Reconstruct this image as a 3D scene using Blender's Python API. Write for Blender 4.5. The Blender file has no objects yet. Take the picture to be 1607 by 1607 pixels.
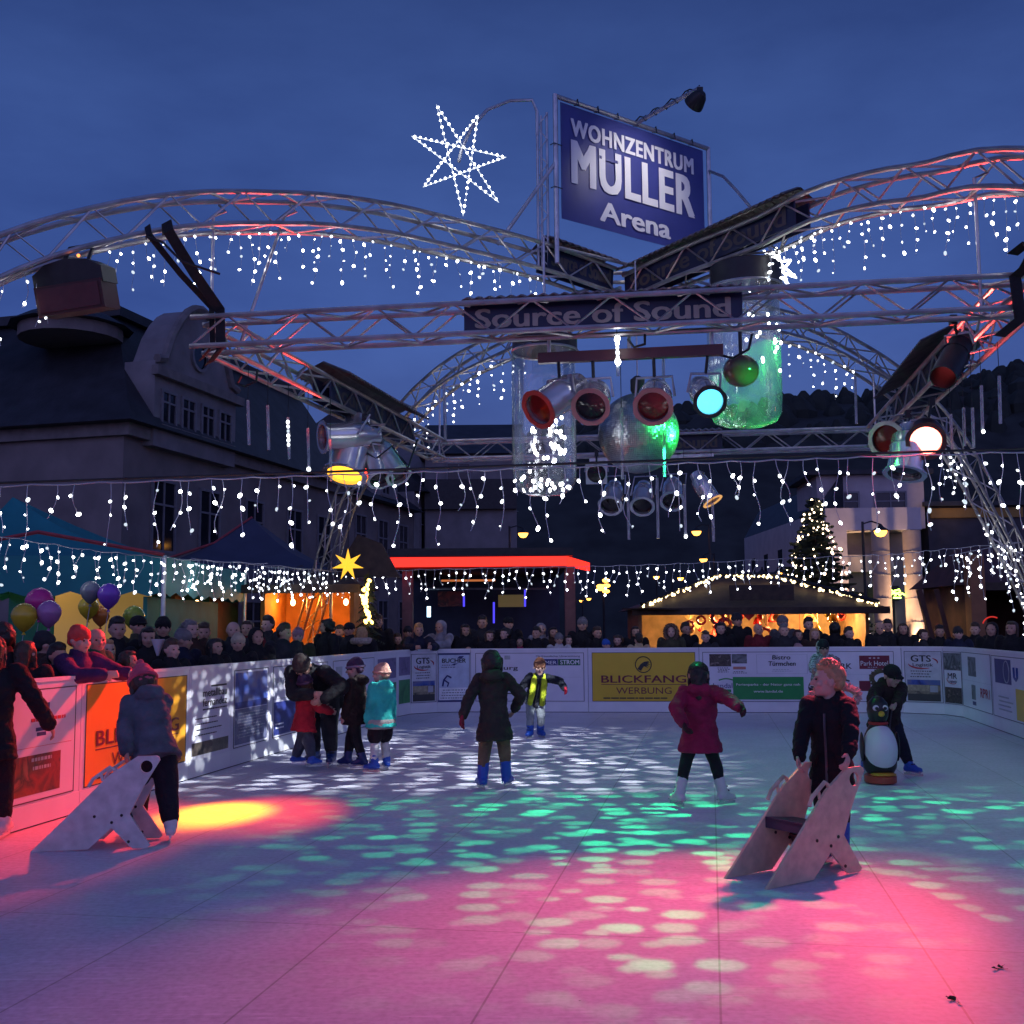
import bpy, bmesh, math, random
from math import sin, cos, pi, radians as RD, sqrt, atan2
from mathutils import Vector as V, Matrix, noise as NZ
random.seed(7)
S = bpy.context.scene
COL = S.collection
# ---------------------------------------------------------------- camera
FPX, EYE, PITCH, ROLL = 1750.0, 1.6, RD(5.94), RD(0.45)
cd = bpy.data.cameras.new('camera'); cam = bpy.data.objects.new('camera', cd); COL.objects.link(cam)
cam.location = (0, 0, EYE)
cd.sensor_width = 36; cd.lens = 36*FPX/1607; cd.clip_start = 0.05; cd.clip_end = 2000
cam.rotation_mode = 'QUATERNION'
cam.rotation_quaternion = (Matrix.Rotation(pi/2+PITCH, 4, 'X') @ Matrix.Rotation(-ROLL, 4, 'Z')).to_quaternion()
S.camera = cam
# ---------------------------------------------------------------- world: dusk sky
W = bpy.data.worlds.new('World'); S.world = W; W.use_nodes = True
nt = W.node_tree; nt.nodes.clear()
def N(tree, typ, **kw):
    n = tree.nodes.new(typ)
    for k, v in kw.items(): setattr(n, k, v)
    return n
sky = N(nt, 'ShaderNodeTexSky', sky_type='NISHITA', sun_disc=False, sun_elevation=RD(1.0), sun_rotation=RD(200))
tc = N(nt, 'ShaderNodeTexCoord'); mp = N(nt, 'ShaderNodeMapping'); mp.inputs['Scale'].default_value = (1.0, 1.0, 2.6)
nz = N(nt, 'ShaderNodeTexNoise'); nz.inputs['Scale'].default_value = 2.3; nz.inputs['Detail'].default_value = 7; nz.inputs['Roughness'].default_value = .55
cr = N(nt, 'ShaderNodeValToRGB'); cr.color_ramp.elements[0].position = .3; cr.color_ramp.elements[0].color = (.52, .57, .67, 1)
cr.color_ramp.elements[1].position = .72; cr.color_ramp.elements[1].color = (1.40, 1.27, 1.12, 1)
sepw = N(nt, 'ShaderNodeSeparateXYZ')
cg = N(nt, 'ShaderNodeValToRGB')
e = cg.color_ramp.elements; e[0].position = 0.0; e[0].color = (.050, .084, .275, 1); e[1].position = .26; e[1].color = (.039, .091, .355, 1)
x = e.new(.40); x.color = (.033, .078, .30, 1); x = e.new(.62); x.color = (.018, .043, .175, 1)
mx = N(nt, 'ShaderNodeMixRGB', blend_type='MULTIPLY'); mx.inputs[0].default_value = 1
ad = N(nt, 'ShaderNodeMixRGB', blend_type='MIX'); ad.inputs[0].default_value = .012
bg = N(nt, 'ShaderNodeBackground'); bg.inputs['Strength'].default_value = 1.0
out = N(nt, 'ShaderNodeOutputWorld')
L = nt.links.new
L(tc.outputs['Generated'], mp.inputs['Vector']); L(mp.outputs[0], nz.inputs['Vector']); L(nz.outputs['Fac'], cr.inputs[0])
L(tc.outputs['Generated'], sepw.inputs[0]); L(sepw.outputs['Z'], cg.inputs[0])
L(cg.outputs[0], mx.inputs[1]); L(cr.outputs[0], mx.inputs[2])
# added unseen glow: sky behind the camera made brighter, more violet, to light fronts
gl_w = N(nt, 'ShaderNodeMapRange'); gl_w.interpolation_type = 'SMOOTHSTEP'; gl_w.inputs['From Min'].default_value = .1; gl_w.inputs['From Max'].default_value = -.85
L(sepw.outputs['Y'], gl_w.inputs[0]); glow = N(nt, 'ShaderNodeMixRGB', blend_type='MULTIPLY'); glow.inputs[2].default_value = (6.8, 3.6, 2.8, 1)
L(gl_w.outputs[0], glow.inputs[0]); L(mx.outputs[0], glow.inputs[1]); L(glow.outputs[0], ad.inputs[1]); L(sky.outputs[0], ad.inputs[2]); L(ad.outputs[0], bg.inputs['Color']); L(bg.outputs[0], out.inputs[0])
sd = bpy.data.lights.new('sun', 'SUN'); sd.energy = .03; sd.angle = RD(20); sd.color = (.7, .8, 1)
so = bpy.data.objects.new('sun', sd); COL.objects.link(so); so.rotation_euler = (RD(70), 0, RD(160))
S.view_settings.view_transform = 'Standard'; S.view_settings.look = 'None'; S.view_settings.exposure = 0; S.view_settings.gamma = 1
cy = S.cycles; cy.use_denoising = True; cy.sample_clamp_indirect = 3; cy.sample_clamp_direct = 0
cy.max_bounces = 6; cy.diffuse_bounces = 3; cy.glossy_bounces = 3; cy.transparent_max_bounces = 12; cy.transmission_bounces = 4
cy.caustics_reflective = False; cy.caustics_refractive = False
try: cy.denoiser = 'OPENIMAGEDENOISE'
except Exception: pass

SCR = bpy.data.scenes.new('scratch')          # small side scene: evaluating modifiers and text there is quick
def evaluated_mesh(o):
    SCR.collection.objects.link(o); vl = SCR.view_layers[0]; vl.update(); dg = vl.depsgraph
    me = bpy.data.meshes.new_from_object(o.evaluated_get(dg)); SCR.collection.objects.unlink(o); JUNK.append(o); JUNK.append(o.data); return me
JUNK = []
# ---------------------------------------------------------------- image -> place helpers
def ray(x, y):
    u = x-803.5; v = -(y-803.5); c, s = cos(ROLL), sin(ROLL)
    u, v = u*c+v*s, -u*s+v*c
    return V((u, FPX*cos(PITCH)-v*sin(PITCH), FPX*sin(PITCH)+v*cos(PITCH)))
def G(x, y, z=0.):
    d = ray(x, y); return V((0, 0, EYE))+d*((z-EYE)/d.z)
def D(x, y, Y):
    d = ray(x, y); return V((0, 0, EYE))+d*(Y/d.y)

# ---------------------------------------------------------------- materials
MATS = {}
def M(name, col, rough=.5, metal=0., var=.15, ns=6., bump=0., emit=None, es=0., spec=.5, sheen=0., bscale=None):
    if name in MATS: return MATS[name]
    m = bpy.data.materials.new(name); m.use_nodes = True; t = m.node_tree; b = t.nodes['Principled BSDF']; l = t.links.new
    b.inputs['Roughness'].default_value = rough; b.inputs['Metallic'].default_value = metal
    b.inputs['Specular IOR Level'].default_value = spec
    if sheen: b.inputs['Sheen Weight'].default_value = sheen
    c = (*col, 1)
    if var > 0 and emit is None:
        tcn = t.nodes.new('ShaderNodeTexCoord'); n = t.nodes.new('ShaderNodeTexNoise'); n.inputs['Scale'].default_value = ns; n.inputs['Detail'].default_value = 5
        r = t.nodes.new('ShaderNodeValToRGB'); r.color_ramp.elements[0].position = .3; r.color_ramp.elements[1].position = .7
        r.color_ramp.elements[0].color = (*[max(0, k*(1-var)) for k in col], 1); r.color_ramp.elements[1].color = (*[min(1, k*(1+var)) for k in col], 1)
        l(tcn.outputs['Object'], n.inputs['Vector']); l(n.outputs['Fac'], r.inputs[0]); l(r.outputs[0], b.inputs['Base Color'])
        if bump > 0:
            bp = t.nodes.new('ShaderNodeBump'); bp.inputs['Strength'].default_value = bump; bp.inputs['Distance'].default_value = .02
            if bscale:
                n2 = t.nodes.new('ShaderNodeTexNoise'); n2.inputs['Scale'].default_value = bscale; n2.inputs['Detail'].default_value = 4
                l(tcn.outputs['Object'], n2.inputs['Vector']); l(n2.outputs['Fac'], bp.inputs['Height'])
            else: l(n.outputs['Fac'], bp.inputs['Height'])
            l(bp.outputs[0], b.inputs['Normal'])
    else: b.inputs['Base Color'].default_value = c
    if emit is not None:
        b.inputs['Emission Color'].default_value = (*emit, 1); b.inputs['Emission Strength'].default_value = es
    MATS[name] = m; return m
def cloth(name, col, rough=.85): return M('cloth_'+name, col, rough, 0, .32, 7, .7, sheen=.0, bscale=22, spec=.3)
def print_mat(name, cols, scale=7):
    if name in MATS: return MATS[name]
    m = bpy.data.materials.new(name); m.use_nodes = True; t = m.node_tree; b = t.nodes['Principled BSDF']; l = t.links.new
    b.inputs['Roughness'].default_value = .4
    tcn = t.nodes.new('ShaderNodeTexCoord'); n = t.nodes.new('ShaderNodeTexNoise'); n.inputs['Scale'].default_value = scale; n.inputs['Detail'].default_value = 6; n.inputs['Distortion'].default_value = .6
    r = t.nodes.new('ShaderNodeValToRGB'); el = r.color_ramp.elements
    for i, c in enumerate(cols):
        p = .32+.36*i/max(1, len(cols)-1)
        q = el[i] if i < 2 else el.new(p)
        q.position = p; q.color = (*c, 1)
    l(tcn.outputs['Object'], n.inputs['Vector']); l(n.outputs['Fac'], r.inputs[0]); l(r.outputs[0], b.inputs['Base Color'])
    MATS[name] = m; return m
def glass_mat(name, tint, diff=.05, gloss=.12):
    if name in MATS: return MATS[name]
    m = bpy.data.materials.new(name); m.use_nodes = True; t = m.node_tree; t.nodes.clear(); l = t.links.new
    o = t.nodes.new('ShaderNodeOutputMaterial'); tr = t.nodes.new('ShaderNodeBsdfTransparent'); tr.inputs[0].default_value = (*tint, 1)
    g = t.nodes.new('ShaderNodeBsdfGlossy'); g.inputs['Roughness'].default_value = .06
    d = t.nodes.new('ShaderNodeBsdfTranslucent'); d.inputs[0].default_value = (.8, .85, .85, 1)
    d2 = t.nodes.new('ShaderNodeBsdfDiffuse'); d2.inputs[0].default_value = (.8, .85, .85, 1)
    lw = t.nodes.new('ShaderNodeLayerWeight'); lw.inputs['Blend'].default_value = .35
    mr = t.nodes.new('ShaderNodeMapRange'); mr.inputs['To Min'].default_value = gloss*.5; mr.inputs['To Max'].default_value = min(1, gloss*5)
    a = t.nodes.new('ShaderNodeMixShader'); b2 = t.nodes.new('ShaderNodeMixShader'); c2 = t.nodes.new('ShaderNodeMixShader')
    c2.inputs[0].default_value = .5; l(d.outputs[0], c2.inputs[1]); l(d2.outputs[0], c2.inputs[2])
    nz = t.nodes.new('ShaderNodeTexNoise'); nz.inputs['Scale'].default_value = 5; nz.inputs['Detail'].default_value = 8
    m2 = t.nodes.new('ShaderNodeMapRange'); m2.inputs['From Min'].default_value = .4; m2.inputs['From Max'].default_value = .75; m2.inputs['To Min'].default_value = diff*.3; m2.inputs['To Max'].default_value = diff*2.5
    l(nz.outputs['Fac'], m2.inputs[0]); l(m2.outputs[0], a.inputs[0])
    l(tr.outputs[0], a.inputs[1]); l(c2.outputs[0], a.inputs[2]); l(lw.outputs['Fresnel'], mr.inputs[0]); l(mr.outputs[0], b2.inputs[0])
    l(a.outputs[0], b2.inputs[1]); l(g.outputs[0], b2.inputs[2]); l(b2.outputs[0], o.inputs[0])
    MATS[name] = m; return m
def E(name, col, st, sample=True):
    if name in MATS: return MATS[name]
    m = M(name, (.03, .03, .03), .4, emit=col, es=st)
    if not sample: m.cycles.emission_sampling = 'NONE'
    return m
ALU = M('aluminium_tube', (.52, .49, .47), .38, .85, .25, 5, .05)
STEEL = M('galvanised_steel', (.5, .5, .52), .4, .8, .2, 9)
BLACK = M('black_metal', (.02, .02, .022), .5, .1, .3, 9)
DARKWOOD = M('dark_timber', (.05, .032, .022), .7, 0, .35, 7, .2)
WHITEB = M('white_board', (.74, .72, .78), .32, 0, .05, 3, .02)
CHROME = M('polished_can', (.72, .70, .68), .2, .72, .12, 6, .03)

# ---------------------------------------------------------------- mesh builder
class MB:
    def __init__(s): s.v = []; s.f = []; s.m = []; s.mi = 0
    def add(s, vs, fs):
        o = len(s.v); s.v += [tuple(p) for p in vs]; s.f += [tuple(i+o for i in f) for f in fs]; s.m += [s.mi]*len(fs)
    def box(s, c, sz, R=None):
        c = V(c); h = V(sz)/2
        P = [V((a*h.x, b*h.y, d*h.z)) for a in (-1, 1) for b in (-1, 1) for d in (-1, 1)]
        if R: P = [R @ p for p in P]
        s.add([c+p for p in P], [(0, 1, 3, 2), (4, 6, 7, 5), (0, 4, 5, 1), (2, 3, 7, 6), (0, 2, 6, 4), (1, 5, 7, 3)])
        return s
    def bar(s, p, q, w, h, up=(0, 0, 1)):
        p, q = V(p), V(q); u = (q-p); L_ = u.length; u.normalize(); n = u.cross(V(up))
        if n.length < 1e-4: n = u.cross(V((0, 1, 0)))
        n.normalize(); k = n.cross(u)
        R = Matrix((u, n, k)).transposed()
        return s.box((p+q)/2, (L_, w, h), R)
    def tube(s, pts, r, n=6, closed=False):
        pts = [V(p) for p in pts]; rr = r if isinstance(r, (list, tuple)) else [r]*len(pts)
        rings = []; prev = None; m = len(pts)
        for i, p in enumerate(pts):
            a = pts[(i-1) % m] if (i > 0 or closed) else p; b = pts[(i+1) % m] if (i < m-1 or closed) else p
            t = (b-a); t = t.normalized() if t.length > 1e-9 else V((0, 0, 1))
            if prev is None:
                x = t.cross(V((0, 0, 1)))
                if x.length < 1e-3: x = t.cross(V((0, 1, 0)))
            else: x = prev-t*prev.dot(t)
            if x.length < 1e-6: x = t.orthogonal()
            x.normalize(); prev = x; y = t.cross(x)
            rings.append([p+(x*cos(2*pi*k/n)+y*sin(2*pi*k/n))*rr[i] for k in range(n)])
        vs = [q for g in rings for q in g]; fs = []
        for i in range(m if closed else m-1):
            j = (i+1) % m
            for k in range(n): fs.append((i*n+k, i*n+(k+1) % n, j*n+(k+1) % n, j*n+k))
        if not closed: fs += [tuple(range(n-1, -1, -1)), tuple((m-1)*n+k for k in range(n))]
        s.add(vs, fs); return s
    def loft(s, rings, caps=True):
        n = len(rings[0]); vs = [q for g in rings for q in g]; fs = []
        for i in range(len(rings)-1):
            for k in range(n): fs.append((i*n+k, i*n+(k+1) % n, (i+1)*n+(k+1) % n, (i+1)*n+k))
        if caps: fs += [tuple(range(n-1, -1, -1)), tuple((len(rings)-1)*n+k for k in range(n))]
        s.add(vs, fs); return s
    def lathe(s, prof, c=(0, 0, 0), ax=(0, 0, 1), n=20, caps=True):
        ax = V(ax).normalized(); x = ax.orthogonal().normalized(); y = ax.cross(x); c = V(c)
        return s.loft([[c+ax*z+(x*cos(2*pi*k/n)+y*sin(2*pi*k/n))*max(r, 1e-4) for k in range(n)] for r, z in prof], caps)
    def cap(s, p, r0, q, r1, n=10):
        p, q = V(p), V(q); t = q-p; t = t.normalized() if t.length > 1e-6 else V((0, 0, 1))
        L_ = (q-p).length; pr = [(r0*sin(a), -r0*cos(a)) for a in (0.02, .5, 1.0)]+[(r0, 0), (r1, L_)]+[(r1*cos(a), L_+r1*sin(a)) for a in (.57, 1.07, 1.55)]
        return s.lathe(pr, p, t, n)
    def ell(s, c, r, R=None, n=14, m=9):
        c = V(c); rings = []
        for i in range(m+1):
            a = -pi/2+pi*i/m; z = sin(a); w = max(cos(a), .01)
            g = [V((r[0]*w*cos(2*pi*k/n), r[1]*w*sin(2*pi*k/n), r[2]*z)) for k in range(n)]
            rings.append([c+(R @ p if R else p) for p in g])
        return s.loft(rings)
    def prism(s, poly, h0, h1, fr):
        # poly in the plane (a,b), extruded along the third axis; fr(a,b,h) -> point
        n = len(poly)
        vs = [fr(a, b, h0) for a, b in poly]+[fr(a, b, h1) for a, b in poly]
        s.add(vs, [tuple(range(n-1, -1, -1)), tuple(range(n, 2*n))]+[(i, (i+1) % n, n+(i+1) % n, n+i) for i in range(n)])
        return s
    def mesh(s, name, off=V((0, 0, 0)), smooth=False):
        me = bpy.data.meshes.new(name); off = V(off)
        me.from_pydata([tuple(V(p)-off) for p in s.v], [], s.f); me.update()
        if smooth: me.polygons.foreach_set('use_smooth', [True]*len(me.polygons))
        bm = bmesh.new(); bm.from_mesh(me); bmesh.ops.recalc_face_normals(bm, faces=bm.faces); bm.to_mesh(me); bm.free()
        return me
def smooth_auto(me, ang=40):
    me.polygons.foreach_set('use_smooth', [True]*len(me.polygons))
    try: me.set_sharp_from_angle(angle=RD(ang))
    except Exception: pass
def rootloc(o):
    while o.parent: o = o.parent
    return o.location.copy()
def part(name, mb, mat, parent=None, label=None, smooth=True, kind=None):
    off = rootloc(parent) if parent else V((0, 0, 0))
    me = mb if isinstance(mb, bpy.types.Mesh) else mb.mesh(name, off)
    if smooth and not isinstance(mb, bpy.types.Mesh): smooth_auto(me)
    if len(me.materials) == 0:
        for q in (mat if isinstance(mat, (list, tuple)) else [mat]): me.materials.append(q)
        if not isinstance(mb, bpy.types.Mesh) and any(mb.m): me.polygons.foreach_set('material_index', mb.m)
    o = bpy.data.objects.new(name, me); COL.objects.link(o)
    if parent: o.parent = parent
    if label: o['label'] = label
    if kind: o['kind'] = kind
    return o
def thing(name, label, cat, loc=(0, 0, 0), group=None, rz=0):
    o = bpy.data.objects.new(name, None); COL.objects.link(o); o.location = loc; o.rotation_euler = (0, 0, rz); o.empty_display_size = .1
    o['label'] = label; o['category'] = cat
    if group: o['group'] = group
    return o
def solo(name, mb, mat, label, cat, group=None, loc=(0, 0, 0)):
    me = mb.mesh(name, loc); smooth_auto(me); me.materials.append(mat)
    o = bpy.data.objects.new(name, me); COL.objects.link(o); o.location = loc; o['label'] = label; o['category'] = cat
    if group: o['group'] = group
    return o
def struct(name, mb, mat, smooth=False):
    o = part(name, mb, mat, None, smooth=smooth); o['kind'] = 'structure'; return o
def copy_tree(o, parent=None):
    c = o.copy(); COL.objects.link(c)
    if parent: c.parent = parent
    for ch in o.children: copy_tree(ch, c)
    return c
_TX = {}
def text2d(body, bold=0., shear=0., spacing=1.):
    k = (body, bold, shear, spacing)
    if k in _TX: return _TX[k]
    cu = bpy.data.curves.new('t', 'FONT'); cu.body = body; cu.size = 1; cu.offset = bold; cu.shear = shear; cu.resolution_u = 3; cu.space_character = spacing
    o = bpy.data.objects.new('t', cu); me = evaluated_mesh(o)
    vs = [(v.co.x, v.co.y) for v in me.vertices]; fs = [tuple(p.vertices) for p in me.polygons]
    xs = [p[0] for p in vs]; ys = [p[1] for p in vs]
    r = (vs, fs, min(xs), max(xs), min(ys), max(ys)); _TX[k] = r; return r
def put_text(mb, body, c, ux, uz, w, h, bold=0., off=(0, 0, 0), shear=0.):
    """lettering fitted into a w x h box centred on c"""
    vs, fs, x0, x1, y0, y1 = text2d(body, 0, shear, 1.10 if bold > .05 else 1.); c = V(c)+V(off); ux, uz = V(ux), V(uz); nn = ux.cross(uz).normalized()
    bx = bold*1.15; sx_, sy_ = (w-2*bx*h)/(x1-x0), h*(1-bold*.9)/(y1-y0)
    sh_ = [(0, 0)] if bold <= 0 else [(-1, .5), (-.4, -.5), (.4, .5), (1, -.5)]
    if bold > .055: sh_ = [(-1, .6), (-1, -.6), (-.5, 0), (0, .6), (0, -.6), (.5, 0), (1, .6), (1, -.6)]; bx *= .62; sx_ = (w-2*bx*h)/(x1-x0)
    for i, (a, b) in enumerate(sh_):
        mb.add([c+ux*((p[0]-(x0+x1)/2)*sx_+a*bx*h)+uz*((p[1]-(y0+y1)/2)*sy_+b*bold*h*.8)+nn*(i*.0004) for p in vs], fs)
    return mb
def spot(name, loc, target, col, watts, deg, blend=.6, rad=.05, parent=None, gobo=None):
    ld = bpy.data.lights.new(name, 'SPOT'); ld.energy = watts; ld.color = col; ld.spot_size = RD(deg); ld.spot_blend = blend; ld.shadow_soft_size = rad
    o = bpy.data.objects.new(name, ld); COL.objects.link(o); o.location = loc
    o.rotation_mode = 'QUATERNION'; o.rotation_quaternion = (V(target)-V(loc)).to_track_quat('-Z', 'Y')
    if parent:
        o.parent = parent; o.location = V(loc)-rootloc(parent)
    if gobo: facets(ld, *gobo)
    return o
def facets(ld, sc, r0, r1, rnd, h, mask, pw):
    """beams off the facets of a mirror ball: the lamp points straight down and is split into many small soft edged beams;
    mask = (x0, x1, y0, y1, soft) metres on the ice round the ball that this group of facets reaches"""
    ld.use_nodes = True; t = ld.node_tree; t.nodes.clear(); l = t.links.new
    def mth(op, a, b=None, c=None):
        n = t.nodes.new('ShaderNodeMath'); n.operation = op
        for i, q in enumerate((a, b, c)):
            if q is None: continue
            if isinstance(q, (int, float)): n.inputs[i].default_value = q
            else: l(q, n.inputs[i])
        return n.outputs[0]
    def ramp(v, a, b, x_=0., y_=1.):
        n = t.nodes.new('ShaderNodeMapRange'); n.interpolation_type = 'SMOOTHSTEP'; n.inputs['From Min'].default_value = a; n.inputs['From Max'].default_value = b
        n.inputs['To Min'].default_value = x_; n.inputs['To Max'].default_value = y_; l(v, n.inputs[0]); return n.outputs[0]
    tcn = t.nodes.new('ShaderNodeTexCoord'); sp = t.nodes.new('ShaderNodeSeparateXYZ'); l(tcn.outputs['Normal'], sp.inputs[0])
    az = mth('MAXIMUM', mth('ABSOLUTE', sp.outputs['Z']), .02); X = mth('MULTIPLY', mth('DIVIDE', sp.outputs['X'], az), h); Y = mth('MULTIPLY', mth('DIVIDE', sp.outputs['Y'], az), h)
    cb = t.nodes.new('ShaderNodeCombineXYZ'); l(mth('MULTIPLY', X, .8), cb.inputs[0]); l(Y, cb.inputs[1])
    vo = t.nodes.new('ShaderNodeTexVoronoi'); vo.voronoi_dimensions = '2D'; vo.inputs['Scale'].default_value = sc; vo.inputs['Randomness'].default_value = rnd; l(cb.outputs[0], vo.inputs['Vector'])
    vo2 = t.nodes.new('ShaderNodeTexVoronoi'); vo2.voronoi_dimensions = '2D'; vo2.inputs['Scale'].default_value = sc*1.37; vo2.inputs['Randomness'].default_value = 1; l(cb.outputs[0], vo2.inputs['Vector'])
    wob = t.nodes.new('ShaderNodeTexNoise'); wob.noise_dimensions = '2D'; wob.inputs['Scale'].default_value = sc*3; l(cb.outputs[0], wob.inputs['Vector'])
    wb_ = mth('MULTIPLY', mth('SUBTRACT', wob.outputs['Fac'], .5), .16); s3 = t.nodes.new('ShaderNodeSeparateColor'); l(vo2.outputs['Color'], s3.inputs[0])
    d1 = ramp(mth('ADD', vo.outputs['Distance'], wb_), r0, r1, 1, .015); d2 = mth('MULTIPLY', ramp(mth('ADD', vo2.outputs['Distance'], wb_), r0*.8, r1*.85, 1, 0), ramp(s3.outputs[1], .45, .6, 0, .8)); dots = mth('MAXIMUM', d1, d2)
    sc2 = t.nodes.new('ShaderNodeSeparateColor'); l(vo.outputs['Color'], sc2.inputs[0]); var = ramp(sc2.outputs[0], .1, .9, .28, 1.)
    nz = t.nodes.new('ShaderNodeTexNoise'); nz.noise_dimensions = '2D'; nz.inputs['Scale'].default_value = .55; nz.inputs['Detail'].default_value = 2; l(cb.outputs[0], nz.inputs['Vector']); patchy = ramp(nz.outputs['Fac'], .36, .56, .38, 1)
    x0, x1, y0, y1, sf, sy = mask
    m_ = mth('MULTIPLY', mth('MULTIPLY', ramp(X, x0-sf, x0+sf), ramp(X, x1-sf, x1+sf, 1, 0)), mth('MULTIPLY', ramp(Y, y0-sy, y0+sy), ramp(Y, y1-sf*.5, y1+sf*.5, 1, 0)))
    g = mth('POWER', mth('DIVIDE', 1, mth('MAXIMUM', az, .12)), pw)
    st = mth('MULTIPLY', mth('MULTIPLY', dots, mth('MULTIPLY', var, patchy)), mth('MULTIPLY', m_, g))
    em = t.nodes.new('ShaderNodeEmission'); o2 = t.nodes.new('ShaderNodeOutputLight'); l(st, em.inputs['Strength']); l(em.outputs[0], o2.inputs[0])
def lerp(a, b, t): return a+(b-a)*t
# ================================================================ ground, ice, hills
def ice_mat():
    m = bpy.data.materials.new('ice_sheet'); m.use_nodes = True; t = m.node_tree; b = t.nodes['Principled BSDF']; l = t.links.new
    tcn = t.nodes.new('ShaderNodeTexCoord'); mp = t.nodes.new('ShaderNodeMapping'); mp.inputs['Rotation'].default_value = (0, 0, RD(10.0)+pi/2)
    br = t.nodes.new('ShaderNodeTexBrick'); br.inputs['Scale'].default_value = 1; br.inputs['Brick Width'].default_value = 2.0; br.inputs['Row Height'].default_value = 1.0
    br.inputs['Mortar Size'].default_value = .006; br.inputs['Mortar Smooth'].default_value = .3; br.offset = 0.0
    br.inputs['Color1'].default_value = (.70, .68, .77, 1); br.inputs['Color2'].default_value = (.66, .645, .735, 1); br.inputs['Mortar'].default_value = (.40, .40, .43, 1)
    n = t.nodes.new('ShaderNodeTexNoise'); n.inputs['Scale'].default_value = 1.3; n.inputs['Detail'].default_value = 9; n.inputs['Roughness'].default_value = .65
    r = t.nodes.new('ShaderNodeValToRGB'); r.color_ramp.elements[0].position = .3; r.color_ramp.elements[0].color = (.84, .84, .84, 1); r.color_ramp.elements[1].position = .62
    w = t.nodes.new('ShaderNodeTexNoise'); w.inputs['Scale'].default_value = 26; w.inputs['Detail'].default_value = 8
    wr = t.nodes.new('ShaderNodeValToRGB'); wr.color_ramp.elements[0].position = .32; wr.color_ramp.elements[0].color = (.80, .80, .80, 1); wr.color_ramp.elements[1].position = .6
    # small dirt specks
    v = t.nodes.new('ShaderNodeTexVoronoi'); v.inputs['Scale'].default_value = 3.1
    vr = t.nodes.new('ShaderNodeValToRGB'); vr.color_ramp.elements[0].position = .012; vr.color_ramp.elements[0].color = (.16, .15, .15, 1); vr.color_ramp.elements[1].position = .022
    sc_ = t.nodes.new('ShaderNodeMapping'); sc_.inputs['Scale'].default_value = (1.2, 34, 1); sc_.inputs['Rotation'].default_value = (0, 0, .5)
    sn_ = t.nodes.new('ShaderNodeTexNoise'); sn_.inputs['Scale'].default_value = 1.6; sn_.inputs['Detail'].default_value = 5; sn_.inputs['Distortion'].default_value = 1.4
    sr_ = t.nodes.new('ShaderNodeValToRGB'); sr_.color_ramp.elements[0].position = .56; sr_.color_ramp.elements[0].color = (1, 1, 1, 1); sr_.color_ramp.elements[1].position = .70; sr_.color_ramp.elements[1].color = (1.20, 1.20, 1.20, 1)
    l(tcn.outputs['Object'], sc_.inputs[0]); l(sc_.outputs[0], sn_.inputs[0]); l(sn_.outputs[0], sr_.inputs[0])
    prev = br.outputs['Color']
    for q in (r, wr, vr, sr_):
        k = t.nodes.new('ShaderNodeMixRGB'); k.blend_type = 'MULTIPLY'; k.inputs[0].default_value = 1; l(prev, k.inputs[1]); l(q.outputs[0], k.inputs[2]); prev = k.outputs[0]
    l(tcn.outputs['Object'], mp.inputs[0]); l(mp.outputs[0], br.inputs[0]); l(tcn.outputs['Object'], n.inputs[0]); l(tcn.outputs['Object'], w.inputs[0]); l(tcn.outputs['Object'], v.inputs[0])
    l(n.outputs[0], r.inputs[0]); l(w.outputs[0], wr.inputs[0]); l(v.outputs['Distance'], vr.inputs[0]); l(prev, b.inputs['Base Color'])
    b.inputs['Roughness'].default_value = .44; b.inputs['Specular IOR Level'].default_value = .42
    bp = t.nodes.new('ShaderNodeBump'); bp.inputs['Strength'].default_value = .12; bp.inputs['Distance'].default_value = .01; l(w.outputs[0], bp.inputs['Height']); l(bp.outputs[0], b.inputs['Normal'])
    return m
ICE = ice_mat()
PAVE = M('wet_paving', (.07, .066, .063), .45, 0, .3, 3, .25, bscale=9)
mb = MB(); mb.add([(-900, -300, -.02), (900, -300, -.02), (900, 1200, -.02), (-900, 1200, -.02)], [(0, 1, 2, 3)]); struct('ground', mb, PAVE)
# rink outline (wall foot points read off the photograph, metres)
LW0, LW1 = V((-4.03, 9.08, 0)), V((-2.12, 20.68, 0))
ldir = (LW1-LW0).normalized()
LWF = LW0-ldir*9.5
RW0, RW1 = V((7.79, 19.55, 0)), V((7.13, 15.83, 0)); rdir = (RW1-RW0).normalized(); RWF = RW0+rdir*20
corner = [LW1, V((-1.94, 21.26, 0)), V((-1.46, 21.61, 0)), V((-.82, 21.69, 0))]
B0, B1 = corner[-1], V((7.11, 20.6, 0))
corner2 = [B1, V((7.44, 20.46, 0)), V((7.69, 20.13, 0)), RW0]
loop = [LWF]+corner+corner2+[RWF]
mb = MB(); n_ = len(loop); mb.add([(p.x, p.y, 0) for p in loop], [tuple(range(n_))]); struct('ice', mb, ICE)
# wooded hill behind the town
mb = MB(); nx, ny = 170, 14
sk = [(-260, 20), (-120, 18), (-40, 20), (-12, 23), (10, 28), (25, 30), (45, 31.5), (68, 35), (90, 38), (140, 42), (300, 38)]
def ridge(X):
    for (a, ha), (b, hb) in zip(sk, sk[1:]):
        if X <= b: return lerp(ha, hb, (X-a)/(b-a))
    return sk[-1][1]
vs = []
for j in range(ny):
    for i in range(nx):
        X = -220+i*(480/(nx-1)); t = j/(ny-1); Y = 95+t*62
        h = ridge(X)*sin(t*pi/2)*1.04
        h += (NZ.noise(V((X*.35, Y*.3, 3)))*1.6+NZ.noise(V((X*1.3, Y*.9, 8)))*1.0)*t
        vs.append((X, Y, h-.5))
fs = [(j*nx+i, j*nx+i+1, (j+1)*nx+i+1, (j+1)*nx+i) for j in range(ny-1) for i in range(nx-1)]
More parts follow.
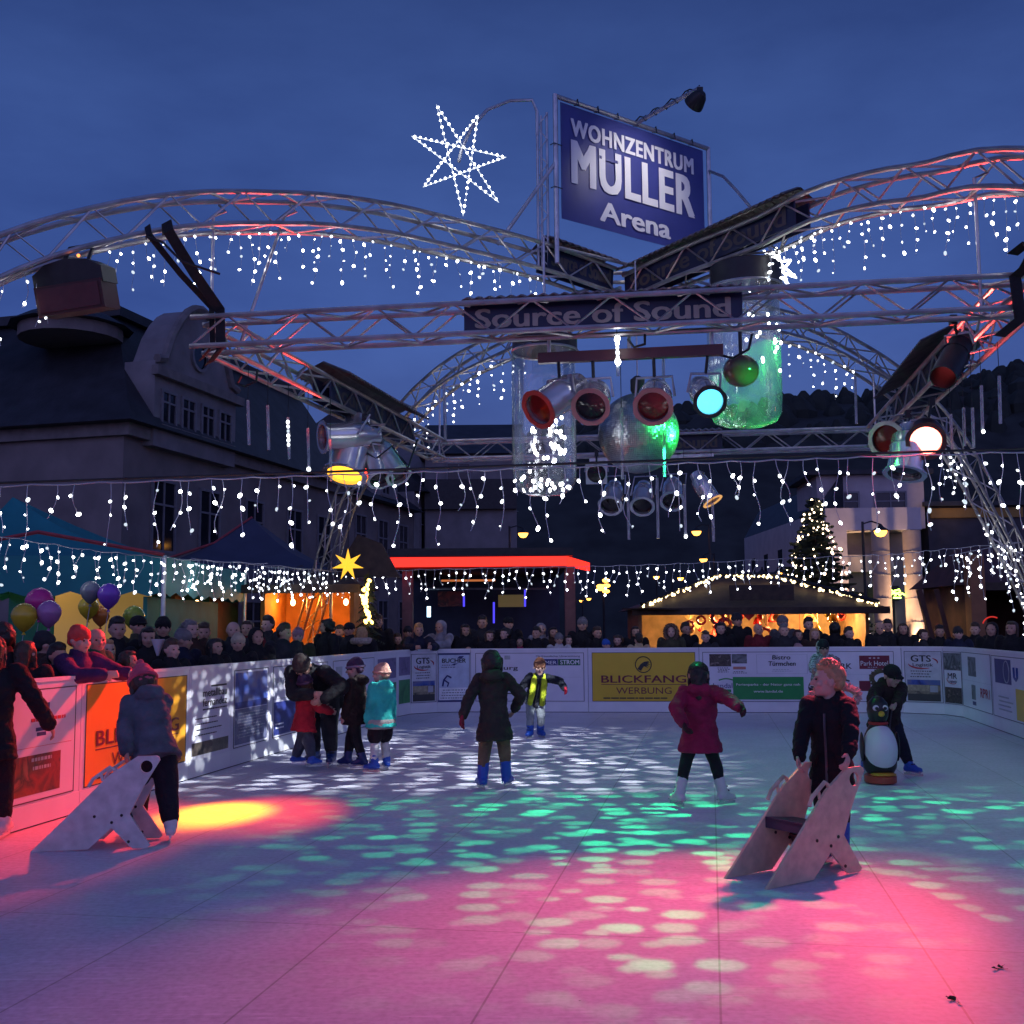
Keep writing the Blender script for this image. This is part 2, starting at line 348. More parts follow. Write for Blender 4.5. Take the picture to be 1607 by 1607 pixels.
vs2 = [(x, 340, -2) for x in (-220, 260)]
mb.add(vs, fs); struct('hill', mb, M('night_hillside', (.028, .034, .03), .95, 0, .4, .3), True)
mb = MB(); rng = random.Random(3)
for i in range(900):
    X = rng.uniform(-60, 120); t = rng.uniform(.5, 1); Y = 95+t*62; z = ridge(X)*sin(t*pi/2)*1.04-1.8; h = rng.uniform(1.8, 3.6); r = rng.uniform(.9, 2.1)
    mb.lathe([(r, 0), (r*rng.uniform(.85, 1.15), h*.4), (r*rng.uniform(.5, .85), h*.75), (r*.2, h)], (X, Y, z), n=6)
o = part('hill_forest', mb, M('dark_conifers', (.022, .03, .024), .95, 0, .4, .4)); o['kind'] = 'stuff'; o['label'] = 'dark wooded crest of the hill behind the town'

# ================================================================ rink boards with advertising
class Wall:
    def __init__(s, P, Q):
        s.P = V(P); s.u = (V(Q)-s.P); s.len = s.u.length; s.u.normalize(); s.n = V((s.u.y, -s.u.x, 0)); s.z = V((0, 0, 1))
    def at(s, u, z, off=0.): return s.P+s.u*u+s.z*z+s.n*off
    def px(s, x, y):
        d = ray(x, y); o = V((0, 0, EYE)); k = (s.P-o).dot(s.n)/d.dot(s.n); p = o+d*k
        return (p-s.P).dot(s.u), p.z
HB = 1.21
SEAM = M('dark_groove', (.05, .05, .055), .6)
RAILM = M('white_rail', (.78, .78, .8), .3, 0, .05, 3)
def slab(w, u0, u1, z0, z1, o0, o1, mb=None):
    mb = mb or MB()
    P = [w.at(u, z, o) for u in (u0, u1) for z in (z0, z1) for o in (o0, o1)]
    mb.add(P, [(0, 1, 3, 2), (4, 6, 7, 5), (0, 4, 5, 1), (2, 3, 7, 6), (0, 2, 6, 4), (1, 5, 7, 3)]); return mb
def board(w, u0, u1, label, group='advertising boards round the rink'):
    c = w.at((u0+u1)/2, 0); r = thing('rink_board', label, 'rink board', c, group)
    g = .004
    part('panel', slab(w, u0+g, u1-g, 0.012, HB-.03, -.05, 0), WHITEB, r, smooth=False)
    part('top_rail', slab(w, u0+g, u1-g, HB-.03, HB, -.065, .012), RAILM, r, smooth=False)
    part('kick_plate', slab(w, u0+g, u1-g, 0.012, .19, .0005, .010), RAILM, r, smooth=False)
    part('base_gap', slab(w, u0+g, u1-g, 0, .0115, -.05, -.005), SEAM, r, smooth=False)
    return r
def banner(w, r, u0, u1, z0=.215, z1=1.115, mat=None, edge=True, name='banner', lift=.004):
    b = part(name, slab(w, u0, u1, z0, z1, .0008, lift), mat or WHITEB, r, smooth=False)
    if edge:
        m = MB(); t = .009
        for a in ((u0-t, u1+t, z0-t, z0), (u0-t, u1+t, z1, z1+t), (u0-t, u0, z0, z1), (u1, u1+t, z0, z1)): slab(w, *a, .0006, lift+.002, m)
        part('border', m, SEAM, b, smooth=False)
    return b
def patch(w, par, u0, u1, z0, z1, mat, name='picture', lift=.0065): return part(name, slab(w, u0, u1, z0, z1, .002, lift), mat, par, smooth=False)
def words(w, par, body, u, z, ww, h, mat, bold=0., name='lettering', lift=.0085, shear=0.):
    m = MB(); put_text(m, body, w.at(u, z), w.u, w.z, ww, h, bold, w.n*lift, shear); return part(name, m, mat, par, smooth=False)
def lines(w, par, u0, u1, z0, z1, n, mat, fill=.35, seed=1, lift=.0085):
    """small print too fine to read: rows of short word strokes"""
    rg = random.Random(seed); m = MB(); hh = (z1-z0)/n
    for i in range(n):
        z = z1-(i+.5)*hh; u = u0+rg.uniform(0, .1)*(u1-u0); end = u1-rg.uniform(0, .3)*(u1-u0)
        while u < end:
            l_ = rg.uniform(.03, .09)*max(.5, (u1-u0)); q = min(u+l_, end); slab(w, u, q, z-hh*fill/2, z+hh*fill/2, .005, lift, m); u = q+.015
    return part('small_print', m, mat, par, smooth=False)
INK = M('print_black', (.02, .02, .025), .5); NAVY = M('print_navy', (.02, .03, .16), .45); REDP = M('print_red', (.5, .03, .04), .45)
ORG = M('banner_orange', (.80, .34, .02), .4, 0, .05, 3); YEL = M('banner_yellow', (.72, .48, .03), .4, 0, .05, 3); MAROON = M('print_maroon', (.17, .012, .03), .45)
GREENP = M('print_green', (.02, .28, .07), .45, 0, .06, 4); DKGREEN = M('print_dark_green', (.015, .13, .06), .45); GREYP = M('print_grey', (.42, .43, .46), .45); LIGHT = M('print_white', (.85, .85, .86), .45)
PH_DARK = print_mat('photo_dark', [(.01, .01, .012), (.09, .07, .05), (.03, .02, .02), (.25, .2, .16)], 9)
PH_RED = print_mat('photo_red', [(.10, .012, .012), (.25, .03, .02), (.05, .01, .01), (.42, .1, .06)], 4)
PH_BLUE = print_mat('photo_blue', [(.02, .03, .16), (.05, .10, .38), (.16, .17, .3), (.03, .04, .14)], 3)
PH_TRUCK = print_mat('photo_truck', [(.05, .06, .04), (.12, .10, .07), (.32, .27, .17), (.03, .03, .03)], 5)
PH_VIOLET = print_mat('photo_violet', [(.12, .1, .2), (.22, .17, .3), (.09, .08, .16)], 4)
PH_GREEN = print_mat('photo_meadow', [(.03, .16, .05), (.06, .30, .09), (.02, .10, .04)], 3)
PH_GREY = print_mat('photo_grey', [(.08, .1, .1), (.2, .22, .22), (.04, .05, .05), (.33, .34, .33)], 4)
def chevrons(w, par, u, z, s, mat):
    m = MB()
    for k in range(3):
        a = [w.at(u-s*(1-k*.12), z-s*.5+k*s*.34, .009), w.at(u, z+k*s*.34, .009), w.at(u+s*(1-k*.12), z-s*.5+k*s*.34, .009)]; m.tube(a, .008, 4)
    return part('emblem', m, mat, par, smooth=False)
def blick(w, r, u0, u1, mat, z0=.215, z1=1.115):
    b = banner(w, r, u0, u1, z0, z1, mat); c = (u0+u1)/2; W_ = u1-u0; H_ = z1-z0
    words(w, b, 'BLICKFANG', c, z0+H_*.455, W_*.83, H_*.155, MAROON, .03)
    patch(w, b, c-W_*.415, c+W_*.415, z0+H_*.335, z0+H_*.348, MAROON, 'rule')
    words(w, b, 'WERBUNG', c, z0+H_*.215, W_*.54, H_*.135, MAROON, .0)
    m = MB(); R_ = H_*.165; cz = z0+H_*.755
    m.tube([w.at(c+R_*cos(2*pi*k/24), cz+R_*sin(2*pi*k/24), .007) for k in range(24)], .009, 4, True)
    part('emblem_ring', m, INK, b)
    m = MB(); pl = [(-.75, -.55), (-.35, .05), (.1, .35), (.6, .42), (.85, .3), (.5, .2), (.9, .0), (.45, .0), (.8, -.25), (.35, -.15), (.6, -.45), (.1, -.2), (-.1, -.45), (-.3, -.8)]
    m.prism([(c+a*R_, cz+b_*R_) for a, b_ in pl], .0045, .0085, lambda a, b_, h: w.at(a, b_, h)); part('emblem', m, INK, b, smooth=False)
    lines(w, b, c-W_*.45, c+W_*.42, z0+H_*.035, z0+H_*.085, 1, INK, .5, 5)
    return b
def gts(w, r, u0, u1, z0=.215, z1=1.115):
    b = banner(w, r, u0, u1, z0, z1, M('print_pale_grey', (.6, .61, .65), .4)); W_ = u1-u0; H_ = z1-z0; c = (u0+u1)/2
    words(w, b, 'GTS', c-W_*.05, z0+H_*.865, W_*.56, H_*.13, INK, .035)
    words(w, b, 'Logistik', c-W_*.0, z0+H_*.73, W_*.56, H_*.085, INK, .02)
    m = MB(); m.tube([w.at(c+W_*.40*cos(a), z0+H_*(.765+.10*sin(a)), .0075) for a in [pi*(1.02)+k*pi*.62/9 for k in range(10)]], [.004+.010*sin(pi*k/9) for k in range(10)], 4)
    m.tube([w.at(c+W_*.40*cos(a), z0+H_*(.795+.10*sin(a)), .0075) for a in [-.25+k*1.1/7 for k in range(8)]], [.004+.009*sin(pi*k/7) for k in range(8)], 4); part('swoosh', m, REDP, b)
    lines(w, b, c-W_*.36, c+W_*.36, z0+H_*.475, z0+H_*.64, 3, INK, .3, 3)
    p = patch(w, b, u0+W_*.05, u1-W_*.05, z0+H_*.02, z0+H_*.44, PH_TRUCK); patch(w, p, u0+W_*.05, u1-W_*.05, z0+H_*.34, z0+H_*.44, PH_BLUE, 'photo_sky', .0075)
    patch(w, p, u0+W_*.06, u1-W_*.35, z0+H_*.22, z0+H_*.34, M('print_tan', (.38, .32, .2), .5, 0, .3, 20), 'photo_trailer', .0078)
    patch(w, p, u1-W_*.33, u1-W_*.12, z0+H_*.20, z0+H_*.33, GREYP, 'photo_cab', .0078); patch(w, p, u0+W_*.05, u1-W_*.05, z0+H_*.02, z0+H_*.16, M('print_asphalt', (.05, .05, .045), .5), 'photo_road', .0076)
    return b
LWALL = Wall(LW0, LW1); BWALL = Wall(B0, B1); RWALL = Wall(RW0, RW1)
def lu(x, y=1130): return LWALL.px(x, y)[0]
def bu(x, y=1066): return BWALL.px(x, y)[0]
# --- left wall
ext = Wall(LWF, LW0)
for k in range(3):
    L3 = ext.len/3; board(ext, k*L3, (k+1)*L3, ['plain white rink board nearest the photographer on the left', 'plain white rink board beyond the left edge, second one back', 'plain white rink board at the left edge of the picture'][k])
cuts = [0, lu(127), lu(296), lu(362), lu(423), lu(519), lu(588), LWALL.len]
r = board(LWALL, cuts[0], cuts[1], 'leftmost advert board in view, small arch logo above a dark red photo')
b = banner(LWALL, r, lu(-40), lu(117))
ul, ur = lu(50), lu(74)
m = MB(); m.prism([(lu(56), .905), (lu(56), 1.005), (lu(76), 1.005), (lu(76), .905), (lu(72), .905), (lu(71), .95), (lu(66), .975), (lu(61), .95), (lu(60), .905)], .0045, .008, lambda a, b_, h: LWALL.at(a, b_, h)); part('emblem', m, NAVY, b, smooth=False)
lines(LWALL, b, lu(45), lu(112), .845, .895, 1, REDP, .55, 11)
patch(LWALL, b, lu(56), lu(72), .775, .805, NAVY, 'stripe'); patch(LWALL, b, lu(58), lu(72), .735, .765, NAVY, 'stripe')
patch(LWALL, b, lu(-40), lu(112), .648, .651, REDP, 'rule')
p = patch(LWALL, b, lu(8), lu(96), .265, .585, PH_RED)
for i_, (za, zb) in enumerate(((.525, .565), (.455, .495))):
    lines(LWALL, p, lu(50), lu(90-8*i_), za, zb, 1, GREYP, .7, 21+i_)
r = board(LWALL, cuts[1], cuts[2], 'orange advert board behind the skater with the pink hat')
blick(LWALL, r, lu(135), lu(291), ORG)
r = board(LWALL, cuts[2], cuts[3], 'white advert board of a metalwork firm next to the orange board')
b = banner(LWALL, r, lu(299), lu(360), edge=False)
words(LWALL, b, 'metallbau', lu(336), .905, lu(355)-lu(317), .085, INK, .03); words(LWALL, b, 'fernandez', lu(336), .80, lu(355)-lu(317), .085, INK, .03)
patch(LWALL, b, lu(330), lu(354), .965, .985, INK, 'stripe'); lines(LWALL, b, lu(316), lu(357), .70, .745, 1, INK, .35, 7); lines(LWALL, b, lu(305), lu(352), .42, .66, 4, INK, .2, 8)
patch(LWALL, b, lu(301), lu(358), .235, .375, PH_DARK)
r = board(LWALL, cuts[3], cuts[4], 'advert board with a blue poster, left of the bending man')
b = banner(LWALL, r, lu(367), lu(419)); p = patch(LWALL, b, lu(368), lu(418), .66, 1.09, PH_BLUE, 'poster_photo'); patch(LWALL, b, lu(368), lu(418), .24, .655, M('print_slate', (.14, .15, .26), .45), 'poster_text_field')
patch(LWALL, p, lu(368), lu(418), .665, .74, NAVY, 'strip', .0078); lines(LWALL, b, lu(371), lu(416), .30, .62, 9, GREYP, .25, 9)
r = board(LWALL, cuts[4], cuts[5], 'advert board with navy lower half right behind the bending man')
b = banner(LWALL, r, lu(428), lu(513)); words(LWALL, b, 'PARK', lu(438), .93, lu(450)-lu(429), .10, GREYP, .01); patch(LWALL, b, lu(429), lu(512), .235, .66, NAVY, 'poster_field')
lines(LWALL, b, lu(431), lu(447), .30, .40, 2, LIGHT, .4, 12); patch(LWALL, b, lu(428), lu(513), .70, .703, INK, 'rule')
r = board(LWALL, cuts[5], cuts[6], 'white advert board of fine print behind the child in the purple beanie')
b = banner(LWALL, r, lu(522), lu(586)); patch(LWALL, b, lu(526), lu(536), .85, 1.03, GREYP, 'photo'); lines(LWALL, b, lu(523), lu(545), .42, .60, 3, INK, .3, 14)
r = board(LWALL, cuts[6], cuts[7], 'advert board with violet photo over a green photo, behind the teal jacket')
b = banner(LWALL, r, lu(590), lu(621), edge=False); patch(LWALL, b, lu(592), lu(621), .72, 1.08, PH_VIOLET); patch(LWALL, b, lu(592), lu(621), .225, .64, PH_GREEN)
# --- left corner (three short boards) and back wall
cw = [Wall(a, b_) for a, b_ in zip(corner, corner[1:])]
r = board(cw[0], 0, cw[0].len, 'narrow white corner board left of the grey truck advert'); b = banner(cw[0], r, .03, cw[0].len-.03, edge=False); patch(cw[0], b, .04, cw[0].len-.04, .74, 1.08, PH_VIOLET); patch(cw[0], b, .04, cw[0].len-.04, .225, .66, PH_GREEN)
r = board(cw[1], 0, cw[1].len, 'grey truck-photo advert board in the back left corner'); gts(cw[1], r, .02, cw[1].len-.03)
r = board(cw[2], 0, cw[2].len, 'advert board with thick dark border next to the back left corner'); w = cw[2]; l_ = w.len
b = banner(w, r, .03, l_-.03, mat=M('print_pale_blue', (.55, .62, .72), .4))
for a in ((.0, l_, .20, .235), (.0, l_, 1.095, 1.13)): patch(w, b, .012, l_-.012, a[2], a[3], NAVY, 'frame_strip', .008)
words(w, b, 'BUCHER', l_*.5, .985, l_*.72, .085, INK, .035); patch(w, b, .04, l_-.04, .225, .47, LIGHT, 'text_field'); lines(w, b, .06, l_-.08, .25, .45, 4, INK, .25, 15); lines(w, b, .08, l_*.6, .84, .92, 2, INK, .3, 16)
m = MB(); m.prism([(l_*.60, 1.03), (l_*.66, 1.07), (l_*.80, 1.07), (l_*.74, 1.03)], .0045, .008, lambda a, b_, h: w.at(a, b_, h)); m.prism([(l_*.42, .90), (l_*.50, .93), (l_*.62, .93), (l_*.52, .90)], .0045, .008, lambda a, b_, h: w.at(a, b_, h)); part('emblem', m, NAVY, b, smooth=False)
m = MB(); m.tube([w.at(l_*.16, .50, .007), w.at(l_*.2, .62, .007), w.at(l_*.30, .70, .007), w.at(l_*.42, .66, .007)], .016, 5); m.tube([w.at(l_*.2, .62, .007), w.at(l_*.34, .56, .007), w.at(l_*.30, .49, .007)], .014, 5); part('picture', m, NAVY, b)
w = BWALL
c0, c1, c2 = 0, bu(923), bu(1098)
r = board(w, c0, c1, 'white advert board with blue and green name plate, behind the yellow scarf')
b = banner(w, r, bu(747), bu(916)); words(w, b, 'RÖMER', bu(858), .945, bu(874)-bu(842), .082, LIGHT, .01, lift=.0115); words(w, b, 'STROM', bu(894.5), .945, bu(909)-bu(879), .082, LIGHT, .03, lift=.0115)
patch(w, b, bu(841), bu(875.5), .885, 1.005, NAVY, 'name_plate'); patch(w, b, bu(876), bu(911), .885, 1.005, DKGREEN, 'name_plate')
words(w, b, 'Mit freundlicher Unterstützung', bu(876), 1.055, bu(911)-bu(842), .042, INK, .01)
words(w, b, 'Burg', bu(797), .83, bu(812)-bu(780), .10, INK, .02); patch(w, b, bu(792), bu(801), 1.0, 1.075, GREYP, 'crest'); lines(w, b, bu(790), bu(880), .335, .375, 1, INK, .5, 17); patch(w, b, bu(840), bu(912), .66, .663, GREYP, 'rule')
r = board(w, c1, c2, 'yellow advert board in the middle of the back wall'); blick(w, r, bu(930), bu(1091), YEL)
r = board(w, c2, w.len, 'long white advert board with a green strip, right of the yellow board')
b = banner(w, r, bu(1104), bu(1403)); x = lambda q: bu(q)
patch(w, b, x(1114), x(1148), .855, 1.085, PH_DARK); patch(w, b, x(1149), x(1173), .91, 1.085, PH_GREY); lines(w, b, x(1126), x(1148), .74, .84, 4, INK, .45, 18); lines(w, b, x(1150), x(1174), .72, .77, 2, INK, .45, 19); patch(w, b, x(1151), x(1171), .80, .85, M('print_rust', (.5, .2, .15), .5), 'stamp')
words(w, b, 'Bistro', x(1227), 1.02, x(1242)-x(1213), .082, INK, .03, shear=.1); words(w, b, 'Türmchen', x(1228), .905, x(1249)-x(1206), .085, INK, .03, shear=.1); lines(w, b, x(1210), x(1246), .75, .81, 2, GREYP, .3, 20)
m = MB()
for a in ((x(1188), x(1268), .72, .723), (x(1188), x(1268), 1.07, 1.073), (x(1188), x(1188.6), .723, 1.07), (x(1267.4), x(1268), .723, 1.07)): slab(w, *a, .005, .0075, m)
part('frame_line', m, GREYP, b, smooth=False)
g = patch(w, b, x(1150), x(1261), .245, .66, GREENP, 'green_strip'); words(w, g, 'Ferienparks - der Natur ganz nah', x(1205), .515, x(1254)-x(1154), .055, LIGHT, .01, lift=.0095); words(w, g, 'www.landal.de', x(1205), .395, x(1228)-x(1182), .045, LIGHT, .01, lift=.0095)
words(w, b, 'Landal', x(1134), .50, x(1147)-x(1117), .09, NAVY, .0); patch(w, b, x(1130), x(1147), .38, .43, GREENP, 'stripe'); m = MB(); m.tube([w.at(x(1128)+k*.045, .60+.03*sin(pi*k/6), .007) for k in range(7)], .012, 4); part('emblem', m, GREENP, b)
words(w, b, 'PARK', x(1320), .855, x(1338)-x(1303), .10, INK, .02); chevrons(w, b, x(1313), .97, .09, MAROON); lines(w, b, x(1312), x(1330), .76, .775, 1, INK, .9, 22)
h = patch(w, b, x(1349.5), x(1397), .80, 1.045, MAROON, 'name_plate'); words(w, h, 'Park Hotel', x(1373), .905, x(1395)-x(1352), .085, LIGHT, .0, lift=.0095); words(w, h, '* * *', x(1373), 1.0, x(1382)-x(1365), .03, LIGHT, .02, lift=.0095); lines(w, h, x(1360), x(1386), .825, .84, 1, GREYP, .8, 23)
patch(w, b, x(1270), x(1402), .70, .7025, GREYP, 'rule'); patch(w, b, x(1348), x(1366), .40, .585, MAROON, 'stamp'); m = MB(); m.tube([w.at(x(1311)+k*.05, .58+.03*sin(pi*k/5), .007) for k in range(6)], .014, 4); part('emblem', m, INK, b)
# --- right corner and right wall
cw2 = [Wall(a, b_) for a, b_ in zip(corner2, corner2[1:])]
gw = Wall(B1, corner2[2])
r = board(gw, 0, gw.len, 'grey truck-photo advert board in the back right corner, smaller adverts beside it')
gts(gw, r, .06, gw.len-.03)
w = Wall(corner2[2], RW0); r = board(w, 0, w.len, 'narrow advert board right of the grey truck board, photo above and below'); l_ = w.len
b = banner(w, r, .03, l_-.02); patch(w, b, .04, l_-.03, .80, 1.10, PH_GREY); words(w, b, 'MR', l_*.5, .70, l_*.5, .10, INK, .03); words(w, b, 'Logistik', l_*.5, .60, l_*.5, .05, INK, .02)
m = MB(); m.tube([w.at(l_*.5+l_*.3*cos(a), .635+.075*sin(a), .008) for a in [pi*.9+k*pi*.8/8 for k in range(9)]], .006, 4); part('swoosh', m, REDP, b); patch(w, b, .04, l_-.03, .225, .50, PH_DARK)
w = RWALL
def ru(x_, y_=1075): return w.px(x_, y_)[0]
a1 = ru(1557); a2 = a1+2.3
r = board(w, 0, a1, 'white advert board with a tall grey photo, first on the right wall'); b = banner(w, r, .03, a1-.04, z1=1.12)
patch(w, b, ru(1521), ru(1533), .74, 1.06, PH_GREY); patch(w, b, .05, a1-.05, .66, .663, GREYP, 'rule'); patch(w, b, ru(1525), ru(1531), .36, .60, PH_GREY); words(w, b, 'RPR1', ru(1546), .50, ru(1554)-ru(1539), .15, REDP, .03); patch(w, b, ru(1526), ru(1531), .27, .33, NAVY, 'stripe')
r = board(w, a1, a2, 'advert board with a navy photo over fine print, at the right edge'); b = banner(w, r, a1+.05, a2-.06)
patch(w, b, ru(1563), ru(1588), .72, 1.08, NAVY); m = MB(); m.tube([w.at(ru(1581)+.16*cos(2*pi*k/18), .90+.16*sin(2*pi*k/18), .0085) for k in range(18)], .008, 4, True); part('emblem', m, GREYP, b)
m = MB(); uu = ru(1596); m.tube([w.at(uu-.09, .98, .007), w.at(uu-.08, .84, .007), w.at(uu, .80, .007), w.at(uu+.08, .84, .007), w.at(uu+.09, .98, .007)], .022, 5); part('emblem', m, PH_BLUE, b)
lines(w, b, ru(1566), ru(1590), .30, .55, 4, GREYP, .35, 25); patch(w, b, ru(1594), a2-.08, .24, .68, YEL, 'yellow_field')
for k in range(4): board(w, a2+k*3.4, a2+(k+1)*3.4, ['plain white rink board past the right edge', 'plain white rink board outside the right edge, second', 'plain white rink board outside the right edge, third', 'plain white rink board nearest the photographer on the right'][k])

# ================================================================ trusses
FL, FR, BL, BR = V((-2.95, 10.74, 0)), V((4.2, 9.71, 0)), V((-1.18, 18.11, 0)), V((5.67, 17.14, 0))
CEN = (FL+FR+BL+BR)/4
ZB = 4.35; TH = .29; FRB = G(1598, 489, 4.35); FRB.z = 0
def truss(name, label, path, up, size=TH, pitch=.36, group=None, cat='truss', r=.027):
    """four chords and four faces of zigzag lacing along a path of points (bottom centre line)"""
    P = [V(p) for p in path]; n = len(P); fr = []
    for i, p in enumerate(P):
        t = (P[min(i+1, n-1)]-P[max(i-1, 0)]).normalized(); s = t.cross(V(up(i) if callable(up) else up)).normalized(); k = s.cross(t).normalized()
        fr.append((p, s, k))
    h = size/2
    root = thing(name, label, cat, P[n//2], group)
    ch = [[p+s*(a*h)+k*b for p, s, k in fr] for a, b in ((-1, 0), (1, 0), (-1, size), (1, size))]
    for c in ch: part('chord', MB().tube(c, r, 8), ALU, root)
    # resample for the lacing
    def samp(c):
        d = [0]
        for a, b in zip(c, c[1:]): d.append(d[-1]+(b-a).length)
        T = d[-1]; m = max(2, int(T/pitch)); o = []; j = 0
        for q in range(m+1):
            x_ = T*q/m
            while j < len(d)-2 and d[j+1] < x_: j += 1
            o.append(c[j].lerp(c[j+1], (x_-d[j])/max(1e-6, d[j+1]-d[j])))
        return o
    sc = [samp(c) for c in ch]; m = min(len(q) for q in sc)
    for a, b in ((0, 1), (2, 3), (0, 2), (1, 3)):
        z = [(sc[a] if i % 2 == 0 else sc[b])[i] for i in range(m)]
        part('lacing', MB().tube(z, .0135, 5), ALU, root)
    e = MB()
    for k in (0, m-1):
        for a, b in ((0, 1), (1, 3), (3, 2), (2, 0)): e.tube([sc[a][k], sc[b][k]], .016, 5)
    return root
def zz(p, z=ZB): return V((p.x, p.y, z))
def seg(a, b, n=2): return [a.lerp(b, i/(n-1)) for i in range(n)]
fu = (FR-FL).normalized(); su = (BL-FL).normalized()
beams = {}
for nm, a, b, lab in (('f', FL, FRB, 'straight front truss beam spanning the picture, nearest of the four'), ('b', BL, BR, 'straight back truss beam, farthest of the four, behind the mirror ball'),
                      ('l', FL, BL, 'straight left truss beam running back above the crowd'), ('r', FRB, BR, 'straight right truss beam running back above the red lamp')):
    u = (b-a).normalized(); i0 = .17 if nm in 'lr' else -.15
    beams[nm] = truss('truss_beam', lab, seg(zz(a)+u*i0, zz(b)-u*i0), (0, 0, 1), group='straight beams of the light rig')
PROF = [(0, 5.78), (.25, 5.82), (.5, 5.80), (.65, 5.79), (.8, 5.71), (.92, 5.58), (1.0, 5.48), (1.1, 5.31), (1.2, 5.08), (1.3, 4.80), (1.4, 4.42), (1.5, 3.95), (1.6, 3.4), (1.7, 2.8), (1.8, 2.15), (1.9, 1.4), (2.0, .6), (2.07, 0)]
PROFBL = [(0, 5.72), (.25, 5.74), (.5, 5.68), (.8, 5.63), (.95, 5.54), (1.1, 5.38), (1.2, 5.22), (1.35, 4.95), (1.5, 4.68), (1.65, 4.35), (1.75, 4.0), (1.85, 3.4), (1.95, 2.75), (2.05, 2.05), (2.17, 1.25), (2.3, .4), (2.36, 0)]
def smoothprof(pr, n=46):
    o = []; T = pr[-1][0]
    for i in range(n):
        t = T*i/(n-1)
        k = max(0, min(len(pr)-2, next((j for j in range(len(pr)-1) if pr[j+1][0] >= t), len(pr)-2)))
        def g(j): return pr[max(0, min(len(pr)-1, j))]
        p0, p1, p2, p3 = g(k-1), g(k), g(k+1), g(k+2); s = (t-p1[0])/(p2[0]-p1[0])
        z = .5*((2*p1[1])+(-p0[1]+p2[1])*s+(2*p0[1]-5*p1[1]+4*p2[1]-p3[1])*s*s+(-p0[1]+3*p1[1]-3*p2[1]+p3[1])*s**3)
        o.append((t, z))
    return o
def arch_z(pr, t):
    for (a, za), (b, zb) in zip(pr, pr[1:]):
        if t <= b: return lerp(za, zb, (t-a)/(b-a))
    return 0
def arch_pt(c, t, pr, dz=0): q = CEN.lerp(c, t); return V((q.x, q.y, arch_z(pr, t)+dz))
ARCH = {'FL': (FL, [(t, z+.12*min(1, t/.4)*(1 if t < 1.5 else 0)) for t, z in PROF]), 'FR': (FR, [(t, z-(.08 if t < .6 else .02 if t < 1 else -.03)) for t, z in PROF]), 'BL': (BL, PROFBL), 'BR': (BR, PROF)}
for k, lab in (('FL', 'curved truss arch sweeping to the left over the icicle lights'), ('FR', 'curved truss arch glowing red, sweeping up to the right edge'),
               ('BL', 'curved truss arch coming down at the back left behind the crowd'), ('BR', 'curved truss arch coming down at the back right wrapped in lights')):
    c, pr = ARCH[k]; pts = [V((*CEN.lerp(c, t).xy, z-.025)) for t, z in smoothprof(pr) if t > .035]
    a = truss('truss_arch', lab, pts, lambda i: (0, 0, 1), size=.32, pitch=.38, group='curved arches of the light rig')
hub = thing('truss_hub', 'square truss junction box where the four arches meet under the sign', 'truss hub', (CEN.x, CEN.y, 5.7))
for zc in (5.72, 6.06):
    m = MB(); q = [CEN+V((a*.19, b*.19, zc)) for a, b in ((-1, -1), (1, -1), (1, 1), (-1, 1))]; m.tube([(p.x, p.y, zc) for p in q], .025, 6, True); part('ring', m, ALU, hub)
for a, b in ((-1, -1), (1, -1), (1, 1), (-1, 1)): part('post', MB().tube([CEN+V((a*.19, b*.19, 5.72)), CEN+V((a*.19, b*.19, 6.06))], .022, 6), ALU, hub)
# rods that tie the arches to the corners of the square
for i, (k, t, lab) in enumerate((('FL', 1.0, 'thin hanger rod between left arch and left end of front beam'), ('FL', .86, 'thin hanger rod just right of the black straps on the left arch'), ('FR', 1.0, 'thin hanger rod between right arch and right end of front beam'), ('BL', 1.0, 'thin hanger rod at the back left corner of the beams'), ('BR', 1.0, 'thin hanger rod at the back right corner of the beams'))):
    c, pr = ARCH[k]; p = arch_pt(c, t, pr, .1); q = CEN.lerp(c, min(t, 1) if t == 1.0 else .95); q = V((q.x, q.y, ZB))
    solo('hanger_rod', MB().tube([p+V((.05, 0, .12)), p+V((.12, 0, .05)), p, q], .016, 6), ALU, lab, 'rod', 'hanger rods of the light rig', loc=q)
# black ratchet straps lashing arch and beam
STRAP = M('black_webbing', (.012, .012, .014), .8, 0, .3, 30)
def strap(p, q, lab, w=.09):
    m = MB(); p, q = V(p), V(q); d = (q-p).normalized(); s = d.cross(V((0, 1, 0))).normalized()*w/2; th = V((0, .01, 0))
    pts = [p+V((-.05, .16, .06)), p+V((0, -.02, .10)), p+V((.03, -.05, 0)), p.lerp(q, .5)+V((.02, -.05, .02)), q+V((0, -.05, .1)), q+V((.02, -.06, -.28)), q+V((-.12, .05, -.40))]
    m.loft([[a-s-th, a+s-th, a+s+th, a-s+th] for a in pts]); solo('lashing_strap', m, STRAP, lab, 'strap', 'black straps lashing the rig', loc=q)
strap(D(262, 366, 10.1), D(347, 505, 10.65), 'broad black lashing strap from left arch down to front beam corner', .10)
strap(D(232, 372, 10.15), D(334, 500, 10.75), 'thinner black lashing strap hanging left of the broad one', .06)
strap(D(1612, 400, 9.3), D(1590, 455, 9.5), 'black lashing strap at the right end of front beam', .10)
